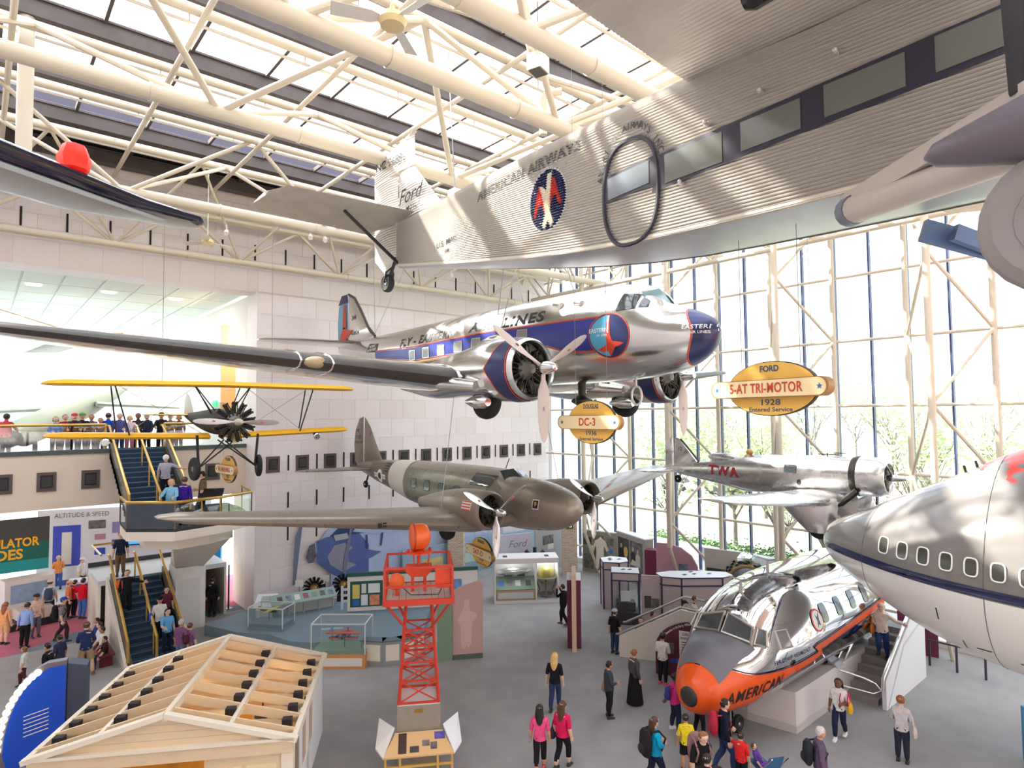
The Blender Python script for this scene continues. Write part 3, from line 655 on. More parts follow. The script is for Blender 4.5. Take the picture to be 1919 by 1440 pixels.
# ================================================================ corrugated three-engine airliner close overhead
def trimotor():
    X = 9.0; R = thing('corrugated_trimotor', 'corrugated silver three-engine airliner hanging close overhead with tail at left', 'aircraft', (X, 8, 11.6))
    CORR = mat('corrugated_aluminium', (212, 206, 198), .42, .55); CDK = mat('corrugated_underside', (206, 198, 186), .5, .3, var=.08, scale=2)
    # stations: y, half width, z bottom, z top
    ST = [(.4, .86, 11.6, 13.95), (2, .87, 11.62, 14.0), (4.5, .86, 11.66, 14.12), (6.5, .84, 11.74, 14.16), (8.5, .74, 11.95, 14.2), (11, .52, 12.35, 14.26), (13.5, .3, 12.78, 14.28), (15.3, .12, 13.1, 14.3)]
    def sec(y): return interp(ST, y)
    NW = 46
    def ringf(y):
        w, zb, zt = sec(y); pts = []; n = NW * 4
        for i in range(n + 1):
            u = i / n; z = zb + (zt - zb) * u
            # rounded shoulder near the top
            k = 1 - (max(0, u - .86) / .14) ** 2.2 * .22
            pts.append((u, -(w * k + (.022 if y < 12 else .012) * (cos(2 * pi * NW * u)))))
        left = [(X + p[1], y, zb + (zt - zb) * p[0]) for p in pts]
        top = [(X + w * .78 * q, y, zt + .16 * (1 - q * q) * min(1, w)) for q in (-.6, 0, .6)]
        right = [(X - p[1], y, zb + (zt - zb) * p[0]) for p in reversed(pts)]
        return left + top + right
    g = G(CORR); ys = steps(.4, 15.3, 20); g.loft([ringf(y) for y in ys], caps=True); body = pb(g, 'fuselage', R, smooth=60)
    # smooth belly skin
    g = G(mat('belly_skin', (196, 200, 202), .38, .6, var=.06, scale=2))
    g.loft([[(X - sec(y)[0] * .99, y, sec(y)[1] - .006), (X - sec(y)[0] * .6, y, sec(y)[1] - .05), (X + sec(y)[0] * .6, y, sec(y)[1] - .05), (X + sec(y)[0] * .99, y, sec(y)[1] - .006)] for y in steps(1, 15.2, 14)], caps=False, close=False); pb(g, 'belly_skin', R)
    g = G(mat('trim_strip', (214, 206, 190), .4, .5))
    for sg in (-1, 1): g.loft([[(X + sg * (sec(y)[0] + .014), y, sec(y)[1] + .05), (X + sg * (sec(y)[0] + .014), y, sec(y)[1] - .02), (X + sg * (sec(y)[0] - .03), y, sec(y)[1] - .03)] for y in steps(1, 15.2, 14)], caps=False, close=False)
    pb(g, 'edge_strip', R)
    def S(off=.016, cf=0.):
        def fn(y, z):
            w, zb, zt = sec(y); u = (z - zb) / (zt - zb); k = 1 - (max(0, u - .86) / .14) ** 2.2 * .22; return (X - w * k - off - cf * .022 * cos(2 * pi * NW * u), y, z)
        return fn
    F = S(.024); FN = lambda a, z: F(-a, z)
    # dark window band and panes
    bandm = mat('window_band_dark', (44, 42, 58), .5)
    g = G(bandm); g.decal([(5.98, 12.42), (5.82, 13.0), (4.6, 13.05), (1.0, 13.2), (1.0, 12.66), (4.5, 12.5)], F, .25); pb(g, 'window_band', body)
    gm = mat('cabin_glass_grey', (108, 112, 104), .12, spec=.9)
    for y0, y1, zb, zt in ((5.72, 4.72, 12.5, 12.96), (4.43, 3.58, 12.58, 13.0), (3.28, 2.36, 12.64, 13.06), (2.06, 1.3, 12.7, 13.12)):
        g = G(gm); g.decal([(y0, zb), (y1, zb + .03), (y1, zt + .02), (y0, zt)], S(.032), .4); pb(g, 'cabin_window', body)
    # rounded door with window
    g = G(mat('door_frame_dark', (48, 46, 56), .4)); pts = [F(6.43 + .575 * sgn(cos(a)) * abs(cos(a)) ** .8, 12.57 + .88 * sgn(sin(a)) * abs(sin(a)) ** .8) for a in [2 * pi * i / 40 for i in range(40)]]
    g.path(pts, .035, 6, True); g.decal([(7.02, 12.5), (5.86, 12.55), (5.86, 13.02), (7.02, 12.97)], S(.03), .3); dr = pb(g, 'door_frame', body)
    g = G(mat('door_glass', (120, 128, 132), .12, spec=.9)); g.decal([(6.9, 12.55), (6.02, 12.6), (6.02, 12.97), (6.9, 12.92)], S(.038), .3); pb(g, 'door_window', dr)
    # steps and lamp housings above the windows
    for y, z in ((4.95, 13.16), (4.1, 13.3), (3.1, 13.4), (1.95, 13.55), (5.4, 12.4)):
        p = V(F(y, z)); g = G(CORR); g.tube(p, p + V((-.07, 0, .0)), .03, n=8); g.ball(tuple(p + V((-.08, 0, .02))), .035, 8, 5); pb(g, 'side_lug', body)
    # lettering and emblem
    g = G(INK)
    FN = lambda a, z: S(.012)(-a, z)
    g.dtext('AMERICAN AIRWAYS', .3, (-9.3, 13.78), FN, .02, 1.1, fit=3.4)
    lt = pb(g, 'name_lettering', body)
    g = G(INK); g.dtext('U.S. MAIL', .2, (-12.4, 13.1), FN, .012, fit=1.0); g.dtext('AM', .15, (-12.4, 12.88), FN, .01); pb(g, 'mail_lettering', body)
    g = G(INK); t = 'AMERICAN AIRWAYS INC.'
    for i, ch in enumerate(t):
        if ch == ' ': continue
        a = pi * .92 - pi * .84 * i / (len(t) - 1); vs, fs = text2d(ch, .16, .012); ca, sa = cos(a), sin(a)
        g.add([F(6.43 - (.68 * ca + sa * x + ca * y), 12.72 + (.95 * sa - ca * x + sa * y)) for x, y in vs], fs)
    pb(g, 'door_lettering', body)
    g = G(WHITEP); g.decal(circ(8.52, 13.02, .57, .62), S(.004, 1.), .022); g.mat(NAVY); g.decal(circ(8.52, 13.02, .54, .59), S(.008, 1.), .022)
    g.mat(RED); A = lambda o, z: [(o + .3, z), (o + .22, z), (o + .13, z + .2), (o - .02, z + .2), (o - .1, z), (o - .18, z), (o, z + .62), (o + .1, z + .62)]
    g.decal([(8.95, 12.75), (8.87, 12.75), (8.78, 12.97), (8.68, 12.97), (8.6, 12.75), (8.53, 12.75), (8.72, 13.35), (8.78, 13.35)], S(.012, 1.), .022); g.decal([(8.5, 12.85), (8.44, 12.85), (8.36, 13.05), (8.26, 13.05), (8.18, 12.85), (8.1, 12.85), (8.29, 13.4), (8.36, 13.4)], S(.012, 1.), .022)
    g.mat(mat('eagle_white', (236, 228, 206), .5))
    g.decal([(8.75, 13.35), (8.63, 13.0), (8.58, 12.75), (8.68, 12.55), (8.6, 12.45), (8.5, 12.62), (8.42, 12.45), (8.34, 12.55), (8.44, 12.8), (8.42, 13.1), (8.36, 13.55), (8.5, 13.5), (8.54, 13.2), (8.62, 13.3)], S(.016, 1.), .022); pb(g, 'eagle_emblem', body)
    # tail surfaces
    g = G(CORR)
    def corr_tail(g, poly, x, t, wl=.07, dirz=True):
        zs = [p[1] for p in poly]; z0, z1 = min(zs), max(zs); n = int((z1 - z0) / wl) * 4; rings = []
        def span(z):
            xs = []
            for i in range(len(poly)):
                a, b = poly[i], poly[(i + 1) % len(poly)]
                if (a[1] - z) * (b[1] - z) <= 0 and a[1] != b[1]: xs.append(a[0] + (b[0] - a[0]) * (z - a[1]) / (b[1] - a[1]))
            return (min(xs), max(xs)) if xs else None
        for i in range(n + 1):
            z = z0 + (z1 - z0) * i / n; z = min(max(z, z0 + 1e-4), z1 - 1e-4); y0, y1 = span(z); c = .008 * cos(pi * i / 2); m_ = (y0 + y1) / 2
            rings.append([(x, y0, z), (x - t - c, lerp(y0, y1, .3), z), (x - t * .7 - c, lerp(y0, y1, .7), z), (x, y1, z), (x + t * .7 + c, lerp(y0, y1, .7), z), (x + t + c, lerp(y0, y1, .3), z)])
        g.loft(rings)
    corr_tail(g, [(13.2, 14.4), (14.5, 15.75), (15.35, 15.75), (15.35, 14.4)], X, .08); fin = pb(g, 'fin', R, smooth=60)
    g = G(CORR); corr_tail(g, [(15.4, 13.45), (16.0, 12.9), (16.75, 13.5), (16.8, 16.1), (16.5, 16.5), (14.5, 16.75), (14.5, 15.8), (15.4, 15.8)], X, .07); rd = pb(g, 'rudder', R, smooth=60)
    g = G(INK); g.text('NC 9683', .34, (X - .1, 15.75, 16.2), (0, -1, -.08), (0, -.0, 1), .004, .02, fit=1.5); pb(g, 'rudder_number', rd)
    g = G(INK); g.text('Ford', .6, (X - .12, 14.6, 14.95), (0, -1, 0), (0, 0, 1), .004, .0, shear=.4); g.text('MOTOR', .2, (X - .12, 14.4, 14.58), (0, -1, 0), (0, 0, 1), .004, .01); pb(g, 'fin_lettering', fin)
    # tailplane: corrugated chordwise
    for sg in (-1, 1):
        g = G(CDK); n = int(3.6 / .06) * 4; rings = []
        for i in range(n + 1):
            u = i / n; x = X + sg * (.1 + 3.6 * u); c = .005 * cos(pi * i / 2); yl = 14.35 + .25 * u; yt = 17.15 - .25 * u - (.5 * max(0, u - .9) / .1); th = .11 * (1 - .5 * u)
            if u > .93: yl += (u - .93) / .07 * .6
            rings.append([(x, yl, 14.42), (x, lerp(yl, yt, .25), 14.42 + th + c), (x, lerp(yl, yt, .6), 14.42 + th * .7 + c), (x, yt, 14.42), (x, lerp(yl, yt, .6), 14.42 - th * .6 - c), (x, lerp(yl, yt, .56), 14.42 - th * .45 - c), (x, lerp(yl, yt, .25), 14.42 - th * .8 - c)])
        g.loft(rings); pb(g, 'tailplane', R, smooth=60)
        g = G(INK); g.beam((X + sg * 1.75, 15.2, 14.33), (X + sg * .1, 15.2, 13.15), .05, .08); pb(g, 'tail_brace', R)
    # tail wheel
    wheel(R, (X - .05, 15.9, 12.72), .27, .2); g = G(DARKMETAL); g.tube((X - .05, 15.9, 12.72), (X, 15.5, 13.4), .05); g.path([(X - .18, 15.9, 12.72), (X - .16, 15.8, 13.0), (X - .03, 15.7, 13.15), (X + .08, 15.8, 13.0), (X + .1, 15.9, 12.72)], .03); pb(g, 'tail_fork', R)
    # main wing, corrugated chordwise underneath
    g = G(CDK); half = 11.8; rings = []; xs = []; x = -half
    while x <= half + 1e-6: xs.append(x); x += .021
    for i, x in enumerate(xs):
        u = abs(x) / half; c = .006 * cos(pi * i / 2); yl = 1.25 + .9 * u; yt = 5.32 - .35 * u ** 1.5; zb = 13.93 + .38 * u; th = .62 * (1 - .7 * u)
        if u > .95: q = (u - .95) / .05; yl += q * .8; yt -= q * .8
        rings.append([(X + x, yl, zb + th * .3), (X + x, yl + .25, zb + th * .8), (X + x, lerp(yl, yt, .4), zb + th), (X + x, yt, zb + .03 + c), (X + x, lerp(yl, yt, .75), zb - .0 + c), (X + x, lerp(yl, yt, .3), zb - .03 + c), (X + x, yl + .12, zb + .05 + c)])
    g.loft(rings); pb(g, 'main_wing', R, smooth=60)
    # right-hand engine pod tail cone, wheel, struts
    g = G(mat('pod_dark_grey', (112, 104, 112), .45)); g.lathe([(.02, 0), (.12, -.08), (.2, -.3), (.33, -.7), (.42, -1.2), (.45, -1.7)], (5.95, 1.62, 11.0), (0, 1, 0), 20, sc=(1, .8)); pb(g, 'engine_pod', R); g = G(mat('pod_black', (36, 34, 40), .25)); g.beam((5.95, .94, 11.3), (5.95, 1.02, 13.95), .1, .2, up=(0, 1, 0)); pb(g, 'pod_strut', R)
    wheel(R, (5.95, .72, 10.28), .56, .3, mat('tyre_grey', (150, 142, 140), .7), mat('wheel_disc', (128, 124, 128), .6))
    g = G(mat('strut_fairing', (200, 188, 178), .45))
    g.tube((8.05, 2.95, 11.35), (6.0, .8, 10.9), .17, .14, 14); g.beam((8.2, 3.1, 11.5), (5.9, .9, 11.25), .12, .2); pb(g, 'gear_leg', R)
    g = G(mat('strut_cap', (120, 124, 138), .5)); g.tube((8.13, 3.03, 11.36), (8.0, 2.9, 11.345), .185, n=14); pb(g, 'leg_cap', R)
    g = G(mat('strut_blue_grey', (98, 124, 162), .5)); g.beam((9.9, 2.75, 11.4), (11.6, 1.0, 10.6), .1, .3); g.beam((9.95, 2.4, 11.3), (11.8, 1.0, 10.45), .1, .22); pb(g, 'gear_strut', R)
    g = G(mat('pod_black', (36, 34, 40), .25)); g.lathe([(.01, 0), (.1, -.03), (.15, -.12), (.17, -.5), (.14, -1.2), (.05, -1.8)], (5.95, 3.2, 13.16), (0, 1, -.12), 18, sc=(.8, 1)); g.tube((5.95, 2.6, 13.2), (5.95, 2.6, 13.95), .05); pb(g, 'under_wing_fairing', R)
    # hanging point and cable
    g = G(mat('steel_cable', (150, 150, 150), .4, .6)); g.tube((X, 12.6, 14.3), (X + .15, 13.1, 18.4), .016, n=5); pb(g, 'hanging_cable', R)
    g = G(WHITEP); g.cbox((X, 12.6, 14.4), (.25, .3, .3)); pb(g, 'hanging_shackle', R)
trimotor()

# ================================================================ brown twin (the lower one)
def twin247():
    X = 14.2; R = thing('twin_engine_monoplane', 'brown-grey twin-engine monoplane with white band, hanging above the exhibit floor', 'aircraft', (X, 18, 5.1))
    BR = mat('brown_grey_paint', (150, 138, 124), .32, .35, rvar=.06, scale=2); GN = mat('olive_cabin_paint', (128, 126, 108), .3, .3, rvar=.05)
    T = [(13.4, 5.92, .03, .03, .03, 2), (13.46, 5.92, .24, .22, .24, 2), (13.7, 5.92, .48, .42, .48, 2), (14.2, 5.92, .72, .62, .7, 2), (15.2, 5.92, .86, .8, .85, 2.1), (16.1, 5.93, .9, .83, .9, 2.2), (16.7, 5.95, .91, 1.0, .9, 2.3), (18, 5.97, .92, 1.02, .92, 2.3),
         (22, 6.05, .86, .94, .86, 2.2), (24.5, 6.25, .6, .66, .62, 2.1), (26.5, 6.38, .34, .42, .4, 2), (28.0, 6.45, .08, .15, .15, 2)]
    g = G(BR); fus(g, T, X, steps(13.4, 14, 6) + steps(14.3, 28, 40), 34); body = pb(g, 'fuselage', R)
    S = side(T, X); S2 = side(T, X, .012)
    g = G(GN); g.decal([(22.4, 5.5), (22.4, 6.75), (16.8, 6.8), (16.2, 6.4), (16.2, 6.2), (17.2, 5.4)], S, .3); pb(g, 'cabin_panel', body)
    g = G(mat('white_band', (214, 206, 194), .5)); rr = [[(lambda p: (X + (p[0] - X) * 1.012, y, 6.0 + (p[2] - 6.0) * 1.012))(p) for p in ering(y, interp(T, y), 34, X)] for y in (22.5, 23.2, 24.0)]; g.loft(rr, caps=False); pb(g, 'white_band', body)
    g = G(mat('dark_brown_panel', (112, 100, 88), .4)); g.decal([(26.2, 5.95), (26.2, 6.72), (24.05, 6.85), (24.05, 5.75)], S, .25); pb(g, 'tail_panel', body)
    for k in range(5):
        y = 17.6 + 1.0 * k; pl = [(y + .21 * sgn(cos(a)) * abs(cos(a)) ** .5, 6.1 + .04 * k * .5 + .19 * sgn(sin(a)) * abs(sin(a)) ** .5) for a in [2 * pi * i / 20 for i in range(20)]]
        g = G(mat('window_green_grey', (108, 124, 112) if k != 2 else (104, 128, 122), .1, spec=1.)); g.decal(pl, S2, .3); g.mat(INK); stripes(g, pl + [pl[0]], .025, side(T, X, .016), .2); pb(g, 'cabin_window', body)
    g = G(WINDK); g.decal([(17.9, 6.42), (16.75, 6.38), (16.62, 6.78), (17.8, 6.82)], side(T, X, .016), .2); pb(g, 'cockpit_window', body)
    g = G(WINDK)
    for sg in (-1, 1): g.add([(X + sg * .05, 16.0, 6.74), (X + sg * .58, 16.22, 6.6), (X + sg * .5, 16.62, 6.96), (X + sg * .05, 16.42, 7.02)], [(0, 1, 2, 3)])
    pb(g, 'windscreen', body)
    g = G(WHITEP); g.decal(circ(24.95, 6.22, .29), S2, .15); g.decal([(25.6, 6.15), (24.3, 6.1), (24.3, 6.3), (25.6, 6.35)], S2, .2); g.mat(INK); g.decal(circ(24.95, 6.22, .17, .14), side(T, X, .018), .15); g.dtext('UNITED', .11, (-25.42, 6.25), lambda a, z: side(T, X, .018)(-a, z), fit=.3); g.dtext('AIR LINES', .11, (-24.46, 6.2), lambda a, z: side(T, X, .018)(-a, z), fit=.3); pb(g, 'airline_emblem', body)
    g = G(INK)
    for k in range(4): g.decal([(24.58, 6.75 - .1 * k), (24.08, 6.75 - .1 * k), (24.08, 6.79 - .1 * k), (24.58, 6.79 - .1 * k)], side(T, X, .012), .2)
    pb(g, 'side_lettering', body, kind='stuff')
    g = G(WHITEP); g.decal([(14.66, 5.9), (14.4, 5.9), (14.4, 6.2), (14.66, 6.2)], S2, .1); g.mat(INK); g.decal([(14.63, 5.93), (14.43, 5.93), (14.43, 6.17), (14.63, 6.17)], side(T, X, .016), .1); g.mat(AMBER); g.dtext('9', .2, (-14.53, 6.05), lambda a, z: side(T, X, .022)(-a, z), .01); pb(g, 'number_plate', body)
    for sg in (-1, 1):
        g = G(BR)
        secs = [(.7, 15.4, 5.45, 3.9, 1.2), (2.3, 15.4, 5.45, 3.9, 1.2)] + [(2.3 + 8.1 * t, 15.4 + 1.7 * t, 5.45 + .88 * t, 3.9 - 2.2 * t, 1.2 - .3 * t) for t in (.25, .5, .75, .97)] + [(10.55, 17.35, 6.36, 1.1, .7), (10.7, 17.6, 6.37, .5, .6)]
        wing(g, [(X + sg * a, b, c, d, e) for a, b, c, d, e in secs], .15, .02, 10); wg = pb(g, 'wing', R)
        x = X + sg * 2.2; zh = 5.95
        NT = [(14.95, zh, .56, .56, .56, 2), (15.1, zh, .6, .6, .6, 2), (15.9, zh, .6, .6, .62, 2), (17, zh, .52, .5, .55, 2), (19, zh - .1, .1, .15, .2, 2)]
        g = G(BR); fus(g, NT, x, steps(15.7, 19, 10), 26); nac = pb(g, 'nacelle', R)
        g = G(BR); g.loft([ering(y, interp(NT, y), 30, x) for y in (15.75, 15.3, 15.1, 14.97)] + [ering(y, (zh, q, q, q, 2), 30, x) for y, q in ((14.93, .53), (14.98, .49), (15.3, .48))], caps=False); cw = pb(g, 'engine_cowl', R)
        engine(R, (x, 15.2, zh), .46, 9); prop(R, (x, 14.75, zh), 1.4, 3, radians(180) if sg < 0 else radians(182), mat('prop_silver_pale', (218, 216, 214), .25, .8), .24, CHROME, .12, dot=RED)
        wheel(R, (x - .1, 17.2, 5.15), .38, .28)
        g = G(DARKMETAL); g.tube((x - .1, 17.2, 5.15), (x, 17.0, 5.6), .05); pb(g, 'gear_leg', R)
        if sg < 0:
            g = G(WHITEP); cf = lambda t, y: (x + .605 * cos(t), y, zh + .605 * sin(t))
            g.decal([(pi - .55, 15.25), (pi - .05, 15.25), (pi - .05, 15.72), (pi - .55, 15.72)], cf, .2); g.mat(RED)
            for q in range(4): g.decal([(pi - .53 + .14 * q, 15.27), (pi - .47 + .14 * q, 15.27), (pi - .47 + .14 * q, 15.7), (pi - .53 + .14 * q, 15.7)], lambda t, y: (x + .612 * cos(t), y, zh + .612 * sin(t)), .2)
            pb(g, 'flag_decal', cw)
    g = G(BR); vert_tail(g, [(25.6, 6.75), (26.3, 7.6), (26.9, 8.4), (27.4, 8.82), (27.5, 6.6)], X, .06); fin = pb(g, 'fin', R)
    g = G(BR); vert_tail(g, [(27.53, 8.85), (27.95, 8.75), (28.35, 8.2), (28.5, 7.5), (28.4, 6.7), (27.9, 6.2), (27.53, 6.3)], X, .05); rd = pb(g, 'rudder', R)
    g = G(INK); g.text('NC', .26, (X - .06, 27.95, 8.15), (0, -1, 0), (0, 0, 1)); g.text('13369', .24, (X - .06, 27.95, 7.85), (0, -1, 0), (0, 0, 1)); g.text('BOEING 247', .15, (X - .06, 27.95, 7.6), (0, -1, 0), (0, 0, 1)); pb(g, 'rudder_number', rd)
    for sg in (-1, 1):
        g = G(BR); wing(g, [(X + sg * .2, 26.1, 6.42, 1.9, 1), (X + sg * 2.6, 26.5, 6.46, 1.3, 1), (X + sg * 3.3, 26.8, 6.46, .7, 1), (X + sg * 3.5, 27.0, 6.46, .2, 1)], .09, 0, 8); pb(g, 'tailplane', R)
    wheel(R, (X, 27.3, 5.62), .17, .12); g = G(DARKMETAL); g.tube((X, 27.3, 5.62), (X, 27.0, 6.15), .04); pb(g, 'tail_strut', R)
    g = G(INK); g.tube((X, 16.9, 7.0), (X, 16.7, 7.35), .015); g.tube((X, 22.0, 7.05), (X, 22.0, 7.25), .02); pb(g, 'antenna', R)
    for x, y, z in ((X - 3.1, 16.4, 5.75), (X + 1.2, 15.5, 6.6)):
        g = G(mat('steel_cable', (150, 150, 150), .4, .6)); g.tube((x, y, z), (x + (1.6 if x < X else -1.0), y + 1.5, 9.6 if x < X else 16), .013, n=5); pb(g, 'hanging_cable', R)
    g = G(INK)
    for q in (0, .16): g.add([(X - 5.2 - q, 15.4 + 1.7 * .37 - .012 + 0 * q, 5.83), (X - 5.32 - q, 15.4 + 1.7 * .38 - .012, 5.835), (X - 5.32 - q, 16.05, 5.7), (X - 5.2 - q, 16.03, 5.69)], [(0, 1, 2, 3)])
    pb(g, 'wing_walkway_mark', R)
twin247()

# ================================================================ small silver mail plane by the window
def alpha():
    X = 22.3; R = thing('silver_mail_plane', 'small silver single-engine mail plane with red TWA letters by the window', 'aircraft', (X, 10, 4.9))
    AL = mat('worn_aluminium', (214, 212, 210), .26, .95, rvar=.08, scale=2.5)
    T = [(8.25, 6.75, .6, .6, .6, 2), (9, 6.75, .62, .62, .62, 2), (10.2, 6.74, .62, .62, .68, 2.1), (12.0, 6.68, .52, .6, .78, 2.1), (13.5, 6.62, .36, .42, .52, 2), (15, 6.58, .2, .24, .26, 2), (15.95, 6.55, .05, .06, .06, 2)]
    g = G(AL); fus(g, T, X, steps(8.25, 15.95, 22), 30); body = pb(g, 'fuselage', R)
    NT = [(7.45, 6.75, .5, .5, .5, 2), (7.6, 6.75, .62, .62, .62, 2), (8.25, 6.75, .66, .66, .66, 2)]
    g = G(AL); g.loft([ering(y, interp(NT, y), 30, X) for y in (8.25, 7.9, 7.65, 7.5, 7.42)] + [ering(y, (6.75, q, q, q, 2), 30, X) for y, q in ((7.4, .46), (7.46, .43), (7.8, .45))], caps=False); pb(g, 'engine_cowl', R)
    g = G(DARKMETAL); g.lathe([(.664, 0), (.668, .08), (.63, .22)], (X, 8.2, 6.75), (0, 1, 0), 24, caps=False); pb(g, 'cowl_gap_ring', R)
    engine(R, (X, 7.7, 6.75), .42, 9); prop(R, (X, 7.3, 6.75), .95, 3, radians(75), CHROME, .2, CHROME, .1)
    S = side(T, X, .022); fn = lambda a, z: S(-a, z)
    g = G(mat('crimson_letters', (176, 40, 52), .4)); g.dtext('TWA', .48, (-13.05, 6.62), lambda a, z: S(-a, z + (-a - 13.05) * .03), .035, 1.15, fit=1.35); pb(g, 'side_letters', body)
    g = G(WINDK); g.decal([(10.55, 6.78), (10.12, 6.76), (10.12, 7.04), (10.55, 7.05)], S, .15); pb(g, 'cabin_window', body)
    g = G(RED); g.dtext('U.S. MAIL', .11, (-9.65, 6.5), fn); g.dtext('A.M. 34', .11, (-9.65, 6.37), fn); pb(g, 'mail_lettering', body)
    g = G(INK); g.decal(circ(10.05, 6.45, .07, .1), S, .1); pb(g, 'port_hole', body)
    # pilot dummy helmet, headrest, windscreen
    g = G(AL); g.lathe([(.05, .0), (.16, -.2), (.22, -.75), (.2, -1.2)], (X, 13.9, 7.14), (0, 1, .06), 12); pb(g, 'headrest_fairing', R)
    g = G(mat('tan_leather', (196, 150, 96), .6)); g.ball((X, 12.15, 7.38), (.11, .13, .14), 12, 8); g.ball((X, 12.2, 7.2), (.2, .16, .12), 12, 6); pb(g, 'pilot_headgear', R)
    g = G(PANE); g.add([(X - .25, 11.9, 7.25), (X + .25, 11.9, 7.25), (X + .18, 11.75, 7.5), (X - .18, 11.75, 7.5)], [(0, 1, 2, 3)]); pb(g, 'windscreen', R)
    g = G(AL); vert_tail(g, [(14.3, 6.85), (14.9, 7.5), (15.2, 7.8), (15.5, 7.88), (15.55, 6.6)], X, .05); fin = pb(g, 'fin', R)
    g = G(mat('fin_boot', (70, 66, 66), .6)); g.path([(X, 14.3, 6.85), (X, 14.9, 7.5), (X, 15.2, 7.8)], .04); pb(g, 'fin_boot', fin)
    g = G(AL); vert_tail(g, [(15.57, 7.9), (15.85, 7.82), (15.98, 7.6), (15.98, 6.6), (15.57, 6.5)], X, .04); rd = pb(g, 'rudder', R)
    g = G(RED); g.text('NC11Y', .16, (X - .05, 15.75, 7.25), (0, -1, 0), (0, 0, 1)); pb(g, 'rudder_number', rd); g = G(INK); g.text('12', .22, (X - .06, 15.2, 7.4), (0, -1, 0), (0, 0, 1)); pb(g, 'fin_number', fin)
    for sg in (-1, 1):
        g = G(AL); wing(g, [(X + sg * .4, 8.5, 5.95, 2.7, 1.2), (X + sg * 1.6, 8.55, 6.0, 2.6, 1.15), (X + sg * 5.4, 9.0, 6.3, 1.75, .9), (X + sg * 6.1, 9.2, 6.36, 1.4, .8), (X + sg * 6.3, 9.5, 6.38, .8, .6)], .15, .02, 9); pb(g, 'wing', R)
        g = G(AL); wing(g, [(X + sg * .1, 14.7, 6.55, 1.4, 1), (X + sg * 1.8, 15.0, 6.58, 1.0, 1), (X + sg * 2.1, 15.3, 6.58, .5, 1)], .1, 0, 7); pb(g, 'tailplane', R)
        # trousered gear
        x = X + sg * 1.45; g = G(AL); rings = []
        for z, y0, y1, w in ((6.1, 8.45, 10.6, .2), (5.8, 8.42, 10.3, .24), (5.4, 8.5, 9.9, .24), (5.1, 8.65, 9.55, .2), (4.97, 8.75, 9.4, .14)):
            rings.append([(x + w * sin(t), (y0 + y1) / 2 - (y1 - y0) / 2 * cos(t), z) for t in [2 * pi * j / 18 for j in range(18)]])
        g.loft(rings); pb(g, 'wheel_fairing', R); wheel(R, (x, 9.02, 5.12), .36, .2)
    g = G(DARKMETAL); g.path([(X - .5, 8.2, 6.3), (X - .75, 8.6, 5.9), (X - .95, 9.0, 5.75), (X - 1.2, 9.2, 5.7)], .12, 8); pb(g, 'exhaust_pipe', R)
    wheel(R, (X - .02, 15.35, 6.15), .16, .12); g = G(mat('grey_box_unit', (196, 198, 202), .5)); g.tube((X, 15.3, 6.15), (X, 15.2, 6.45), .04); pb(g, 'tail_strut', R)
    g = G(INK); g.beam((X, 9.6, 7.42), (X, 8.9, 7.42), .03, .03); g.beam((X, 9.3, 7.35), (X, 9.3, 7.48), .03, .03); g.beam((X, 9.1, 7.48), (X, 8.7, 7.48), .02, .03); pb(g, 'aerial_mast', R)
    for y, z in ((9.6, 7.3), (13.1, 7.0)):
        g = G(mat('steel_cable', (150, 150, 150), .4, .6)); g.tube((X - .2, y, z), (X - .4, y, 17.5), .01, n=4); pb(g, 'hanging_cable', R)
alpha()

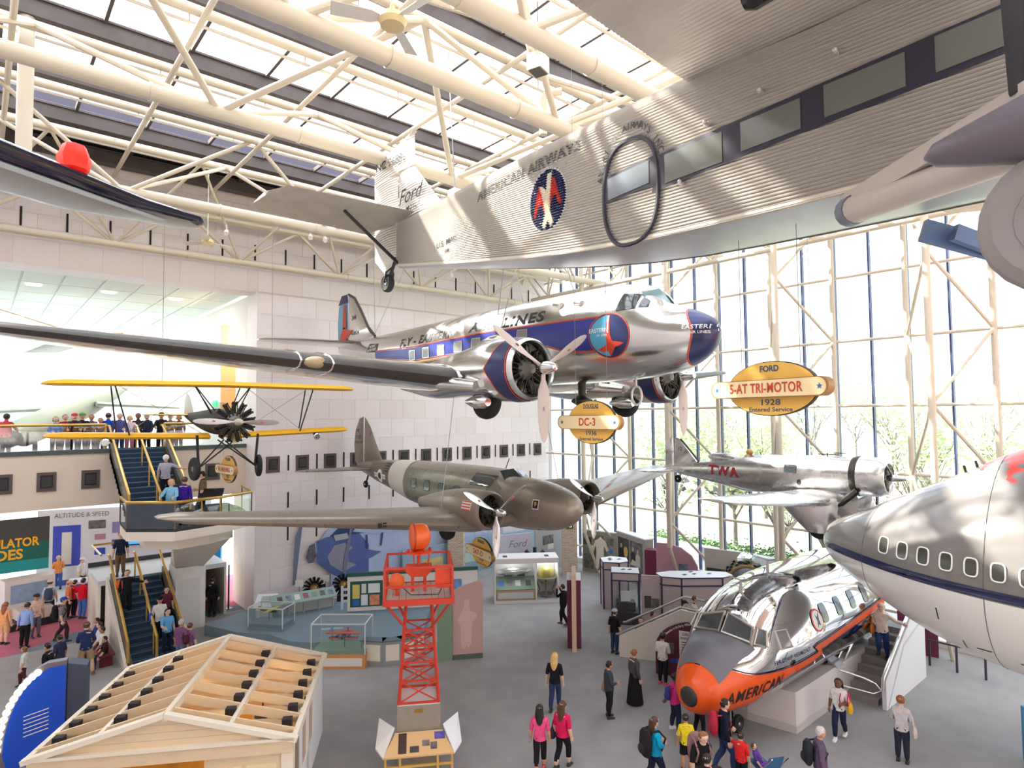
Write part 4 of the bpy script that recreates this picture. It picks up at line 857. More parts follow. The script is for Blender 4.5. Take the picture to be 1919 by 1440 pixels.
# ================================================================ yellow-winged biplane
def biplane():
    X = 6.45; R = thing('yellow_winged_biplane', 'biplane with yellow wings and bare radial engine hanging in front of the balcony', 'aircraft', (X, 23, 7.2))
    YEL = mat('chrome_yellow_fabric', (246, 186, 26), .45); TAN = mat('wing_underside_tan', (222, 180, 130), .5); DKG = mat('dark_olive_fuselage', (66, 68, 62), .7, spec=.15)
    for sg in (-1, 1):
        for nm, z0, dz, y0, half, x00 in (('upper_wing', 9.98, -.05, 22.6, 5.0, .0), ('lower_wing', 8.2, .14, 22.9, 4.9, .35)):
            g = G(YEL); F = foil(8, .1, .03); k = len(F); b0 = len(g.f); g.mat(TAN); ti = g.cur; g.mat(YEL)
            secs = [(x00, y0, z0, 1.4, 1), (half * .9, y0, z0 + dz * .9, 1.4, 1), (half * .97, y0 + .2, z0 + dz, 1.15, .9), (half, y0 + .5, z0 + dz, .5, .7)]
            wing(g, [(X + sg * a, b, c, d, e) for a, b, c, d, e in secs], .15, .03, 8)
            for q in range(len(secs) - 1):
                for j in range(k):
                    if j >= k // 2 + 1: g.mi[b0 + q * k + j] = ti
            pb(g, nm, R)
        g = G(INK)
        for y in (22.75, 23.5): g.tube((X + sg * 3.2, y, 9.93), (X + sg * 2.75 + (0 if y < 23 else .25 * sg), y + .15, 8.33), .025, n=6)
        pb(g, 'wing_strut', R)
        g = G(INK)
        for a, b in (((X + sg * .9, 22.75, 9.95), (X + sg * .28, 22.3, 8.95)), ((X + sg * .75, 23.4, 9.95), (X + sg * .28, 23.0, 9.0)), ((X + sg * .9, 22.75, 9.95), (X + sg * .3, 23.1, 9.0))): g.tube(a, b, .02, n=6)
        pb(g, 'cabane_strut', R)
        g = G(mat('wire', (150, 150, 150), .4, .5)); g.tube((X + sg * 3.1, 23, 9.93), (X + sg * .4, 23, 8.2), .008, n=4); g.tube((X + sg * 2.8, 23, 8.4), (X + sg * .8, 23, 9.95), .008, n=4); pb(g, 'bracing_wire', R)
        # landing gear
        x = X + sg * 1.02
        wheel(R, (x, 22.2, 7.2), .38, .16, BLACK, mat('wheel_cover_grey', (110, 116, 118), .4, .3), ax=(1, -.15 * sg, 0))
        g = G(INK); g.tube((x - sg * .12, 22.2, 7.25), (x - sg * .05, 22.15, 8.3), .045, n=8); g.tube((x - sg * .1, 22.2, 7.2), (X - sg * .15, 22.0, 8.1), .025); g.tube((x - sg * .1, 22.25, 7.2), (X - sg * .1, 23.0, 8.1), .025); g.mat(CHROME).tube((x - sg * .12, 22.19, 7.3), (x - sg * .09, 22.18, 7.7), .035); pb(g, 'gear_leg', R)
        g = G(CHROME); xx = X + sg * 3.4; g.lathe([(.02, .25), (.1, .12), (.13, 0), (.1, -.03)], (xx, 22.85, 8.12), (0, 1, .2), 12); g.mat(INK).cbox((xx, 23.0, 8.22), (.12, .2, .1)); pb(g, 'landing_light', R)
    T = [(21.6, 8.7, .28, .3, .3, 2.2), (22.2, 8.7, .38, .4, .42, 2.2), (23.5, 8.72, .4, .46, .44, 2.2), (25, 8.78, .32, .36, .36, 2.1), (27, 8.9, .14, .16, .18, 2), (27.8, 8.95, .05, .08, .08, 2)]
    g = G(DKG); fus(g, T, X, steps(21.6, 27.8, 14), 22); pb(g, 'fuselage', R)
    engine(R, (X, 21.45, 8.72), .66, 13); prop(R, (X, 21.15, 8.72), 1.35, 2, radians(92), mat('prop_grey', (196, 186, 182), .4), .22, mat('hub_cream', (210, 200, 180), .4), .1, dot=RED)
    g = G(mat('fin_pale_green', (198, 206, 200), .5)); vert_tail(g, [(26.6, 9.05), (27.2, 9.7), (27.7, 9.9), (28.0, 9.6), (28.1, 8.9)], X, .03); pb(g, 'fin', R)
    for sg in (-1, 1): g = G(YEL); wing(g, [(X + sg * .05, 26.9, 8.98, 1.2, 1), (X + sg * 1.4, 27.3, 9.0, .8, 1), (X + sg * 1.6, 27.6, 9.0, .3, 1)], .07, 0, 6); pb(g, 'tailplane', R)
    g = G(PANE); g.add([(X - .25, 23.1, 9.1), (X + .25, 23.1, 9.1), (X + .18, 23.3, 9.4), (X - .18, 23.3, 9.4)], [(0, 1, 2, 3)]); pb(g, 'windscreen', R)
    g = G(CREAM); g.lathe([(.02, -.04), (.12, -.03), (.12, 0)], (X + .05, 21.7, 8.12), (0, 1, 0), 16); pb(g, 'oil_cooler_cap', R)
    for sg in (-1, 1): g = G(mat('steel_cable', (150, 150, 150), .4, .6)); g.tube((X + sg * 1.8, 23.2, 10.1), (X + sg * 1.8, 23.3, 16.2), .01, n=4); pb(g, 'hanging_cable', R)
biplane()

# ================================================================ dark wing reaching in from the left
def dark_wing():
    R = thing('dark_blue_wing', 'glossy dark blue wing with grey underside reaching in from the left edge', 'aircraft wing', (1.0, 8, 11.2))
    NV = mat('gloss_midnight', (34, 36, 62), .08, spec=.8); GU = mat('grey_underside', (150, 146, 140), .3, .1, var=.04, scale=1.5)
    a = V((-1.9, 5.4, 11.28)); b = V((2.25, 8.55, 11.36)); d = (b - a).normalized(); back = V((-d.y, d.x, 0))
    rings = []; F = foil(10, .11, .0); mi = []
    for t in (0, .2, .4, .6, .8, .93, .98, 1.0):
        c = 1.9 * (.98 - .45 * t) * (1 if t < .93 else .75 if t < .98 else .5 if t < 1 else .18); p = a.lerp(b, t); off = back * (0 if t < .93 else (.95 - .45 * t) * (1 - c / (.98 - .45 * t)) * .6)
        rings.append([p + off + back * (c * u) + V((0, 0, c * w * (1.0 if w > 0 else .75))) for u, w in F])
    g = G(GU); g.mat(NV); ni = g.cur; g.mat(GU); g.loft(rings); k = len(F)
    for q in range(len(rings) - 1):
        for j in range(k):
            u = (F[j][0] + F[(j + 1) % k][0]) / 2; w = F[j][1] + F[(j + 1) % k][1]
            if w > 0 or u < .2: g.mi[q * k + j] = ni
    wgo = pb(g, 'wing_panel', R, smooth=60)
    g = G(mat('pale_stripe', (214, 226, 224), .25)); L = []
    for t in (0, .3, .6, .9):
        c = .98 - .45 * t; p = a.lerp(b, t); c *= 1.9; L.append([p + back * c * .2 + V((0, 0, -c * .05)), p + back * c * .3 + V((0, 0, -c * .052))])
    g.loft(L, caps=False, close=False); pb(g, 'edge_stripe', wgo)
    g = G(mat('red_lens', (244, 44, 30), .3, emit=.5)); c = a.lerp(b, .64) + back * .12; g.lathe([(.13, 0), (.15, .1), (.1, .24), (.02, .27)], c + V((0, 0, .06)), (0, 0, 1), 8); pb(g, 'red_light', R)
dark_wing()
# ================================================================ big jet nose at right (heading +Y)
def jumbo():
    X = 19.75; R = thing('jet_airliner_nose', 'grey and white jumbo jet nose section with navy stripe and red crown', 'aircraft', (X, 2, 2.3))
    GR = mat('gloss_grey', (124, 120, 116), .14, spec=.4); WH = mat('gloss_white_belly', (232, 228, 222), .25)
    # columns: y, half width, z top, z bottom, z belt
    ST = [(8.36, .02, 5.14, 5.1, 5.12), (8.3, .3, 5.36, 4.88, 5.11), (8.1, .72, 5.58, 4.6, 5.1), (7.7, 1.2, 5.82, 4.3, 5.08), (7.0, 1.78, 6.15, 3.9, 5.06), (6.2, 2.3, 6.55, 3.5, 5.03), (5.4, 2.72, 6.95, 3.12, 5.0), (4.5, 3.02, 7.42, 2.82, 4.97), (3.5, 3.22, 7.95, 2.6, 4.94), (2, 3.32, 8.55, 2.45, 4.9), (0, 3.35, 9.0, 2.38, 4.88), (-6, 3.35, 9.2, 2.35, 4.86)]
    ST.sort()
    def ring(y, n=56):
        w, zt, zb, zm = interp(ST, y); out = []
        for j in range(n):
            t = 2 * pi * (j + .5) / n; c, s_ = cos(t), sin(t); e = 2.0 if s_ < 0 else 1.85
            out.append((X + w * sgn(c) * abs(c) ** (2 / 2.0), y, zm + ((zt - zm) if s_ > 0 else (zm - zb)) * sgn(s_) * abs(s_) ** (2 / (2.0 if s_ < 0 else 1.9))))
        return out
    ys = [8.36, 8.33, 8.28, 8.2, 8.1, 7.95, 7.7, 7.35] + steps(7.0, -6, 30)
    g = G(GR); g.mat(WH); wi = g.cur; g.mat(GR); n = 56; g.loft([ring(y, n) for y in ys])
    for q in range(len(ys) - 1):
        for j in range(n):
            if n / 2 <= j + .01 < n - 1 + .5: g.mi[q * n + j] = wi
    body = pb(g, 'fuselage', R, smooth=60)
    def S(off, sg=-1):
        def fn(y, z):
            w, zt, zb, zm = interp(ST, y); q = (z - zm) / ((zt - zm) if z > zm else (zm - zb)); q = max(-.999, min(.999, q)); e = 1.9 if z > zm else 2.0
            return (X + sg * (w * (1 - abs(q) ** e) ** .5 + off), y, z)
        return fn
    for sg in (-1, 1):
        F = S(.008, sg); g = G(mat('stripe_midnight', (38, 42, 80), .2)); g.decal([(y, interp(ST, y)[3] + .1) for y in steps(8.3, -6, 40)] + [(y, interp(ST, y)[3] - .1) for y in steps(-6, 8.3, 40)], F, .5); pb(g, 'navy_stripe', body)
    F = S(.012)
    wm = mat('jet_window', (76, 76, 70), .12, spec=.5)
    for k in range(14):
        y = 5.98 - .5 * k; z = interp(ST, y)[3] + .5; pl = [(y + .13 * sgn(cos(a)) * abs(cos(a)) ** .55, z + .19 * sgn(sin(a)) * abs(sin(a)) ** .55) for a in [2 * pi * i / 20 for i in range(20)]]
        g = G(wm); g.decal(pl, F, .3); g.mat(WHITEP); g.path([S(.014)(*p) for p in pl], .018, 6, True); pb(g, 'cabin_window', body)
    # red crown
    g = G(mat('crown_red', (226, 62, 48), .2)); rr = []
    for y in steps(4.2, -6, 14):
        w, zt, zb, zm = interp(ST, y); row = []
        for q in steps(-1, 1, 12):
            a = pi / 2 + q * (.3 + .7 * min(1, (4.3 - y) / 1.6)) * 1.0; c, s_ = cos(a), sin(a); row.append((X - (w * c) * 1.003, y, zm + (zt - zm) * abs(s_) ** (2 / 1.9) * 1.004))
        rr.append(row)
    g.loft(rr, caps=False, close=False); pb(g, 'red_crown', body)
    # panel seams and small marks
    for y in (6.6, 3.75, 1.4):
        g = G(mat('seam_grey', (96, 92, 92), .6)); g.path([(X + (p[0] - X) * 1.001, p[1], p[2]) for p in ring(y, 48)], .008, 4, True); pb(g, 'panel_seam', body)
    for y, z, a, b in ((4.75, 4.35, 0, .3), (4.35, 3.62, 0, .25), (4.1, 3.5, .3, -.02), (3.3, 3.4, .35, 0), (2.9, 4.3, .4, 0)):
        g = G(INK); g.decal(ribbon([(y, z), (y - a, z - b)], .03), S(.006), .2); pb(g, 'service_mark', body)
    g = G(INK)
    for y in (4.6, 4.35): p = interp(ST, y); g.tube((X - .5, y, p[1] - .1), (X - .5, y + .05, p[1] + .12), .03); 
    pb(g, 'sensor_probe', body, kind='stuff')
    g = G(mat('support_grey', (190, 186, 182), .6)); g.box(X - 2.2, X + 2.2, -5, -3, 0, 3); pb(g, 'support_plinth', R)
jumbo()

# ================================================================ propliner nose on the floor (heading -X)
def propliner():
    Y = 9.65; R = thing('propliner_nose', 'silver propliner nose section with orange chin and AMERICAN lettering on the floor', 'aircraft', (18, Y, .0))
    POL = mat('mirror_aluminium', (232, 232, 236), .06, 1., bump=.1, bscale=1.3, rvar=.03, scale=3)
    # d from nose tip: zc, half width, up, down, exponent
    T = [(14.25, 1.5, .03, .03, .03, 2), (14.3, 1.5, .28, .28, .28, 2), (14.45, 1.52, .48, .46, .46, 2), (14.8, 1.6, .74, .68, .66, 2), (15.3, 1.76, .98, .88, .88, 2), (15.75, 1.9, 1.16, .82, 1.06, 2.05), (15.95, 1.96, 1.22, .84, 1.12, 2.1), (16.3, 2.06, 1.32, 1.18, 1.23, 2.1), (16.9, 2.18, 1.43, 1.46, 1.34, 2.1),
         (17.8, 2.3, 1.54, 1.6, 1.46, 2.05), (19, 2.38, 1.6, 1.64, 1.54, 2), (24, 2.38, 1.6, 1.62, 1.54, 2)]
    def ring(x, n=40, off=0.):
        zc, w, ht, hb, e = interp(T, x); return [(x, Y + (w + off) * sgn(cos(t)) * abs(cos(t)) ** (2 / e), zc + ((ht if sin(t) > 0 else hb) + off) * sgn(sin(t)) * abs(sin(t)) ** (2 / e)) for t in [2 * pi * (j + .5) / n for j in range(n)]]
    xs = [14.25, 14.27, 14.3, 14.36, 14.45, 14.6, 14.8, 15.05, 15.3, 15.5] + steps(15.7, 23.4, 26)
    g = G(POL); g.loft([ring(x) for x in xs]); body = pb(g, 'fuselage', R, smooth=60)
    def S(off=.008, sg=-1):
        def fn(x, z):
            zc, w, ht, hb, e = interp(T, x); q = (z - zc) / (ht if z > zc else hb); q = max(-.999, min(.999, q)); return (x, Y + sg * (w * (1 - abs(q) ** e) ** (1 / e) + off), z + off * q)
        return fn
    OR = mat('racing_orange', (238, 92, 30), .25); BLU = mat('edge_navy', (38, 44, 92), .3); GRY = mat('antiglare_grey', (112, 110, 116), .45)
    # orange chin: upper and lower limits along x
    def ztop(x): return interp([(14.25, 2.2), (14.7, 2.36), (15.0, 2.22), (15.6, 2.02), (17.0, 1.98), (18.0, 2.05)], x)[0]
    def zbot(x): return interp([(14.25, 1.0), (15.0, .95), (15.6, 1.05), (16.3, 1.55), (17.0, 1.72), (18.0, 1.8)], x)[0]
    for sg in (-1, 1):
        g = G(OR); A = steps(14.255, 17.35, 24)
        rows = []
        for x in A:
            zc, w, ht, hb, e = interp(T, x); hi = min(ztop(x), zc + ht * .995); lo = max(zbot(x), zc - hb * .995); F = S(.008, sg)
            rows.append([(lambda p: (p[0] - .012, p[1], p[2]))(F(x, lerp(lo, hi, i / 12))) for i in range(13)])
        g.loft(rows, caps=False, close=False); pb(g, 'orange_chin', body)
        g = G(OR); F = S(.018, sg)
        bolt = [(17.3, 1.98), (18.35, 2.06), (18.1, 2.24), (18.3, 2.3), (23.3, 2.62), (23.3, 2.42), (18.55, 2.12), (18.75, 1.95), (18.4, 1.88), (17.3, 1.72)]
        g.decal(bolt, F, .25); pb(g, 'orange_bolt', body)
        g = G(BLU); F2 = S(.026, sg); stripes(g, [(x, ztop(x) + .02) for x in steps(14.95, 17.3, 10)] + [(18.35, 2.08), (18.1, 2.26), (18.3, 2.32), (23.3, 2.64)], .03, F2); stripes(g, [(x, zbot(x) - .02) for x in steps(15.3, 17.3, 8)] + [(18.4, 1.86), (18.75, 1.93), (18.55, 2.1), (23.3, 2.4)], .03, F2); pb(g, 'navy_edge', body)
    g = G(OR); g.loft([[(p[0] - .014, p[1], p[2]) for p in ring(x, 40, .008)] for x in (14.255, 14.27, 14.3, 14.36, 14.45, 14.58, 14.7)]); pb(g, 'orange_nose', body, smooth=60)
    # black-grey anti-glare panel
    g = G(GRY); rows = []
    for x in steps(14.72, 15.98, 8):
        zc, w, ht, hb, e = interp(T, x); a0 = .5 + .62 * min(1, (x - 14.7) / .9) * .35; rows.append([(x - .012, Y + (w + .022) * sgn(cos(a)) * abs(cos(a)) ** (2 / e), zc + (ht + .022) * abs(sin(a)) ** (2 / e)) for a in steps(a0, pi - a0, 12)])
    g.loft(rows, caps=False, close=False); pb(g, 'antiglare_panel', body)
    g = G(mat('radome_black', (50, 46, 46), .5)); g.lathe([(.02, -.03), (.16, -.02), (.25, .03), (.28, .1)], (14.23, Y, 1.5), (1, 0, 0), 20); pb(g, 'nose_disc', body)
    # cockpit windows: framed panes standing on the brow
    FRM_ = mat('window_frame_grey', (196, 190, 182), .3, .7)
    def pane(pts, nm='cockpit_window'):
        c = sum((V(p) for p in pts), V()) / len(pts); nrm = (V(pts[1]) - V(pts[0])).cross(V(pts[2]) - V(pts[0])).normalized()
        if nrm.x > 0 and abs(nrm.x) > .3: nrm = -nrm
        g = G(FRM_); g.path([V(p) + nrm * .01 for p in pts], .045, 6, True); o = pb(g, 'window_frame', body); g = G(WINDK); g.poly([V(p) + nrm * .012 for p in pts]); pb(g, 'window_pane', o)
    for sg in (-1, 1):
        pane([(15.86, Y + sg * .05, 2.82), (15.95, Y + sg * .82, 2.7), (16.2, Y + sg * .78, 3.04), (16.2, Y + sg * .05, 3.26)])
        pane([(15.99, Y + sg * .93, 2.68), (16.2, Y + sg * 1.16, 2.62), (16.38, Y + sg * 1.06, 2.96), (16.25, Y + sg * .87, 3.02)])
        F = S(.02, sg); g = G(FRM_); pl = [(16.6, 2.5), (17.05, 2.5), (17.0, 2.92), (16.64, 2.92)]; g.path([F(*p) for p in pl], .035, 6, True); o = pb(g, 'window_frame', body); g = G(mat('side_pane_grey', (128, 122, 124), .15, spec=.9)); g.decal(pl, F, .2); pb(g, 'window_pane', o)
        g = G(FRM_); rr = [[(15.9 + .15 * q, Y + sg * q * .9, 3.55 - .12 * q + h) for h in (-.08, .03)] for q in steps(0, 1, 6)]
        for xx in (19.0, 20.0, 21.0, 22.0):
            F = S(.012, sg); pl = [(xx + .19 * sgn(cos(a)) * abs(cos(a)) ** .5, 3.0 + .26 * sgn(sin(a)) * abs(sin(a)) ** .5) for a in [2 * pi * i / 18 for i in range(18)]]; g = G(WINDK); g.decal(pl, F, .3); pb(g, 'cabin_window', body)
    F = S(.034); g = G(INK); g.dtext('AMERICAN', .42, (15.72, 1.6), lambda a, z: F(a, z + (a - 15.72) * .12), .014, 1.1, .18, fit=1.85); pb(g, 'airline_lettering', body)
    g = G(BLU); F = S(.008); g.dtext('FLAGSHIP VERMONT', .15, (17.1, 2.22), lambda a, z: F(a, z + (a - 17.1) * .04), .004, 1.3, fit=1.6); pb(g, 'ship_name', body)
    g = G(RED); g.decal(circ(18.5, 2.9, .3), S(.014), .15); g.mat(WHITEP); g.decal(circ(18.5, 2.9, .25), S(.018), .15); g.mat(BLU); g.decal([(18.42, 3.08), (18.5, 2.98), (18.62, 3.1), (18.56, 2.9), (18.6, 2.74), (18.5, 2.8), (18.4, 2.7), (18.46, 2.88)], S(.022), .15); pb(g, 'eagle_emblem', body)
    # roof aerials
    for x in (17.0, 18.6): g = G(FRM_); zt = interp(T, x); z = zt[0] + zt[2]; g.tube((x, Y, z - .02), (x, Y, z + .35), .05, .03); g.tube((x, Y, z + .33), (x - .12, Y - .3, z + .42), .025); g.tube((x, Y, z + .33), (x - .12, Y + .3, z + .42), .025); pb(g, 'roof_aerial', body)
    # nose wheel
    wheel(R, (16.3, Y - .2, .24), .24, .15, name='nose_wheel', ax=(0, 1, 0)); wheel(R, (16.3, Y + .2, .24), .24, .15, name='nose_wheel', ax=(0, 1, 0)); g = G(CHROME); g.tube((16.3, Y, .24), (16.3, Y, 1.1), .07); g.tube((16.3, Y - .28, .24), (16.3, Y + .28, .24), .04); pb(g, 'nose_gear', R)
    # plinth that carries it
    PK = mat('plinth_pale', (226, 216, 212), .6); P = thing('display_plinth', 'pale angled plinth carrying the propliner nose section', 'plinth', (18, Y, 0))
    g = G(PK); pl = [(17.45, 8.35), (23.5, 8.35), (23.5, 10.95), (17.45, 10.95), (17.2, 9.65)]; zz = .0
    rr = [[(a, b, z) for a, b in pl] for z in (0, 1.1)]; g.loft(rr); pb(g, 'plinth_body', P, smooth=0)
    g = G(mat('plinth_skirt', (206, 196, 192), .6)); g.loft([[(20 + (a - 20) * 1.012, Y + (b - Y) * 1.02, z) for a, b in pl] for z in (0, .2)]); pb(g, 'skirting', P, smooth=0)
propliner()
# ================================================================ signs that hang under the aircraft
def sign(name, label, c, ax, w, h, top, mid, year, low='Entered Service', up=16.3):
    ax = V((ax[0], ax[1], 0)).normalized(); n = V((ax.y, -ax.x, 0))   # n faces the viewer
    if n.dot(V((-c[0], -c[1], 0))) < 0: n = -n
    u = V((0, 0, 1)).cross(n).normalized(); v = V((0, 0, 1)); c = V(c)
    R = thing(name, label, 'sign', c)
    E = circ(0, 0, w * .385, h / 2, 40)
    g = G(mat('sign_edge', (70, 56, 48), .5)); g.prism(E, c - n * .06, u, v, .06); o = pb(g, 'oval_back', R)
    g = G(AMBER); g.prism([(a * .975, b * .97) for a, b in E], c + n * .0, u, v, .012); pb(g, 'oval_face', o)
    r = h * .165; bar = [(w / 2 - r + r * cos(a), r * sin(a)) for a in steps(-pi / 2, pi / 2, 10)] + [(-w / 2 + r + r * cos(a), r * sin(a)) for a in steps(pi / 2, 3 * pi / 2, 10)]
    g = G(mat('bar_edge', (168, 124, 70), .5)); g.prism(bar, c + n * .0, u, v, .13); b = pb(g, 'name_bar', R)
    g = G(CREAM); g.prism([(a * .965, q * .9) for a, q in bar], c + n * .13, u, v, .008); pb(g, 'bar_face', b)
    g = G(mat('sign_letters_red', (206, 74, 44), .5)); g.text(mid, r * 1.5, c + n * .139, u, v, .004, .02, 1.05, fit=w * (.62 if len(mid) > 6 else .26 if len(mid) < 5 else .36)); pb(g, 'name_letters', b)
    g = G(mat('sign_letters_blue', (52, 84, 122), .5)); g.text(top, h * .15, c + n * .013 + v * h * .36, u, v, .004, .03, fit=w * (.16 if len(top) < 5 else .24)); g.text(year, h * .15, c + n * .013 - v * h * .255, u, v, .004, .012, fit=w * .16); g.text(low, h * .11, c + n * .013 - v * h * .385, u, v, .004, .01, fit=w * .37); pb(g, 'small_letters', o)
    g = G(mat('sign_star_blue', (40, 110, 160), .5))
    for q in (-1, 1):
        st = [(q * (w / 2 - r * 1.0) + (r * .34 if i % 2 == 0 else r * .14) * sin(pi * i / 5), (r * .34 if i % 2 == 0 else r * .14) * cos(pi * i / 5)) for i in range(10)]; g.prism(st, c + n * .139, u, v, .004)
    pb(g, 'star', b, kind='stuff')
    for q in (-1, 1): g = G(mat('steel_cable', (150, 150, 150), .4, .6)); p = c + u * q * w * .25 + v * h * .4; g.tube(p, V((p.x, p.y, up)), .006, n=4); pb(g, 'hanging_wire', R)
sign('aircraft_sign', 'large oval yellow sign reading FORD 5-AT TRI-MOTOR in front of the window', (9.0, 4.55, 9.25), (.25, 1.1), 2.1, .82, 'FORD', '5-AT TRI-MOTOR', '1928', up=11.7)
sign('aircraft_sign', 'oval yellow sign reading DOUGLAS DC-3 below the silver airliner', (10.65, 9.63, 8.7), (.02, 1.), 1.95, .99, 'DOUGLAS', 'DC-3', '1936', up=18.2)
sign('aircraft_sign', 'oval amber sign reading BOEING 247-D partly behind a propeller', (14.1, 18.2, 3.88), (.2, 1.), 2.2, 1.05, 'BOEING', '247-D', '1934', up=5.6)
sign('aircraft_sign', 'oval cream sign reading PITCAIRN PA-5 MAILWING beside the yellow biplane wheels', (6.5, 22.3, 7.12), (-.06, 1.), 1.75, .92, 'PITCAIRN', 'PA-5 MAILWING', '1927', up=8.4)

# ================================================================ generic board
def board(name, label, cat, p0, p1, z0, z1, t, m, deco=(), top=None, group=None, outline=None):
    p0 = V((*p0, 0)); p1 = V((*p1, 0)); u = (p1 - p0).normalized(); L = (p1 - p0).length; n = V((u.y, -u.x, 0))
    if n.dot(-p0) < 0: n = -n
    # picture frame: left to right for the viewer
    uu = V((0, 0, 1)).cross(n); o = p0 if uu.dot(u) > 0 else p1
    R = thing(name, label, cat, ((p0 + p1) / 2), group=group)
    ol = outline or [(0, z0), (L, z0), (L, z1), (0, z1)]
    g = G(m); g.prism(ol, o - n * t, uu, V((0, 0, 1)), t); b = pb(g, 'board', R, smooth=0)
    if top: g = G(top); g.prism([(-.02, z1), (L + .02, z1), (L + .02, z1 + .05), (-.02, z1 + .05)], o - n * (t + .02), uu, V((0, 0, 1)), t + .04); pb(g, 'cap', R, smooth=0)
    for k, d in enumerate(deco):
        x, z, w, h, mm = d[:5]; nm = d[5] if len(d) > 5 else 'picture'; e = .012 + .004 * (k % 3)
        g = G(mm); g.prism([(x, z), (x + w, z), (x + w, z + h), (x, z + h)], o + n * 0.001, uu, V((0, 0, 1)), e); pb(g, nm, b, smooth=0)
    R['_o'] = 0; del R['_o']
    return R, o, uu, n
def lines(o, uu, n, R, x, z, w, k, dz, m, wid=.02):
    for i in range(k):
        g = G(m); ww = w * (.85 + .15 * ((i * 7) % 3) / 2); q = o + n * .016; g.prism([(x, z - dz * i), (x + ww, z - dz * i), (x + ww, z - dz * i + wid), (x, z - dz * i + wid)], q, uu, V((0, 0, 1)), .003); pb(g, 'text_line', R, smooth=0)
BW1 = mat('photo_grey_print', (110, 108, 104), .5, var=.5, scale=5); BW2 = mat('photo_dark_print', (70, 70, 66), .5, var=.5, scale=7); COLP = mat('photo_colour_print', (120, 128, 150), .5, var=.5, scale=6)
MAUVE = mat('mauve_panel', (206, 180, 192), .6); MAROON = mat('maroon_panel', (116, 38, 70), .55); PLUM = mat('plum_panel', (96, 34, 58), .55); PINKP = mat('dusty_pink_panel', (190, 142, 156), .6); OLIVEP = mat('olive_grey_panel', (150, 148, 128), .6); KTOP = mat('kiosk_white_top', (240, 240, 242), .5); KSIDE = mat('kiosk_taupe', (196, 180, 178), .6); KTRIM = mat('kiosk_navy_trim', (58, 54, 92), .5)
SAGE = mat('sage_green', (132, 158, 134), .6); GREYW = mat('exhibit_grey', (176, 178, 176), .6); TEAL = mat('board_green', (40, 92, 84), .5); OFFW = mat('off_white_board', (232, 228, 218), .6); BLUEDOT = mat('blue_dot', (70, 120, 210), .5); DUSTB = mat('dusty_blue', (126, 146, 158), .7)
# ---------------------------------------------------------------- upright panels in the middle of the floor
board('info_board', 'tall green panel edge beside the orange tower', 'panel', (12.86, 19.24), (13.3, 18.92), 0, 2.5, .12, SAGE)
R_, o, uu, n = board('info_board', 'tall dusty pink panel with faded standing figure and curved top', 'panel', (13.34, 18.96), (14.3, 18.4), .18, 2.7, .12, mat('dusty_rose', (206, 168, 160), .6), outline=[(0, .18), (1.11, .18), (1.11, 2.74), (.8, 2.72), (.4, 2.62), (0, 2.45)])
FAINT = mat('rose_print', (222, 190, 182), .6)
g = G(FAINT); g.prism([(.3, .5), (.42, .35), (.5, .5), (.56, .38), (.68, .5), (.72, 1.3), (.9, 1.5), (.86, 1.65), (.68, 1.7), (.62, 1.85), (.62, 2.05), (.52, 2.15), (.42, 2.05), (.42, 1.85), (.32, 1.7), (.16, 1.4), (.24, 1.3), (.3, 1.2)], o + n * .002, uu, (0, 0, 1), .004); pb(g, 'printed_figure', R_, smooth=0)
g = G(mat('base_green', (92, 104, 90), .6)); g.prism([(0, 0), (1.11, 0), (1.11, .18), (0, .18)], o - n * .12, uu, (0, 0, 1), .12); pb(g, 'base', R_, smooth=0)
# maroon and tan pylon
R_ = thing('pylon_sign', 'tall narrow pylon of maroon slabs and a tan centre standing on the open floor', 'pylon', (17.35, 16.7, 0), radians(-46.3))
g = G(MAROON); g.box(-.26, .26, .1, 1.2, 0, 2.55); g.build('maroon_slab', R_, smooth=0)
g = G(mat('pylon_tan', (226, 196, 172), .6)); g.box(-.085, .085, -.25, 1.3, .0, 2.82); g.build('tan_slab', R_, smooth=0)
g = G(KTOP); g.box(-.27, -.087, .1, 1.2, 2.552, 2.58); g.box(.087, .27, .1, 1.2, 2.552, 2.58); g.build('cap', R_, smooth=0, kind='stuff')
# ---------------------------------------------------------------- globe case
R_ = thing('display_case', 'long white display case with silver model and brass globe', 'display case', (19.9, 22.2, 0), atan2(21.29 - 23.09, 21.15 - 18.68))
L = 3.06; CW = mat('case_white', (232, 228, 224), .5)
g = G(CW); g.box(-L / 2, L / 2, 0, 1.2, 0, .12); g.box(-L / 2, L / 2, 0, 1.2, 1.85, 2.08); g.box(-L / 2, -L / 2 + .06, 0, 1.2, .12, 1.85); g.box(L / 2 - .06, L / 2, 0, 1.2, .12, 1.85); g.box(.42, .48, 0, 1.2, .12, 1.85); g.box(-L / 2, L / 2, 1.15, 1.2, .12, 1.85); g.build('case_frame', R_, smooth=0)
for a, b in ((-.95, .42), (.48, L / 2)): pass
g = G(CASEGLASS); g.box(-L / 2 + .06, .42, .01, .02, .12, 1.85); g.build('glass_pane', R_, smooth=0); g = G(CASEGLASS); g.box(.48, L / 2 - .06, .01, .02, .12, 1.85); g.build('glass_pane', R_, smooth=0)
g = G(SAGE); g.add([(-L / 2 + .06, .1, .62), (.42, .1, .62), (.42, .7, 1.1), (-L / 2 + .06, .7, 1.1)], [(0, 1, 2, 3)]); g.build('sloped_panel', R_, smooth=0)
g = G(mat('wood_orange', (214, 150, 92), .5)); g.box(-L / 2 + .08, .4, .06, .1, .14, .58); g.build('wood_front', R_, smooth=0); g = G(OFFW); g.box(-L / 2 + .16, .32, .04, .06, .22, .5); g.build('white_inset', R_, smooth=0)
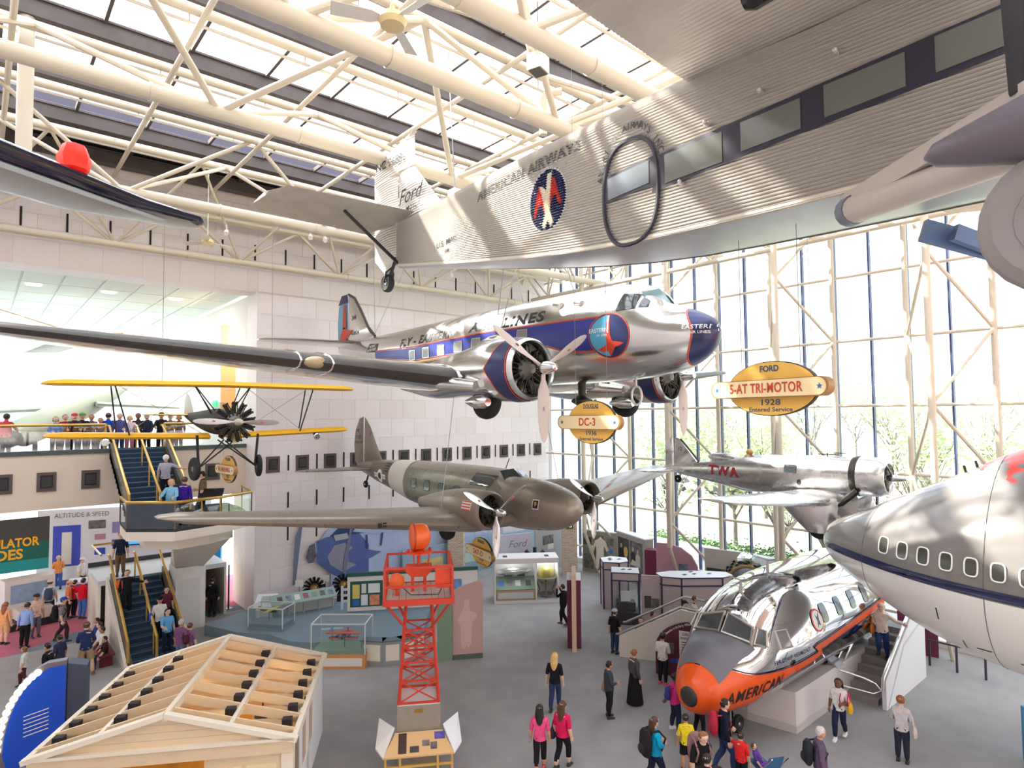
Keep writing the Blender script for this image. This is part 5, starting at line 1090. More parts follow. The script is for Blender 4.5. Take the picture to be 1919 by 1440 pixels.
for x, c in ((-1.2, BLUEDOT), (-.8, BW1), (-.4, OFFW), (.1, BW2)): g = G(c); g.add([(x - .13, .25, .752), (x + .13, .25, .752), (x + .13, .5, .952), (x - .13, .5, .952)], [(0, 1, 2, 3)]); g.build('picture', R_, smooth=0)
for x in (-1.0, 1.0):
    for q in (-.1, .1): g = G(mat('fan_dark', (70, 74, 90), .6)); g.box(x - .1, x + .1, .5 + q - .06, .5 + q + .06, 2.08, 2.1); g.build('vent', R_, smooth=0)
M0 = R_.matrix_basis if 0 else Matrix.Translation((19.9, 22.2, 0)) @ Matrix.Rotation(atan2(21.29 - 23.09, 21.15 - 18.68), 4, 'Z')
R2 = thing('model_airship', 'silver scale model hull inside the long white case', 'model', M0 @ V((-.55, .6, 1.15)), atan2(-1.8, 2.47))
g = G(ALU); g.lathe([(.02, -.85), (.1, -.75), (.19, -.4), (.2, 0), (.17, .4), (.06, .8), (.01, .85)], (0, 0, .2), (1, 0, .03), 16); g.build('hull', R2); g = G(INK); g.box(-.5, -.1, -.12, .12, .0, .06); g.build('cradle', R2); g = G(INK); g.box(.15, .5, -.12, .12, .0, .08); g.build('cradle', R2)
R2 = thing('floor_globe', 'large antique brass-green globe on a curved stand in the case', 'globe', M0 @ V((.98, .55, .13)), 0)
g = G(mat('globe_gold', (186, 172, 96), .3, .3, var=.2, scale=4)); g.ball((0, 0, 1.02), .43, 28, 18); g.build('sphere', R2)
g = G(mat('globe_ring', (214, 206, 190), .3, .5)); g.lathe([(.45, -.03), (.52, -.03), (.52, .03), (.45, .03), (.45, -.03)], (0, 0, .95), (0, 0, 1), 32, caps=False); g.build('horizon_ring', R2)
for k in range(4):
    a = pi / 4 + k * pi / 2; g = G(mat('dark_wood', (92, 62, 44), .5)); g.path([(cos(a) * r, sin(a) * r, z) for r, z in ((.48, .93), (.4, .6), (.3, .35), (.42, .05))], .03, 6); g.build('curved_leg', R2)
g = G(mat('dark_wood', (92, 62, 44), .5)); g.lathe([(.05, 0), (.34, .0), (.34, .05), (.05, .06)], (0, 0, .12), (0, 0, 1), 20); g.build('stretcher', R2)
for x in (-.6, 1.0):
    cl = D.objects.new('case_lamp', D.lights.new('case_lamp', 'POINT')); COL.objects.link(cl); cl.data.energy = 14; cl.data.shadow_soft_size = .15; cl.location = M0 @ V((x, .45, 1.7))
# ---------------------------------------------------------------- model case and low counters
def glass_case(label, loc, rz, L, W_, zb, H, base, wood=True):
    R = thing('display_case', label, 'display case', loc, rz)
    if wood:
        g = G(mat('wood_orange', (214, 150, 92), .5)); g.box(-L / 2, L / 2, 0, W_, 0, zb); g.build('wood_base', R, smooth=0); g = G(OFFW); g.box(-L / 2 + .1, L / 2 - .1, -.012, 0, .1, zb - .12); g.build('white_inset', R, smooth=0)
    else: g = G(base); g.box(-L / 2, L / 2, 0, W_, 0, zb); g.build('base', R, smooth=0)
    g = G(base); g.box(-L / 2 + .03, L / 2 - .03, .03, W_ - .03, zb, zb + .12); g.build('display_floor', R, smooth=0)
    for a in (0, 1):
        g = G(CASEGLASS); g.box(-L / 2 + .02, L / 2 - .02, a * (W_ - .02) + .005, a * (W_ - .02) + .015, zb, zb + H); g.build('glass_pane', R, smooth=0)
        g = G(CASEGLASS); x = -L / 2 + .005 + a * (L - .02); g.box(x, x + .01, .02, W_ - .02, zb, zb + H); g.build('glass_pane', R, smooth=0)
    g = G(CASEGLASS); g.box(-L / 2 + .02, L / 2 - .02, .02, W_ - .02, zb + H - .02, zb + H - .01); g.build('glass_top', R, smooth=0)
    g = G(mat('case_edge', (214, 216, 214), .4)); e = .018
    for x in (-L / 2, L / 2):
        for y in (0, W_): g.box(x - e, x + e, y - e, y + e, zb, zb + H)
        g.box(x - e, x + e, 0, W_, zb + H - e, zb + H + e)
    for y in (0, W_): g.box(-L / 2, L / 2, y - e, y + e, zb + H - e, zb + H + e)
    g.build('edge_frame', R, smooth=0); return R
rz = atan2(20.35 - 21.61, 10.56 - 9.15)
glass_case('glass case with red model biplane on an orange wood base', (9.86, 20.98, 0), rz, 1.9, 1.1, .5, 1.05, SAGE)
glass_case('small glass case with a yellow-green model plane near the stairs', (8.9, 25.5, .4), atan2(-1.2, .95), 1.5, .9, .12, .75, DUSTB, False)
def model_plane(label, loc, rz, cols, s=1., bi=True):
    R = thing('model_plane', label, 'model', loc, rz); b, w = cols
    g = G(b); g.lathe([(.02, -.4), (.06, -.35), (.07, -.1), (.05, .2), (.015, .45)], (0, 0, .0), (0, 1, 0), 10); g.build('fuselage', R)
    for k, z in enumerate((.1, -.06) if bi else (.04,)): g = G(w); g.box(-.62 * s + .1 * k, .62 * s - .1 * k, -.25, -.06, z - .012, z + .012); g.build('wing', R, smooth=0)
    for x in (-.2, .2) if bi else (): g = G(b); g.lathe([(.01, -.1), (.05, -.06), (.04, .1), (.01, .14)], (x, -.2, .02), (0, 1, 0), 8); g.build('engine', R)
    g = G(w); g.box(-.2, .2, .33, .45, -.01, .01); g.build('tailplane', R, smooth=0); g = G(w); g.box(-.008, .008, .33, .46, 0, .14); g.build('fin', R, smooth=0)
    g = G(INK); g.tube((0, -.05, -.08), (0, -.05, -.42), .01); g.build('stand', R)
C1 = Matrix.Translation((9.86, 20.98, 0)) @ Matrix.Rotation(rz, 4, 'Z')
model_plane('red model biplane with dark engines inside the orange-based case', C1 @ V((.1, .5, 1.04)), rz, (mat('model_navy', (54, 52, 80), .4), mat('model_red', (216, 84, 58), .4)))
model_plane('blue-grey model plane behind the red one in the orange-based case', C1 @ V((-.45, .8, 1.14)), rz + .2, (mat('model_blue', (96, 120, 160), .4), mat('model_silver', (180, 190, 196), .4)), .6, False)
model_plane('yellow and green model plane inside the small glass case', (9.15, 25.9, 1.06), .6, (mat('model_green', (92, 116, 80), .5), mat('model_yellow', (214, 196, 96), .5)), .7, False)
# low carpeted platform with panelled front
R_ = thing('exhibit_platform', 'low blue-grey exhibit platform curving in front of the mural', 'platform', (10, 25, 0))
pl = [(7.3, 27.9), (8.0, 26.1), (8.9, 24.9), (9.2, 23.7), (9.8, 22.95), (10.75, 22.65), (11.65, 21.5), (11.4, 20.75), (12.0, 20.3), (12.6, 20.4), (13.2, 20.8), (14.6, 22.6), (16.2, 24.4), (12.6, 27.3), (9.4, 28.8)]
g = G(DUSTB); g.loft([[(a, b, z) for a, b in pl] for z in (0, .4)]); pb(g, 'platform_deck', R_, smooth=0)
R_ = thing('panel_counter', 'low grey counter with cream panels curving behind the orange tower', 'counter', (11.8, 20.3, 0))
cp = [(10.62, 20.75), (11.15, 20.12), (11.75, 19.82), (12.35, 19.84), (12.9, 20.1)]
for k in range(4):
    a, b = V((*cp[k], 0)), V((*cp[k + 1], 0)); u = (b - a).normalized(); nn = V((u.y, -u.x, 0)); Lk = (b - a).length
    g = G(mat('counter_grey', (150, 154, 154), .6)); g.prism([(0, 0), (Lk, 0), (Lk, .85), (0, .85)], a - nn * .35, u, (0, 0, 1), .35); pb(g, 'counter_unit', R_, smooth=0)
    g = G(mat('counter_cream', (234, 226, 208), .6)); g.prism([(.1, .18), (Lk - .1, .18), (Lk - .1, .74), (.1, .74)], a + nn * .001, u, (0, 0, 1), .012); pb(g, 'cream_panel', R_, smooth=0)
    g = G(mat('counter_top_blue', (96, 112, 124), .5)); g.prism([(-.02, .85), (Lk + .02, .85), (Lk + .02, .89), (-.02, .89)], a - nn * .38, u, (0, 0, 1), .42); pb(g, 'counter_top', R_, smooth=0)
# sloped reading rail on legs
R_ = thing('reading_rail', 'long sloped reading rail with small pictures in front of the dark engines', 'reading rail', (10.9, 26.7, .4)); a = V((9.6, 26.7, 0)); b = V((12.3, 26.3, 0)); u = (b - a).normalized(); nn = V((u.y, -u.x, 0)); Lr = (b - a).length
g = G(mat('rail_face', (150, 176, 168), .5)); q = [a + V((0, 0, .95)), b + V((0, 0, .95)), b - nn * .5 + V((0, 0, 1.25)), a - nn * .5 + V((0, 0, 1.25))]; g.add(q + [p - V((0, 0, .05)) for p in q], [(0, 1, 2, 3), (7, 6, 5, 4), (0, 4, 5, 1), (1, 5, 6, 2), (2, 6, 7, 3), (3, 7, 4, 0)]); rf = pb(g, 'rail_top', R_, smooth=0)
for k in range(7):
    x = .25 + k * .36; g = G((BW1, COLP, OFFW, mat('pic_plum', (150, 96, 120), .5), SAGE)[k % 5]); p = [a + u * x - nn * .12 + V((0, 0, 1.026)), a + u * (x + .22) - nn * .12 + V((0, 0, 1.026)), a + u * (x + .22) - nn * .38 + V((0, 0, 1.182)), a + u * x - nn * .38 + V((0, 0, 1.182))]; g.poly(p); pb(g, 'picture', rf, smooth=0)
for k in range(5): x = .1 + k * (Lr - .2) / 4; g = G(GREYW); p = a + u * x - nn * .25; g.box(p.x - .03, p.x + .03, p.y - .03, p.y + .03, .4, 1.05); pb(g, 'leg', R_, smooth=0)
g = G(mat('rail_backing', (186, 186, 180), .6)); g.prism([(.1, .45), (Lr - .1, .45), (Lr - .1, .85), (.1, .85)], a - nn * .3, u, (0, 0, 1), .03); pb(g, 'lower_panel', R_, smooth=0)
R_ = thing('reading_lectern', 'white tilted lectern with a grey screen at the foot of the marble wall', 'lectern', (9.55, 27.3, .4), -.6)
g = G(KTOP); g.box(-.35, .35, -.2, .2, 0, .5); g.build('stand', R_, smooth=0); g = G(KTOP); g.add([(-.42, -.35, .5), (.42, -.35, .5), (.42, .35, .85), (-.42, .35, .85), (-.42, -.35, .44), (.42, -.35, .44), (.42, .35, .79), (-.42, .35, .79)], [(0, 1, 2, 3), (7, 6, 5, 4), (0, 4, 5, 1), (1, 5, 6, 2), (2, 6, 7, 3), (3, 7, 4, 0)]); g.build('tilted_top', R_, smooth=0); g = G(mat('screen_grey', (176, 190, 180), .3)); g.poly([(-.2, -.12, .62), (.25, -.12, .62), (.25, .22, .79), (-.2, .22, .79)]); g.build('screen', R_, smooth=0)
# railing beside the green board
R_ = thing('white_gate', 'short white barred railing beside the green-framed poster board', 'railing', (12.4, 26.0, .4), -.55)
for z in (.35, .6, .85): g = G(mat('rail_white', (226, 230, 238), .5)); g.box(0, .75, -.02, .02, z - .05, z + .05); g.build('rail', R_, smooth=0)
for x in (0, .75): g = G(mat('rail_white', (226, 230, 238), .5)); g.box(x - .05, x + .05, -.05, .05, 0, 1.0); g.build('post', R_, smooth=0)
# green poster board, long
g0 = [(.1, .15, .22, .5, mat('poster_yellow', (226, 206, 110), .5)), (.38, .55, .16, .3, OFFW), (.6, .5, .36, .38, OFFW), (.12, -.1, .2, .2, mat('poster_blue', (60, 110, 200), .5)), (.4, .1, .22, .36, KTOP), (.66, .05, .32, .4, mat('poster_orange', (230, 150, 110), .5, var=.3, scale=9))]
R_, o, uu, n = board('poster_board', 'green-framed board of vintage posters left of the orange tower', 'board', (12.35, 25.4), (13.75, 24.55), .45, 1.92, .1, OFFW)
def deco(R_, o, uu, n, items, e=.014):
    for x, z, w, h, mm in items: g = G(mm); g.prism([(x, z), (x + w, z), (x + w, z + h), (x, z + h)], o + n * .001, uu, (0, 0, 1), e); pb(g, 'picture', R_, smooth=0)
g = G(TEAL); g.prism([(.12, .62), (1.5, .62), (1.5, 1.72), (.12, 1.72)], o + n * .001, uu, (0, 0, 1), .008); pb(g, 'green_field', R_, smooth=0)
deco(R_, o, uu, n, [(.22, .98, .3, .6, mat('poster_yellow', (226, 206, 110), .5)), (.6, 1.2, .2, .4, OFFW), (.88, 1.2, .5, .4, KTOP), (.24, .68, .26, .24, mat('poster_blue', (60, 110, 200), .5)), (.58, .68, .28, .46, KTOP), (.94, .68, .42, .44, mat('poster_orange', (230, 150, 110), .5, var=.3, scale=9))])
g = G(TEAL); g.prism([(-.02, 1.92), (1.66, 1.92), (1.66, 2.08), (-.02, 2.08)], o - n * .11, uu, (0, 0, 1), .13); pb(g, 'green_cornice', R_, smooth=0)
R_, o, uu, n = board('poster_board', 'long pale board with green cornice behind the orange tower', 'board', (13.85, 24.5), (17.2, 22.5), .45, 1.95, .1, OFFW)
g = G(TEAL); g.prism([(-.02, 1.95), (3.92, 1.95), (3.92, 2.1), (-.02, 2.1)], o - n * .11, uu, (0, 0, 1), .13); pb(g, 'green_cornice', R_, smooth=0)
deco(R_, o, uu, n, [(.3, .8, .7, .7, BW1), (1.2, .9, .8, .6, mat('poster_lilac', (150, 130, 190), .5, var=.3)), (2.3, .7, .9, .9, mat('poster_bluewhite', (120, 160, 210), .5, var=.4)), (3.3, .9, .4, .6, KTOP)])
# ---------------------------------------------------------------- dark radial engines on stands
for k, (x, y, lab) in enumerate(((12.0, 28.1, 'dark radial engine on a stand under the mural, left of two'), (13.25, 27.7, 'dark radial engine with brass hub under the mural, right of two'))):
    R_ = thing('radial_engine', lab, 'engine', (x, y, .4), radians(-35)); R_.location.z = .0
    e = engine(R_, V((x, y, 0)) + V((0, 0, .95)), .5, 14, mat('engine_black', (48, 42, 38), .4, .5), casem=mat('engine_brass', (176, 136, 76), .35, .6)); e.location = (0, 0, .95)
    g = G(INK); g.box(-.3, .3, .1, .5, 0, .45); g.build('stand', R_, smooth=0)
for x, y, lab in ((11.4, 28.3, 'small cream caption card left of the first dark engine'), (12.65, 28.3, 'small cream caption card between the two dark engines')):
    R_ = thing('caption_card', lab, 'card', (x, y, 0), -.5); g = G(OFFW); g.box(-.18, .18, -.01, .01, 1.1, 1.4); g.build('card', R_, smooth=0); g = G(INK); g.tube((0, 0, 0), (0, 0, 1.15), .012); g.build('stand', R_)
# ---------------------------------------------------------------- mural of a blue aircraft
R_ = thing('wall_mural', 'printed wall mural of a blue three-engine aircraft on the marble wall', 'mural', (15, 28.85, 0)); MB = mat('mural_blue', (84, 104, 164), .5, var=.08, scale=1); MBD = mat('mural_blue_dark', (52, 66, 116), .5); MBL = mat('mural_pale_blue', (176, 190, 218), .5, var=.06, scale=1); MG = mat('mural_grey', (150, 150, 166), .5)
def mur(pts, m, k, nm='printed_shape'):
    g = G(m); g.prism(pts, (0, 28.9 - .012 * k, 0), (1, 0, 0), (0, 0, 1), .012); pb(g, nm, R_, smooth=0)
mur([(13.2, .5), (13.2, 1.4), (12.3, 2.5), (13.0, 3.4), (15, 3.75), (20, 2.9), (24, 2.3), (24, .6)], MBL, 0, 'printed_sky')
mur([(12.5, 1.9), (12.45, 2.9), (12.9, 3.05), (14.6, 3.1), (15.2, 2.4), (15.2, 1.0), (13.8, .95), (13.3, 1.2)], MB, 1)
mur([(13.35, 2.6), (13.0, 2.1), (13.15, 1.7), (13.8, 1.25), (14.5, 1.5), (14.3, 2.4), (13.9, 2.65)], MG, 2)
mur([(13.1, 3.05), (13.6, 3.45), (15.1, 3.72), (16.2, 3.5), (17, 3.1), (15, 3.0)], MBD, 2)
mur([(14.3, 3.15), (14.7, 3.55), (15.8, 3.65), (18.2, 3.1), (18, 2.75), (15.5, 2.9)], MBL, 3)
mur([(14.6, 3.5), (14.8, 3.58), (15.7, 3.62), (15.6, 3.38)], mat('mural_pink', (226, 130, 136), .5), 4)
mur([(14.1, 1.75), (14.1, 2.2), (14.4, 2.4), (15.5, 2.05), (15.9, 1.95), (15.4, 1.75), (14.5, 1.55)], MB, 4)
mur([(11.95, 2.25), (12.1, 2.75), (12.35, 2.85), (12.45, 2.3), (12.3, 1.95), (12.05, 1.95)], mat('mural_engine', (96, 96, 112), .5, var=.4, scale=9), 2)
mur([(11.42, 3.3), (11.62, 3.75), (11.75, 3.7), (11.6, 2.5), (11.45, 1.1), (11.3, 1.05), (11.35, 2.4)], mat('mural_blade', (120, 124, 148), .4), 3)
mur([(14.18, 3.5), (14.3, 3.5), (14.05, 1.9), (13.86, .75), (13.76, .78), (13.85, 1.9)], mat('mural_blade', (120, 124, 148), .4), 5)
mur([(13.3, 3.1), (14.0, 3.12), (14.1, 2.85), (13.4, 2.82)], mat('mural_glass', (180, 184, 190), .3), 5)
mur([(15.0, 2.9), (15.05, 2.2), (15.15, 2.2), (15.1, 2.9)], MBD, 5); mur([(15.9, 2.9), (15.8, 2.25), (15.9, 2.25), (16.0, 2.9)], MBD, 5)
# ---------------------------------------------------------------- background exhibits below the twin (blue wall, FORD panel, engine, podium)
board('exhibit_wall', 'pale blue exhibit wall along the foot of the marble wall', 'wall panel', (17.0, 28.6), (27.0, 28.6), 0, 1.85, .12, mat('pale_blue_wall', (150, 176, 196), .6), [(1.2, .6, 1.3, .6, mat('map_tan', (206, 186, 130), .5, var=.2)), (3.0, .5, .5, .9, mat('emblem_navy', (70, 80, 120), .5)), (3.7, .6, 1.5, .5, mat('pale_green_print', (190, 216, 206), .5))])
board('exhibit_wall', 'low pale blue wall with slanted tops left of the white display case', 'wall panel', (15.9, 25.2), (19.6, 25.9), 0, .9, .3, mat('pale_blue_wall2', (176, 192, 206), .6))
R_, o, uu, n = board('exhibit_board', 'pale panel with the word Ford in script behind the white case', 'panel', (21.6, 26.6), (23.6, 25.9), 0, 2.3, .1, mat('pale_mauve_wall', (196, 192, 204), .6))
g = G(mat('print_grey', (120, 122, 136), .5)); g.text('Ford', .55, o + uu * 1.25 + V((0, 0, 1.75)), uu, (0, 0, 1), .006, 0, 1, .3); pb(g, 'ford_script', R_)
board('exhibit_board', 'grey panel with white photographs behind the dark engine', 'panel', (23.8, 25.8), (26.2, 26.0), 0, 2.4, .1, mat('cool_grey_wall', (176, 176, 180), .6), [(.6, 1.5, .9, .5, BW1), (1.0, 1.2, .5, .3, OFFW)])
R_ = thing('radial_engine', 'upright dark engine on a stand behind the white display case', 'engine', (22.9, 24.9, 0), radians(-45)); e = engine(R_, V((22.9, 24.9, 1.0)), .75, 9, mat('engine_steel', (86, 86, 92), .35, .7)); e.location = (0, 0, 1.0); g = G(INK); g.box(-.4, .4, .1, .6, 0, .5); g.build('stand', R_, smooth=0)
R_ = thing('info_podium', 'pale podium with two white sheets near the brick pillar', 'podium', (23.9, 25.2, 0), radians(-45)); g = G(mat('podium_grey', (196, 202, 200), .6)); g.loft([[(-.4, -.3, z0), (.4, -.3, z0), (.4, .3, z1), (-.4, .3, z1)] for z0, z1 in ((0, 0), (.85, 1.15))]); g.build('body', R_, smooth=0)
for x in (-.2, .2): g = G(KTOP); g.poly([(x - .16, -.25, .885), (x + .16, -.25, .885), (x + .16, .2, 1.11), (x - .16, .2, 1.11)]); g.build('sheet', R_, smooth=0)
# brick pillars with exit sign
m = D.materials.new('brick'); m.use_nodes = True; t_ = m.node_tree; bt = t_.nodes.new('ShaderNodeTexBrick'); bt.inputs['Scale'].default_value = 1; bt.inputs['Brick Width'].default_value = .22; bt.inputs['Row Height'].default_value = .075; bt.inputs['Mortar Size'].default_value = .012
bt.inputs['Color1'].default_value = (*lin((196, 170, 140)), 1); bt.inputs['Color2'].default_value = (*lin((168, 142, 116)), 1); bt.inputs['Mortar'].default_value = (*lin((214, 204, 190)), 1)
tc = t_.nodes.new('ShaderNodeTexCoord'); mp = t_.nodes.new('ShaderNodeMapping'); mp.inputs['Rotation'].default_value = (radians(90), 0, 0); t_.links.new(tc.outputs['Object'], mp.inputs[0]); t_.links.new(mp.outputs[0], bt.inputs['Vector']); t_.links.new(bt.outputs[0], t_.nodes['Principled BSDF'].inputs[0]); t_.nodes['Principled BSDF'].inputs['Roughness'].default_value = .9; BRICK = m
for k, (x, y, h) in enumerate(((25.1, 24.45, 4.2), (20.2, 28.3, 4.4))):
    R_ = thing('brick_pillar', ('square tan brick pillar carrying the green exit sign', 'tan brick pillar half hidden behind the brown twin-engine aircraft')[k], 'pillar', (x, y, 0), radians(-44)); g = G(BRICK); g.box(-.42, .42, -.42, .42, 0, h); g.build('shaft', R_, smooth=0); g = G(mat('pillar_cap', (206, 196, 184), .7)); g.box(-.45, .45, -.45, .45, h, h + .1); g.build('cap', R_, smooth=0)
R_ = thing('exit_sign', 'small black sign with glowing green EXIT letters on the brick pillar', 'sign', (24.78, 24.12, 2.75), radians(-44)); g = G(INK); g.box(-.19, .19, -.04, .03, -.12, .12); g.build('box', R_, smooth=0); g = G(mat('exit_green', (150, 240, 60), .5, emit=3.)); g.text('EXIT', .2, (0, -.042, 0), (1, 0, 0), (0, 0, 1), .003, .01, fit=.3); g.build('letters', R_)
# ---------------------------------------------------------------- flight-suit wall and photo cases at the window
R_, o, uu, n = board('exhibit_wall', 'olive-grey exhibit wall with pale flight suit and photographs', 'wall panel', (26.3, 24.6), (26.75, 22.55), 0, 2.3, .15, OLIVEP, [(.1, 1.5, .22, .4, BW2), (.38, 1.55, .22, .4, BW2), (.1, 1.05, .3, .35, mat('frame_green', (120, 140, 130), .5)), (.5, 1.1, .22, .4, OFFW), (.1, .2, .6, .8, BW1), (.75, .7, .6, 1.4, mat('olive_dark', (116, 116, 100), .6)), (1.6, 1.6, .4, .4, BW1), (1.75, 1.2, .2, .2, BLUEDOT)], top=KTOP)
R2 = thing('flight_suit', 'pale one-piece flight suit hanging on the olive exhibit wall', 'garment', o + uu * 1.25 + n * .1); g = G(mat('suit_linen', (226, 216, 198), .9, var=.08, scale=9))
g.prism([(-.1, 1.95), (0, 2.05), (.1, 1.95), (.28, 1.85), (.5, 1.35), (.4, 1.3), (.25, 1.6), (.22, 1.2), (.3, .35), (.12, .3), (0, 1.0), (-.12, .3), (-.3, .35), (-.22, 1.2), (-.26, 1.6), (-.42, 1.2), (-.5, 1.28), (-.3, 1.85)], V(R2.location), uu, (0, 0, 1), .12); pb(g, 'suit_body', R2)
g = G(mat('suit_linen', (226, 216, 198), .9)); p = V(R2.location) + uu * .15 + n * .1; g.ball((p.x, p.y, .18), (.3, .2, .16), 12, 6); pb(g, 'folded_leg', R2)
R_, o, uu, n = board('photo_case', 'tall grey case with large portraits of uniformed figures', 'display case', (26.8, 22.5), (25.9, 19.9), 0, 2.45, .5, mat('case_taupe', (168, 162, 156), .6), [(.15, .95, 1.1, 1.25, BW2), (1.35, .25, 1.15, 1.95, BW1)], top=KTOP)
for x, z, c1 in ((.5, 1.0, (44, 42, 44)), (1.65, 1.0, (52, 50, 48)), (2.1, .95, (206, 200, 186))):
    g = G(mat('print_%d' % c1[0], c1, .6)); g.prism([(x - .2, z), (x + .2, z), (x + .22, z + .5), (x + .1, z + .65), (x - .1, z + .65), (x - .22, z + .5)], o + n * .016, uu, (0, 0, 1), .006); pb(g, 'printed_figure', R_, smooth=0); g = G(mat('print_face', (186, 172, 160), .6)); g.prism(circ(x, z + .78, .09, .12, 14), o + n * .016, uu, (0, 0, 1), .007); pb(g, 'printed_face', R_, smooth=0)
g = G(mat('print_gold', (214, 176, 96), .5)); g.prism(circ(.95, 1.5, .2, .28, 14), o + n * .016, uu, (0, 0, 1), .006); pb(g, 'printed_badge', R_, smooth=0)
g = G(mat('desk_print', (206, 206, 190), .5)); g.prism([(1.4, .95), (2.2, .95), (2.35, 1.1), (1.6, 1.25)], o + n * .018, uu, (0, 0, 1), .02); pb(g, 'printed_desk', R_, smooth=0)
board('curved_board', 'small lilac panel with rounded top in front of the photo case', 'panel', (24.9, 21.2), (24.5, 20.3), 0, 1.6, .1, MAUVE, outline=[(0, 0), (.98, 0), (.98, 1.45), (.7, 1.62), (.3, 1.6), (0, 1.4)])
board('curved_board', 'dusty pink panel with sweeping curved top beside the maroon upright', 'panel', (25.6, 19.0), (26.4, 17.2), 0, 2.4, .12, PINKP, [(1.1, 1.0, .4, .6, COLP), (.5, .5, .35, .45, mat('pic_violet', (110, 90, 170), .5, var=.3)), (1.0, .45, .25, .08, RED)], outline=[(0, 0), (1.97, 0), (1.97, 1.5), (1.7, 2.0), (1.2, 2.35), (.6, 2.5), (0, 2.5)])
board('maroon_upright', 'solid maroon upright slab next to the photo case', 'panel', (25.4, 19.55), (25.7, 18.95), 0, 2.1, .5, MAROON)
board('exhibit_board', 'pale grey panel with dark cockpit photograph near the window', 'panel', (26.7, 17.0), (27.2, 14.8), 0, 2.4, .1, mat('putty', (206, 200, 190), .6), [(.1, .7, 2.0, .8, BW2)])
board('curved_board', 'pink-lilac panel with rounded shoulder before the large cutaway engine', 'panel', (24.2, 15.6), (24.0, 14.5), 0, 1.9, .1, MAUVE, [(.8, .7, .2, .2, BLUEDOT), (.2, 1.3, .5, .05, PINKP)], outline=[(0, 0), (1.1, 0), (1.1, 1.5), (.8, 1.85), (.4, 1.98), (0, 2.0)])
board('maroon_upright', 'narrow maroon panel beside the octagonal kiosk', 'panel', (23.6, 15.7), (23.7, 15.3), 0, 1.5, .3, MAROON)
board('curved_board', 'wide dusty pink arched panel behind the silver fuselage', 'panel', (25.8, 13.2), (26.2, 11.0), 0, 2.0, .12, PINKP, outline=[(0, 0), (2.24, 0), (2.24, 1.85), (1.6, 2.05), (.8, 2.0), (0, 1.7)])
# large cutaway engine
R_ = thing('cutaway_engine', 'large cylindrical cutaway aero engine with brass rings near the window', 'engine', (26.0, 14.5, 0), radians(20))
g = G(mat('engine_grey2', (120, 122, 128), .35, .7, var=.3, scale=6)); g.lathe([(.15, -.8), (.55, -.78), (.75, -.6), (.75, .6), (.6, .8), (.1, .85)], (0, 0, 1.45), (1, .2, 0), 28); g.build('casing', R_)
for k in range(5): g = G(mat('ring_brass', (196, 170, 110), .35, .6)); x = -.62 + .3 * k; g.lathe([(.74, -.03), (.84, -.03), (.84, .03), (.74, .03), (.74, -.03)], (x, .2 * x, 1.45), (1, .2, 0), 28, caps=False); g.build('ring', R_)
bx = G(mat('cyl_dark', (60, 60, 64), .4, .5)); bx.box(-.07, .07, -.07, .07, .7, .92); BX = bx.mesh('cylinder_head', 0)
for k in range(4):
    for j in range(14):
        o_ = inst('cylinder_head', BX, R_, (-.47 + .3 * k, -.094 + .06 * k, 1.45)); o_.rotation_euler = (2 * pi * j / 14 + .1 * k, 0, atan2(.2, 1))
g = G(CHROME); g.box(-.3, .8, -.3, .3, 2.35, 2.5); g.ball((.2, 0, 2.45), (.5, .3, .16), 12, 6); g.build('top_duct', R_); g = G(INK); g.box(-.5, .5, -.4, .4, 0, .75); g.build('stand', R_, smooth=0)
# ---------------------------------------------------------------- kiosks with white lids
def kiosk(label, poly, h, hl=.32, glassy=False, vents=()):
    cx_ = sum(p[0] for p in poly) / len(poly); cy_ = sum(p[1] for p in poly) / len(poly); R = thing('exhibit_kiosk', label, 'kiosk', (cx_, cy_, 0))
    k = len(poly); sh = lambda q: [(cx_ + (a - cx_) * q, cy_ + (b - cy_) * q) for a, b in poly]
    g = G(CASEGLASS if glassy else KSIDE); g.loft([[(a, b, z) for a, b in sh(.985)] for z in (.0 if not glassy else .5, h - hl)], caps=not glassy); pb(g, 'glass_sides' if glassy else 'body', R, smooth=0)
    if glassy: g = G(mat('kiosk_dark', (62, 56, 60), .6)); g.loft([[(a, b, z) for a, b in sh(.97)] for z in (0, .5)]); pb(g, 'base', R, smooth=0)
    g = G(KSIDE); g.loft([[(a, b, z) for a, b in sh(1)] for z in (h - hl, h)]); pb(g, 'fascia', R, smooth=0)
    g = G(KTOP); g.loft([[(a, b, z) for a, b in sh(1.01)] for z in (h, h + .03)]); pb(g, 'lid', R, smooth=0)
    g = G(KTRIM)
    for i in range(k):
        a, b = poly[i], poly[(i + 1) % k]; g.beam((*a, 0), (*a, h), .05, .05, up=(1, 0, 0)); g.beam((*a, h - hl), (*b, h - hl), .04, .05); g.beam((*a, h), (*b, h), .04, .04)
    pb(g, 'trim', R, smooth=0)
    for x, y in vents: g = G(mat('fan_dark', (70, 74, 90), .6)); g.box(cx_ + x - .09, cx_ + x + .09, cy_ + y - .06, cy_ + y + .06, h + .03, h + .045); pb(g, 'vent', R, smooth=0)
    return R
kiosk('small kiosk with white hexagonal lid beside the flight suit wall', [(21.9, 19.2), (22.3, 18.6), (22.8, 18.5), (23.3, 19.0), (23.0, 19.7), (22.4, 19.8)], 2.1, vents=((-.2, .1), (.2, -.1), (0, .3)))
kiosk('square glass kiosk with white lid holding a typewriter-like exhibit', [(20.6, 17.6), (21.3, 16.7), (22.0, 17.3), (21.3, 18.2)], 2.15, glassy=True, vents=((0, .1), (.2, -.1)))
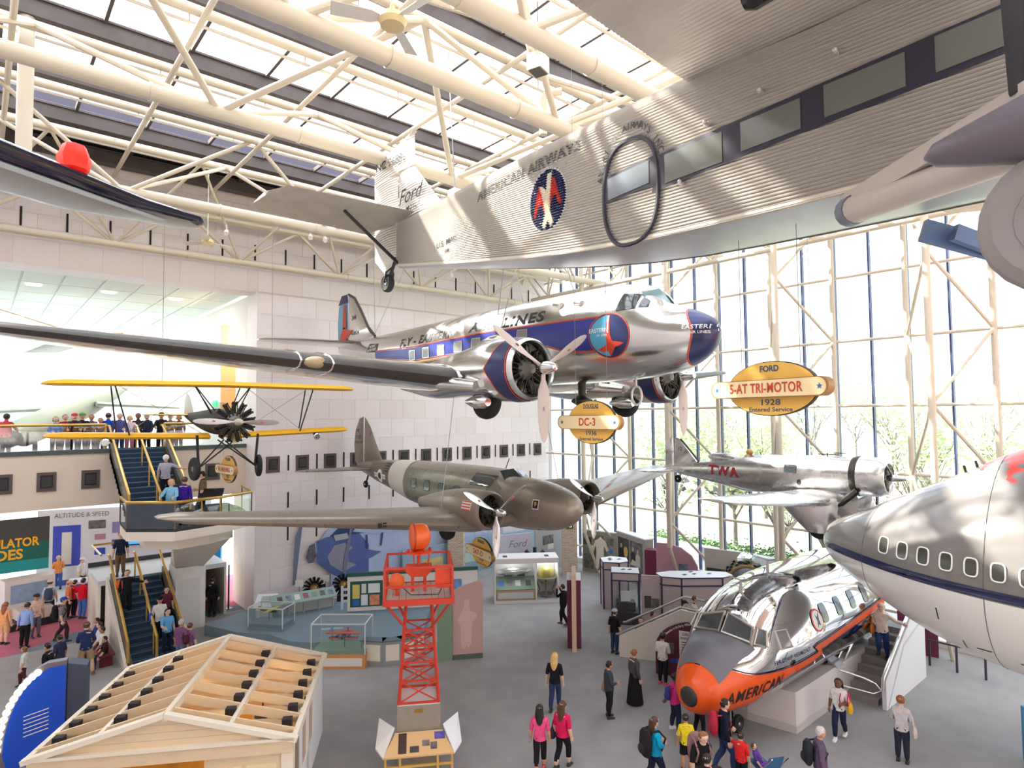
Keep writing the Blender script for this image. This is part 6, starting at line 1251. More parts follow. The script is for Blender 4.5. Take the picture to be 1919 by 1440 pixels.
kiosk('wide octagonal kiosk with long white lid and mauve sides', [(21.9, 16.0), (22.3, 15.3), (23.6, 14.2), (24.2, 14.1), (24.5, 14.6), (24.0, 15.3), (22.9, 16.3), (22.2, 16.5)], 2.05, vents=((-.4, .2), (.0, 0), (.5, -.4), (.2, .3)))
board('exhibit_board', 'taupe panel with dark photographs between two kiosks', 'panel', (21.5, 16.75), (22.0, 16.1), 0, 2.05, .1, KSIDE, [(.12, .7, .28, .5, BW2), (.42, .7, .3, .4, BW1)])
R_ = thing('office_exhibit', 'dark desk with small white screen inside the square glass kiosk', 'desk', (21.3, 17.45, .52), radians(-45)); g = G(INK); g.box(-.4, .4, -.25, .3, 0, .35); g.build('desk', R_, smooth=0); g = G(KTOP); g.add([(-.2, -.1, .36), (.2, -.1, .36), (.2, .1, .75), (-.2, .1, .75)], [(0, 1, 2, 3)]); g.build('screen', R_, smooth=0)
# ---------------------------------------------------------------- ramp with rail, arched plum panel
R_ = thing('visitor_ramp', 'cream sided visitor ramp with metal handrail beside the propliner nose', 'ramp', (19.2, 14.0, 0))
RA = V((18.1, 15.15, 0)); RB = V((19.15, 13.2, 0)); RC = V((19.7, 12.35, 0)); ur = (RB - RA).normalized(); nr = V((-ur.y, ur.x, 0)); nr = nr if nr.x > 0 else -nr
CRM = mat('ramp_cream', (226, 216, 204), .6)
def strip(g, a, b, za, zb, t=.1): d = (b - a).normalized(); nn = V((-d.y, d.x, 0)); nn = nn if nn.x > 0 else -nn; g.add([a, b, b + V((0, 0, zb)), a + V((0, 0, za)), a + nn * t, b + nn * t, b + nn * t + V((0, 0, zb)), a + nn * t + V((0, 0, za))], [(0, 1, 2, 3), (7, 6, 5, 4), (0, 4, 5, 1), (1, 5, 6, 2), (2, 6, 7, 3), (3, 7, 4, 0)])
g = G(CRM); strip(g, RA, RB, .72, 1.9); strip(g, RB, RC, 1.9, 1.75); pb(g, 'side_wall', R_, smooth=0)
off = nr * 1.35
g = G(CRM); strip(g, RA + off, RB + off, .5, 1.3, .08); pb(g, 'far_wall', R_, smooth=0)
g = G(mat('ramp_deck', (120, 118, 118), .8)); g.add([RA + V((0, 0, .05)), RA + off + V((0, 0, .05)), RB + off + V((0, 0, .55)), RB + V((0, 0, .55)), RC + off + V((0, 0, .55)), RC + V((0, 0, .55))], [(0, 1, 2, 3), (3, 2, 4, 5)]); pb(g, 'deck', R_, smooth=0)
for q in (V((0, 0, 0)), off):
    g = G(mat('rail_steel', (170, 168, 164), .3, .8)); g.path([RA + q + V((-.05, .1, .8)), RA + q + V((0, 0, .82)), RB + q + V((0, 0, 2.0)), RC + q + V((0, 0, 1.85))], .045, 8); pb(g, 'handrail', R_)
R_, o, uu, n = board('arched_board', 'plum arched panel with GIRLS WANTED poster beside the propliner nose', 'panel', (17.85, 13.35), (18.55, 11.9), 0, 1.95, .12, PLUM, outline=[(0, 0), (1.61, 0), (1.61, 1.8)] + [(1.61 - 1.61 * sin(a), .9 + 1.02 * cos(a)) for a in steps(.35, pi / 2, 12)])
g = G(mat('poster_paper', (236, 232, 222), .7)); g.prism([(.8, .62), (1.3, .62), (1.3, 1.55), (.8, 1.55)], o + n * .002, uu, (0, 0, 1), .014); po = pb(g, 'poster', R_, smooth=0)
g = G(INK); g.text('GIRLS', .13, o + n * .018 + uu * 1.05 + V((0, 0, 1.44)), uu, (0, 0, 1), .002, .012, fit=.3); g.text('WANTED', .13, o + n * .018 + uu * 1.05 + V((0, 0, 1.31)), uu, (0, 0, 1), .002, .012, fit=.42); pb(g, 'poster_title', po, kind='stuff')
lines(o + n * .004, uu, n, po, .88, 1.17, .34, 6, .085, INK, .022)
g = G(BW1); g.prism([(.38, .75), (.62, .75), (.62, 1.1), (.38, 1.1)], o + n * .002, uu, (0, 0, 1), .012); pb(g, 'picture', R_, smooth=0)
for k in range(5): g = G(mat('blue_tile', (60, 90, 190), .5)); x = .5 + .16 * k; g.prism([(x, .46), (x + .13, .46), (x + .13, .6), (x, .6)], o + n * .002, uu, (0, 0, 1), .014); pb(g, 'blue_tile', R_, smooth=0)
g = G(OFFW); t = 'Could You Be a Stewardess in the Early 1930s?'
for i, ch in enumerate(t):
    if ch == ' ': continue
    a = pi * .93 - (pi * .93 - pi * .58) * i / len(t); vs, fs = text2d(ch, .11, .006); ca, sa = cos(a), sin(a); c0 = (1.55, .85); Rr = (1.42, .98)
    p0 = (c0[0] + Rr[0] * ca, c0[1] + Rr[1] * sa); e1 = V((Rr[0] * sa, -Rr[1] * ca, 0)).normalized(); e2 = V((-e1.y, e1.x, 0))
    g.add([o + n * .016 + uu * (p0[0] + e1.x * x + e2.x * y) + V((0, 0, p0[1] + e1.y * x + e2.y * y)) for x, y in vs], fs)
pb(g, 'arched_title', R_, kind='stuff')
board('reading_shelf', 'white slanted reading panel right of the plum arch', 'panel', (18.65, 11.95), (19.0, 11.5), .95, 1.55, .05, KTOP)
# curved clear wind screen at the top of the ramp
R_ = thing('curved_screen', 'curved glossy information screen at the top of the ramp', 'screen', (20.1, 12.7, 1.05)); g = G(mat('screen_print', (176, 206, 226), .15, var=.25, scale=3)); rr = []
for a in steps(-.6, .6, 8): rr.append([(20.1 + .9 * (cos(a) - 1) * -1, 12.6 + .9 * sin(a) * -.6, z) for z in (1.1, 2.2 - .3 * a * a)])
g.loft(rr, caps=False, close=False); pb(g, 'screen_sheet', R_); g = G(mat('rail_steel', (170, 168, 164), .3, .8)); g.path([r[1] for r in rr], .04, 6); pb(g, 'rim', R_)
# ---------------------------------------------------------------- stairs up to the propliner
R_ = thing('access_stairs', 'grey steps with tall clear and silver sides leading up to the propliner', 'stairs', (21.5, 7.6, 0))
SD = mat('step_grey', (150, 142, 138), .6); nst = 9
for k in range(nst): g = G(SD); x = 20.85 + .31 * k; g.box(x, 24.2, 7.45, 8.35, .19 * k, .19 * (k + 1)) if k == nst - 1 else g.box(x, x + .36, 7.45, 8.35, 0, .19 * (k + 1)); pb(g, 'step', R_, smooth=0)
g = G(mat('stair_wall', (232, 230, 232), .4)); g.prism([(0, 0), (3.6, 0), (3.6, 2.5), (2.8, 2.5), (.0, .85)], (20.75, 7.3, 0), (1, 0, 0), (0, 0, 1), .12); pb(g, 'near_side', R_, smooth=0)
g = G(mat('stair_line', (206, 204, 210), .4)); g.prism([(.1, .05), (.16, .05), (1.6, 1.5), (3.5, 1.95), (3.5, 2.02), (1.56, 1.56)], (20.75, 7.176, 0), (1, 0, 0), (0, 0, 1), .01); pb(g, 'side_moulding', R_, smooth=0)
for y in (7.26, 8.42): g = G(mat('rail_chrome', (214, 212, 214), .2, .9)); g.path([(20.7, y, .55), (20.75, y, .92), (23.5, y, 2.58), (24.3, y, 2.58)], .05, 8); pb(g, 'handrail', R_)
g = G(CASEGLASS); g.prism([(0, .1), (3.4, 2.0), (3.4, 2.9), (.0, .95)], (20.8, 8.45, 0), (1, 0, 0), (0, 0, 1), .02); pb(g, 'clear_side', R_, smooth=0)
for dx, h0 in ((0, .98), (.0, .6)): g = G(mat('rail_chrome', (214, 212, 214), .2, .9)); g.path([(20.8, 8.6, h0), (24.2, 8.6, h0 + 2.0)], .04, 8); pb(g, 'handrail', R_)
R_ = thing('barrier_rail', 'looped chrome barrier in front of the access stairs', 'barrier', (20.5, 8.2, 0)); g = G(mat('rail_chrome', (214, 212, 214), .2, .9)); g.path([(20.35, 8.35, .95), (20.6, 7.75, .82), (20.7, 7.45, .72), (20.72, 7.3, .55), (20.65, 7.5, .42), (20.35, 8.3, .5)], .028, 8); pb(g, 'loop', R_)
R_ = thing('control_box', 'grey stair-lift control box beside the plinth', 'box', (20.35, 8.5, 0)); g = G(mat('box_grey', (176, 178, 186), .4)); g.box(20.15, 20.55, 8.38, 8.6, .1, 1.2); pb(g, 'body', R_, smooth=0); g = G(mat('box_top', (196, 200, 210), .3)); g.add([(20.13, 8.3, 1.1), (20.57, 8.3, 1.1), (20.57, 8.62, 1.28), (20.13, 8.62, 1.28), (20.13, 8.3, 1.06), (20.57, 8.3, 1.06), (20.57, 8.62, 1.24), (20.13, 8.62, 1.24)], [(0, 1, 2, 3), (7, 6, 5, 4), (0, 4, 5, 1), (1, 5, 6, 2), (2, 6, 7, 3), (3, 7, 4, 0)]); pb(g, 'lid', R_, smooth=0)
board('maroon_upright', 'maroon panel seen under the jumbo jet nose beyond the stairs', 'panel', (26.2, 8.6), (26.5, 7.4), 0, 1.6, .2, MAROON)
R_ = thing('floor_railing', 'dark low railing under the jumbo jet nose', 'railing', (25.5, 6.6, 0))
for k in range(3): g = G(mat('rail_dark', (58, 58, 70), .5)); y = 7.4 - .8 * k; g.box(25.47, 25.53, y - .03, y + .03, 0, .9); pb(g, 'post', R_, smooth=0)
g = G(mat('rail_dark', (58, 58, 70), .5)); g.box(25.48, 25.52, 5.8, 7.4, .85, .9); pb(g, 'rail', R_, smooth=0)
board('blue_board', 'blue panel edge standing at the right picture edge', 'panel', (20.4, 3.9), (20.9, 3.2), 0, 1.35, .1, mat('panel_azure', (70, 160, 210), .5))
# ================================================================ open-roofed house at lower left
def house():
    FL, FR, RR, RL = V((.94, 16.0, 0)), V((5.23, 13.36, 0)), V((7.68, 17.25, 0)), V((3.3, 19.9, 0)); u = (FR - FL).normalized(); w = (RR - FR).normalized(); Wd = 5.04; Ln = 4.6
    R = thing('open_roof_house', 'cream wooden house with open rafters and no roof covering', 'building', tuple((FL + RR) / 2), atan2(u.y, u.x))
    CR = mat('cream_timber', (232, 208, 170), .6, var=.04, scale=3, stretch=(1, 1, 6)); CRW = mat('cream_white_trim', (242, 230, 208), .55); WALLW = mat('house_white', (240, 240, 240), .6); GLD = mat('warm_wood_inside', (226, 166, 72), .5, var=.15, scale=3, stretch=(1, 6, 1))
    hw = Wd / 2; hl = Ln / 2; ze = 2.1; zr = 2.78
    def roofz(x): return zr - (zr - ze) * abs(x) / hw
    # gable boards, front and back, as separate planks
    for yy, nm in ((-hl, 'front'), (hl, 'back')):
        for k in range(4):
            z0 = ze + .02 + k * .15; x0 = hw * (1 - (z0 - ze) / (zr - ze)) - .12; x1 = hw * (1 - (z0 + .145 - ze) / (zr - ze)) - .12
            if x1 < .02: x1 = .02
            g = G(CR); g.prism([(-x0, z0), (x0, z0), (x1, z0 + .145), (-x1, z0 + .145)], (0, yy + .05, 0), (1, 0, 0), (0, 0, 1), .04); g.build('gable_board', R, smooth=0)
        for sg in (-1, 1): g = G(CRW); g.beam((sg * (hw + .1), yy - .02, ze - .03), (0, yy - .02, zr), .16, .1); g.build('bargeboard', R, smooth=0)
        g = G(CR); g.box(-hw, hw, yy - .06, yy + .1, ze - .28, ze + .02); g.build('entablature', R, smooth=0); g = G(CRW); g.box(-hw - .04, hw + .04, yy - .1, yy + .12, ze - .02, ze + .04); g.build('cornice', R, smooth=0)
    for sg in (-1, 1): g = G(CRW); g.box(sg * hw - .07 * (sg < 0) - .02, sg * hw + .02 + .07 * (sg > 0), -hl, hl, ze - .1, ze + .03); g.build('eave_plate', R, smooth=0)
    g = G(CRW); g.box(-.05, .05, -hl, hl, zr - .16, zr + .02); g.build('ridge_beam', R, smooth=0)
    for sg in (-1, 1): g = G(CRW); x = sg * hw * .5; g.box(x - .04, x + .04, -hl, hl, roofz(x) - .1, roofz(x) + .03); g.build('purlin', R, smooth=0)
    nr = 7
    for k in range(nr):
        y = -hl + Ln * (k + .5) / nr
        for sg in (-1, 1):
            g = G(CR); g.beam((sg * .04, y, zr - .1), (sg * hw, y, ze - .06), .05, .2); g.build('rafter', R, smooth=0)
            for fx in (.93, .46):
                if k < nr - 1: g = G(mat('black_can', (42, 38, 38), .7)); x = sg * hw * fx; z = roofz(x); g.cbox((x - sg * .05, y + Ln / nr / 2, z - .03), (.2, .17, .2)); g.build('lamp_can', R, smooth=0)
        g = G(CR); g.box(-hw, hw, y - .025, y + .025, ze - .16, ze - .02); g.build('tie_beam', R, smooth=0)
    # walls
    g = G(WALLW); g.box(hw - .1, hw, -hl + 1.0, -hl + 1.25, 0, ze - .1); g.box(hw - .1, hw, -hl + 1.95, -hl + 2.2, 0, ze - .1); g.box(hw - .1, hw, -hl + 2.9, hl, 0, ze - .1); g.box(hw - .1, hw, -hl + 1.25, -hl + 2.9, 0, .75); g.box(hw - .1, hw, -hl + 1.25, -hl + 2.9, ze - .4, ze - .1); g.build('side_wall', R, smooth=0)
    g = G(mat('door_brown', (150, 130, 112), .6)); g.box(hw - .08, hw - .03, -hl + .72, -hl + 1.0, 0, ze - .1); g.build('door_leaf', R, smooth=0)
    for y in (1.25, 2.2): g = G(mat('pane_tan', (206, 176, 150), .3)); g.box(hw - .06, hw - .03, -hl + y, -hl + y + .7, .75, ze - .4); g.build('window_pane', R, smooth=0)
    g = G(CRW); g.box(hw - .22, hw + .02, -hl - .02, -hl + .22, 0, ze - .2); g.build('corner_post', R, smooth=0); g = G(CRW); g.box(-hw - .02, -hw + .22, -hl - .02, -hl + .22, 0, ze - .2); g.build('corner_post', R, smooth=0)
    g = G(CR); g.box(hw - 1.75, hw - .22, -hl + .02, -hl + .1, 0, ze - .2); fw = g.build('front_wall', R, smooth=0)
    for x in (hw - 1.62, hw - .92): g = G(mat('panel_buff', (246, 224, 178), .6)); g.box(x, x + .6, -hl, -hl + .02, .2, ze - .5); g.build('inset_board', fw, smooth=0)
    g = G(CR); g.box(-hw + .2, -hw + 1.5, -hl + .02, -hl + .1, 0, ze - .2); g.build('front_wall', R, smooth=0)
    g = G(CR); g.box(-hw, -hw + .1, -hl, hl, 0, ze - .1); g.box(-hw, hw, hl - .1, hl, 0, ze - .2); g.build('rear_wall', R, smooth=0)
    g = G(GLD); g.box(-hw + .1, hw - .1, -hl + .1, hl - .1, .0, .03); g.build('inside_floor', R, smooth=0)
    g = G(GLD); g.box(-hw + .1, hw - 1.4, .2, .26, 0, 1.7); g.build('inside_partition', R, smooth=0)
    for x, y in ((-.9, .9), (.7, 1.4), (1.5, -.4)): g = G(mat('inside_fitting', (60, 58, 54), .5)); g.lathe([(.02, .3), (.03, .05), (.2, 0), (.02, -.01)], (x, y, 1.75), (0, 0, 1), 10); g.build('pendant_lamp', R)
    for x, y, e in ((-.6, 1.0, 9), (1.4, .6, 12), (.8, -1.2, 8)):
        l = D.objects.new('house_lamp', D.lights.new('house_lamp', 'POINT')); COL.objects.link(l); l.data.energy = e; l.data.color = (1, .72, .38); l.data.shadow_soft_size = .1; l.location = Matrix.Translation(R.location) @ Matrix.Rotation(atan2(u.y, u.x), 4, 'Z') @ V((x, y, 1.6))
house()
# ================================================================ orange beacon tower
def tower():
    rz = radians(-32.1); R = thing('beacon_tower', 'orange lattice beacon tower with railed deck and drum lamp on a concrete block', 'tower', (8.95, 14.25, 0), rz); OR = mat('beacon_orange', (226, 74, 34), .4); RL_ = mat('lattice_red', (206, 62, 40), .5); CC = mat('concrete_block', (156, 146, 132), .85, var=.08, scale=4)
    b = lambda g, n, sm=40: g.build(n, R, smooth=sm)
    g = G(CC); g.box(-.54, .54, -.54, .54, 0, 1.58); cb = b(g, 'concrete_base', 0); g = G(BRASS); g.box(-.1, .1, -.555, -.54, 1.4, 1.48); g.build('brass_plate', cb, smooth=0)
    g = G(mat('base_top_white', (226, 222, 220), .6)); g.box(-.53, .53, -.53, .53, 1.58, 1.6); b(g, 'base_slab', 0)
    h0, h1, h2 = 1.6, 3.4, 4.22; w0, w1, w2 = .5, .31, .82
    for sx in (-1, 1):
        for sy in (-1, 1):
            g = G(RL_); g.beam((sx * w0, sy * w0, h0), (sx * w1, sy * w1, h2), .06, .06); b(g, 'leg', 0)
            g = G(RL_); g.beam((sx * w1, sy * w1, h1), (sx * w2, sy * w2, h2), .05, .05); b(g, 'flared_brace', 0)
    lv = [h0 + .03, 2.15, 2.6, 3.0, h1]
    for i, z in enumerate(lv):
        q = lerp(w0, w1, (z - h0) / (h2 - h0))
        for a in range(4):
            c = [(-q, -q), (q, -q), (q, q), (-q, q)]; p0, p1 = c[a], c[(a + 1) % 4]; g = G(RL_); g.beam((*p0, z), (*p1, z), .045, .045); b(g, 'crossbar', 0)
            if i < len(lv) - 1:
                z2 = lv[i + 1]; q2 = lerp(w0, w1, (z2 - h0) / (h2 - h0)); d = [(-q2, -q2), (q2, -q2), (q2, q2), (-q2, q2)]
                g = G(RL_); g.beam((*p0, z), (*d[(a + 1) % 4], z2), .03, .03); b(g, 'diagonal', 0); g = G(RL_); g.beam((*p1, z), (*d[a], z2), .03, .03); b(g, 'diagonal', 0)
    for k in range(10): x = -.82 + .164 * (k + .5); g = G(mat('deck_plank', (196, 182, 170), .7)); g.box(x - .075, x + .075, -.82, .82, h2 + .02, h2 + .06); b(g, 'deck_plank', 0)
    g = G(RL_)
    for s in (-1, 1): g.box(-.85, .85, s * .85 - .04, s * .85 + .04, h2 - .06, h2 + .08); g.box(s * .85 - .04, s * .85 + .04, -.85, .85, h2 - .06, h2 + .08)
    b(g, 'deck_frame', 0)
    for x, y in [(a, c) for a in (-.84, .84) for c in (-.84, .84)]: g = G(RL_); g.box(x - .03, x + .03, y - .03, y + .03, h2, h2 + .86); b(g, 'rail_post', 0)
    for z in (.4, .86):
        for s in (-1, 1):
            if z > 1 and s < 0: pass
            g = G(RL_); g.box(-.84, .84, s * .84 - .025, s * .84 + .025, h2 + z - .025, h2 + z + .025); b(g, 'rail', 0); g = G(RL_); g.box(s * .84 - .025, s * .84 + .025, -.84, .84, h2 + z - .025, h2 + z + .025); b(g, 'rail', 0)
    z = h2 + .06; zk = .84
    for x in (-.16, .16): g = G(OR); g.box(x - .04, x + .04, -.06, .06, z, z + zk * .5); b(g, 'pedestal_leg', 0)
    g = G(OR); g.loft([[(-q, -.18, z + zk * hh), (q, -.18, z + zk * hh), (q, .18, z + zk * hh), (-q, .18, z + zk * hh)] for q, hh in ((.2, .48), (.34, .66), (.34, .8))]); b(g, 'gear_box', 0)
    g = G(OR); g.tube((0, 0, z + zk * .8), (0, 0, z + zk * 1.35), .05, n=10); b(g, 'column', 40)
    for a in range(3): g = G(OR); g.tube((.24 * cos(2.1 * a), .24 * sin(2.1 * a), z + zk * .8), (.28 * cos(2.1 * a), .28 * sin(2.1 * a), z + zk * 1.22), .02, n=6); b(g, 'standoff')
    g = G(OR); g.lathe([(.05, 1.08), (.36, 1.02), (.36, 1.0), (.05, 1.01)], (0, 0, z), (0, 0, 1), 20); b(g, 'dish')
    c = V((0, 0, z + zk * 1.68)); g = G(mat('drum_lamp_orange', (240, 104, 40), .35)); g.lathe([(.02, -.2), (.3, -.2), (.34, -.17), (.34, .12), (.28, .22), (.12, .3), (.01, .32)], c, (1, .25, 0), 24); dl = b(g, 'drum_lamp')
    g = G(mat('drum_rim', (190, 60, 30), .4)); g.lathe([(.335, -.19), (.36, -.18), (.36, -.14), (.335, -.13)], c, (1, .25, 0), 24, caps=False); g.build('rim', dl)
    for dx, dy, dz in ((.3, .1, 1.27), (-.28, -.12, 1.27), (-.12, 0, 2.03)): g = G(mat('obstruction_red', (220, 40, 60), .3)); g.ball((dx, dy, z + zk * dz), .045, 8, 6); b(g, 'marker_lamp')
    g = G(OR); g.box(.42, .8, -.78, -.42, z + zk * .3, z + zk * .86); ob = b(g, 'switch_box', 0); g = G(mat('box_lid', (240, 110, 70), .4)); g.box(.4, .82, -.8, -.4, z + zk * .86, z + zk * .89); g.build('lid', ob, smooth=0)
    g = G(mat('drum_lamp_orange', (240, 104, 40), .35)); g.lathe([(.02, -.12), (.2, -.1), (.22, 0), (.16, .12), (.02, .16)], (-.55, -.35, z + zk * .42), (.8, -.5, .1), 18); b(g, 'course_lamp'); g = G(OR); g.tube((-.55, -.35, z), (-.55, -.35, z + zk * .3), .05); b(g, 'lamp_post')
    g = G(INK); g.path([(-.45, -.4, z + zk * .3), (-.2, -.5, z + zk * .05), (.2, -.45, z + zk * .02), (.5, -.5, z + zk * .03), (.6, -.6, z + zk * .3)], .012, 5); b(g, 'cable')
    # tables around the base
    T = thing('reading_table', 'tan three-sided reading table with photographs around the tower base', 'table', (8.95, 14.25, 0), rz); TAN = mat('table_tan', (226, 186, 130), .5); YL = mat('table_leg_ochre', (222, 178, 88), .5)
    g = G(TAN); q = [(-.85, -1.25, .72), (.85, -1.25, .72), (.58, -.62, .98), (-.58, -.62, .98)]; sl = lambda g, q, t=.04: g.add(q + [(a, c, d - t) for a, c, d in q], [(0, 1, 2, 3), (7, 6, 5, 4), (0, 4, 5, 1), (1, 5, 6, 2), (2, 6, 7, 3), (3, 7, 4, 0)]); sl(g, q); ft = g.build('front_top', T, smooth=0)
    for s, m_ in ((-1, OFFW), (1, KTOP)): g = G(m_); sl(g, [(s * .85, -1.25, .72), (s * 1.05, -.9, .8), (s * 1.02, .1, 1.05), (s * .6, -.6, 1.1)][::s]); sd = g.build('side_top', T, smooth=0)
    def onf(x0, x1, t0, t1, m_, nm='photograph'):
        P_ = lambda x, t: (x, lerp(-1.25, -.62, t), lerp(.72, .98, t) + .004); g = G(m_); g.poly([P_(x0, t0), P_(x1, t0), P_(x1, t1), P_(x0, t1)]); g.build(nm, ft, smooth=0)
    onf(-.5, -.3, .1, .95, mat('caption_brown', (74, 48, 44), .5), 'caption_strip'); onf(-.22, 0, .12, .38, BW2); onf(.08, .26, .35, .6, BW1); onf(.28, .44, .2, .5, BW1); onf(.38, .64, .6, .92, mat('photo_violet', (104, 88, 170), .5, var=.4, scale=9))
    for x, y in ((-.8, -1.15), (-.45, -1.2), (.45, -1.2), (.8, -1.15)): g = G(YL); g.box(x - .025, x + .025, y - .025, y + .025, 0, .7); g.build('leg', T, smooth=0)
    g = G(YL); g.box(-.8, .8, -1.2, -1.15, .42, .47); g.build('stretcher', T, smooth=0)
tower()
# ================================================================ stairs at left
def stairs():
    BLU = mat('stair_navy_carpet', (44, 66, 88), .9, var=.06, scale=9); SB = mat('stringer_brown', (110, 98, 86), .6); CRM = mat('stair_cream', (236, 226, 212), .6); BR = mat('brass_rail', (206, 168, 84), .3, .6)
    R = thing('upper_staircase', 'upper navy carpeted stairs with brass rails from the balcony to the landing', 'stairs', (5, 28, 5.2)); X0, X1 = 4.2, 6.1; n = 14; y0, y1, z0, z1 = 25.85, 30.3, 5.2, 7.6
    def flight(R, n, y0, y1, z0, z1, X0, X1):
        dy = (y1 - y0) / n; dz = (z1 - z0) / n
        for k in range(n): g = G(BLU); g.box(X0, X1, y0 + dy * k, y0 + dy * (k + 1) + .02, z0 + dz * k - .25, z0 + dz * (k + 1)); s_ = pb(g, 'step', R, smooth=0); g = G(mat('nosing_blue', (84, 112, 136), .7)); g.box(X0, X1, y0 + dy * k - .012, y0 + dy * k, z0 + dz * (k + 1) - .03, z0 + dz * (k + 1) + .002); pb(g, 'nosing', s_, smooth=0)
        for x in (X0 - .12, X1): g = G(SB); g.prism([(y0 - .2, z0 - .35), (y1, z1 - .35), (y1, z1 + .25), (y0 - .2, z0 + .2)], (x + .12, 0, 0), (0, 1, 0), (0, 0, 1), .12); pb(g, 'stringer', R, smooth=0)
        for x in (X0 - .03, (X0 + X1) / 2, X1 + .03):
            g = G(BR); g.path([(x, y0 - .25, z0 + .25), (x, y0 - .2, z0 + .95), (x, y1, z1 + .95), (x, y1 + .3, z1 + .95)], .05, 8); pb(g, 'brass_handrail', R)
        x = (X0 + X1) / 2
        for t in (.08, .4, .72, 1.0): g = G(BR); y = lerp(y0, y1, t); z = lerp(z0, z1, t); g.tube((x, y, z), (x, y, z + .95), .03); pb(g, 'brass_post', R)
        for x in (X0 - .06, X1 + .06): g = G(CASEGLASS); g.prism([(y0, z0 + .2), (y1, z1 + .2), (y1, z1 + .9), (y0, z0 + .9)], (x, 0, 0), (0, 1, 0), (0, 0, 1), .02); pb(g, 'glass_side', R, smooth=0)
    flight(R, n, y0, y1, z0, z1, X0, X1)
    L = thing('stair_landing', 'cream landing with dark glass front and brass rail below the biplane', 'landing', (6, 25, 0)); pl = [(3.95, 26.4), (3.85, 24.05), (5.05, 22.95), (6.6, 23.35), (7.9, 24.2), (8.35, 26.6), (8.35, 28.6), (6.3, 28.6), (6.3, 25.8), (4.1, 25.8)]
    pl2 = [(3.95, 25.9), (3.85, 24.05), (5.05, 22.95), (6.6, 23.35), (7.9, 24.2), (8.3, 26.6), (8.3, 28.6), (6.3, 28.6), (6.3, 25.9)]
    g = G(CRM); g.loft([[(a, b, z) for a, b in pl2] for z in (4.82, 5.12)]); pb(g, 'slab', L, smooth=0); g = G(mat('landing_dark', (54, 56, 56), .8)); g.loft([[(a, b, z) for a, b in pl2] for z in (5.12, 5.2)]); pb(g, 'dark_floor', L, smooth=0)
    g = G(CRM); g.loft([[(lerp(6.0, a, .72), lerp(25.6, b, .72), z) for a, b in pl2] for z in (4.4, 4.82)]); pb(g, 'under_slab', L, smooth=0)
    edge = [(3.95, 25.9), (3.85, 24.05), (5.05, 22.95), (6.6, 23.35), (7.9, 24.2), (8.3, 26.6)]
    dg = mat('dark_tinted_glass', (46, 62, 76), .1, spec=.8)
    for k in range(5):
        a, b = edge[k], edge[k + 1]; g = G(dg if k in (1,) else CASEGLASS); g.beam((*a, 5.62), (*b, 5.62), .02, .8); pb(g, 'rail_glass', L, smooth=0)
    g = G(BR); g.path([(a, b, 6.08) for a, b in edge], .05, 8); pb(g, 'brass_handrail', L)
    for a, b in edge: g = G(SB); g.tube((a, b, 5.2), (a, b, 6.05), .025); pb(g, 'rail_post', L)
    g = G(CRM); rr = [[(5.4, 27.5 + d, z), (7.3, 27.0 + d, z), (7.3, 28.2 + d, z), (5.8, 28.6 + d, z)] if i else [(6.5, 29.4, 2.55), (7.5, 29.0, 2.55), (7.5, 29.9, 2.55), (6.5, 30.2, 2.55)] for i, (z, d) in enumerate(((0, 0), (4.5, -2.6)))]; g.loft(rr); pb(g, 'leaning_pier', L, smooth=0)
    g = G(mat('pier_white', (240, 238, 234), .6)); g.box(6.45, 7.6, 29.0, 30.2, 0, 2.6); pier = pb(g, 'service_wall', L, smooth=0); g = G(mat('door_white', (228, 226, 224), .5)); g.box(6.6, 7.4, 28.96, 29.0, .02, 2.1); pb(g, 'door', pier, smooth=0)
    LO = thing('lower_staircase', 'lower navy carpeted stairs with brass rails rising from the floor', 'stairs', (5, 28, 0)); flight(LO, 13, 26.1, 30.2, 0., 2.3, 4.3, 6.05)
    g = G(CRM); g.prism([(25.8, 0), (30.3, 0), (30.3, 2.4), (25.8, .15)], (4.16, 0, 0), (0, 1, 0), (0, 0, 1), .1); pb(g, 'cream_side', LO, smooth=0); g = G(CRM); g.prism([(25.8, 0), (30.3, 0), (30.3, 2.4), (25.8, .15)], (6.3, 0, 0), (0, 1, 0), (0, 0, 1), .1); pb(g, 'cream_side', LO, smooth=0)
    MZ = thing('mezzanine_landing', 'pale mezzanine landing at the top of the lower stairs', 'landing', (6, 32, 0)); g = G(mat('mezz_floor', (206, 212, 216), .5)); g.box(3.9, 8.8, 30.22, 33.2, 2.1, 2.3); pb(g, 'floor_slab', MZ, smooth=0)
    g = G(mat('mezz_kerb', (60, 62, 66), .6)); g.box(3.9, 8.8, 33.2, 33.3, 2.1, 2.5); pb(g, 'kerb', MZ, smooth=0); g = G(BR); g.path([(4.0, 30.4, 3.3), (4.0, 33.0, 3.3), (6.4, 33.1, 3.3)], .045, 8); pb(g, 'brass_handrail', MZ)
    g = G(CRM); g.box(3.9, 4.0, 30.22, 33.2, 0, 2.1); g.box(8.7, 8.8, 30.22, 33.2, 0, 2.1); g.box(3.9, 8.8, 33.1, 33.2, 0, 2.1); pb(g, 'support_wall', MZ, smooth=0)
    # balcony rail
    B = thing('balcony_railing', 'glass balcony railing with brass handrail in front of the crowd', 'railing', (2, 30.35, 7.62))
    for a, b in ((-4, 4.05), (6.2, 9.6)):
        g = G(BR); g.tube((a, 30.35, 8.62), (b, 30.35, 8.62), .05, n=8); pb(g, 'brass_handrail', B)
        x = a
        while x < b - .2: g = G(CASEGLASS); g.box(x + .02, min(x + 1.35, b) - .02, 30.34, 30.36, 7.62, 8.55); pb(g, 'glass_pane', B, smooth=0); x += 1.385
    for x in (4.05, 6.2): g = G(BR); g.tube((x, 30.35, 7.62), (x, 30.35, 8.65), .05, n=8); pb(g, 'brass_post', B)
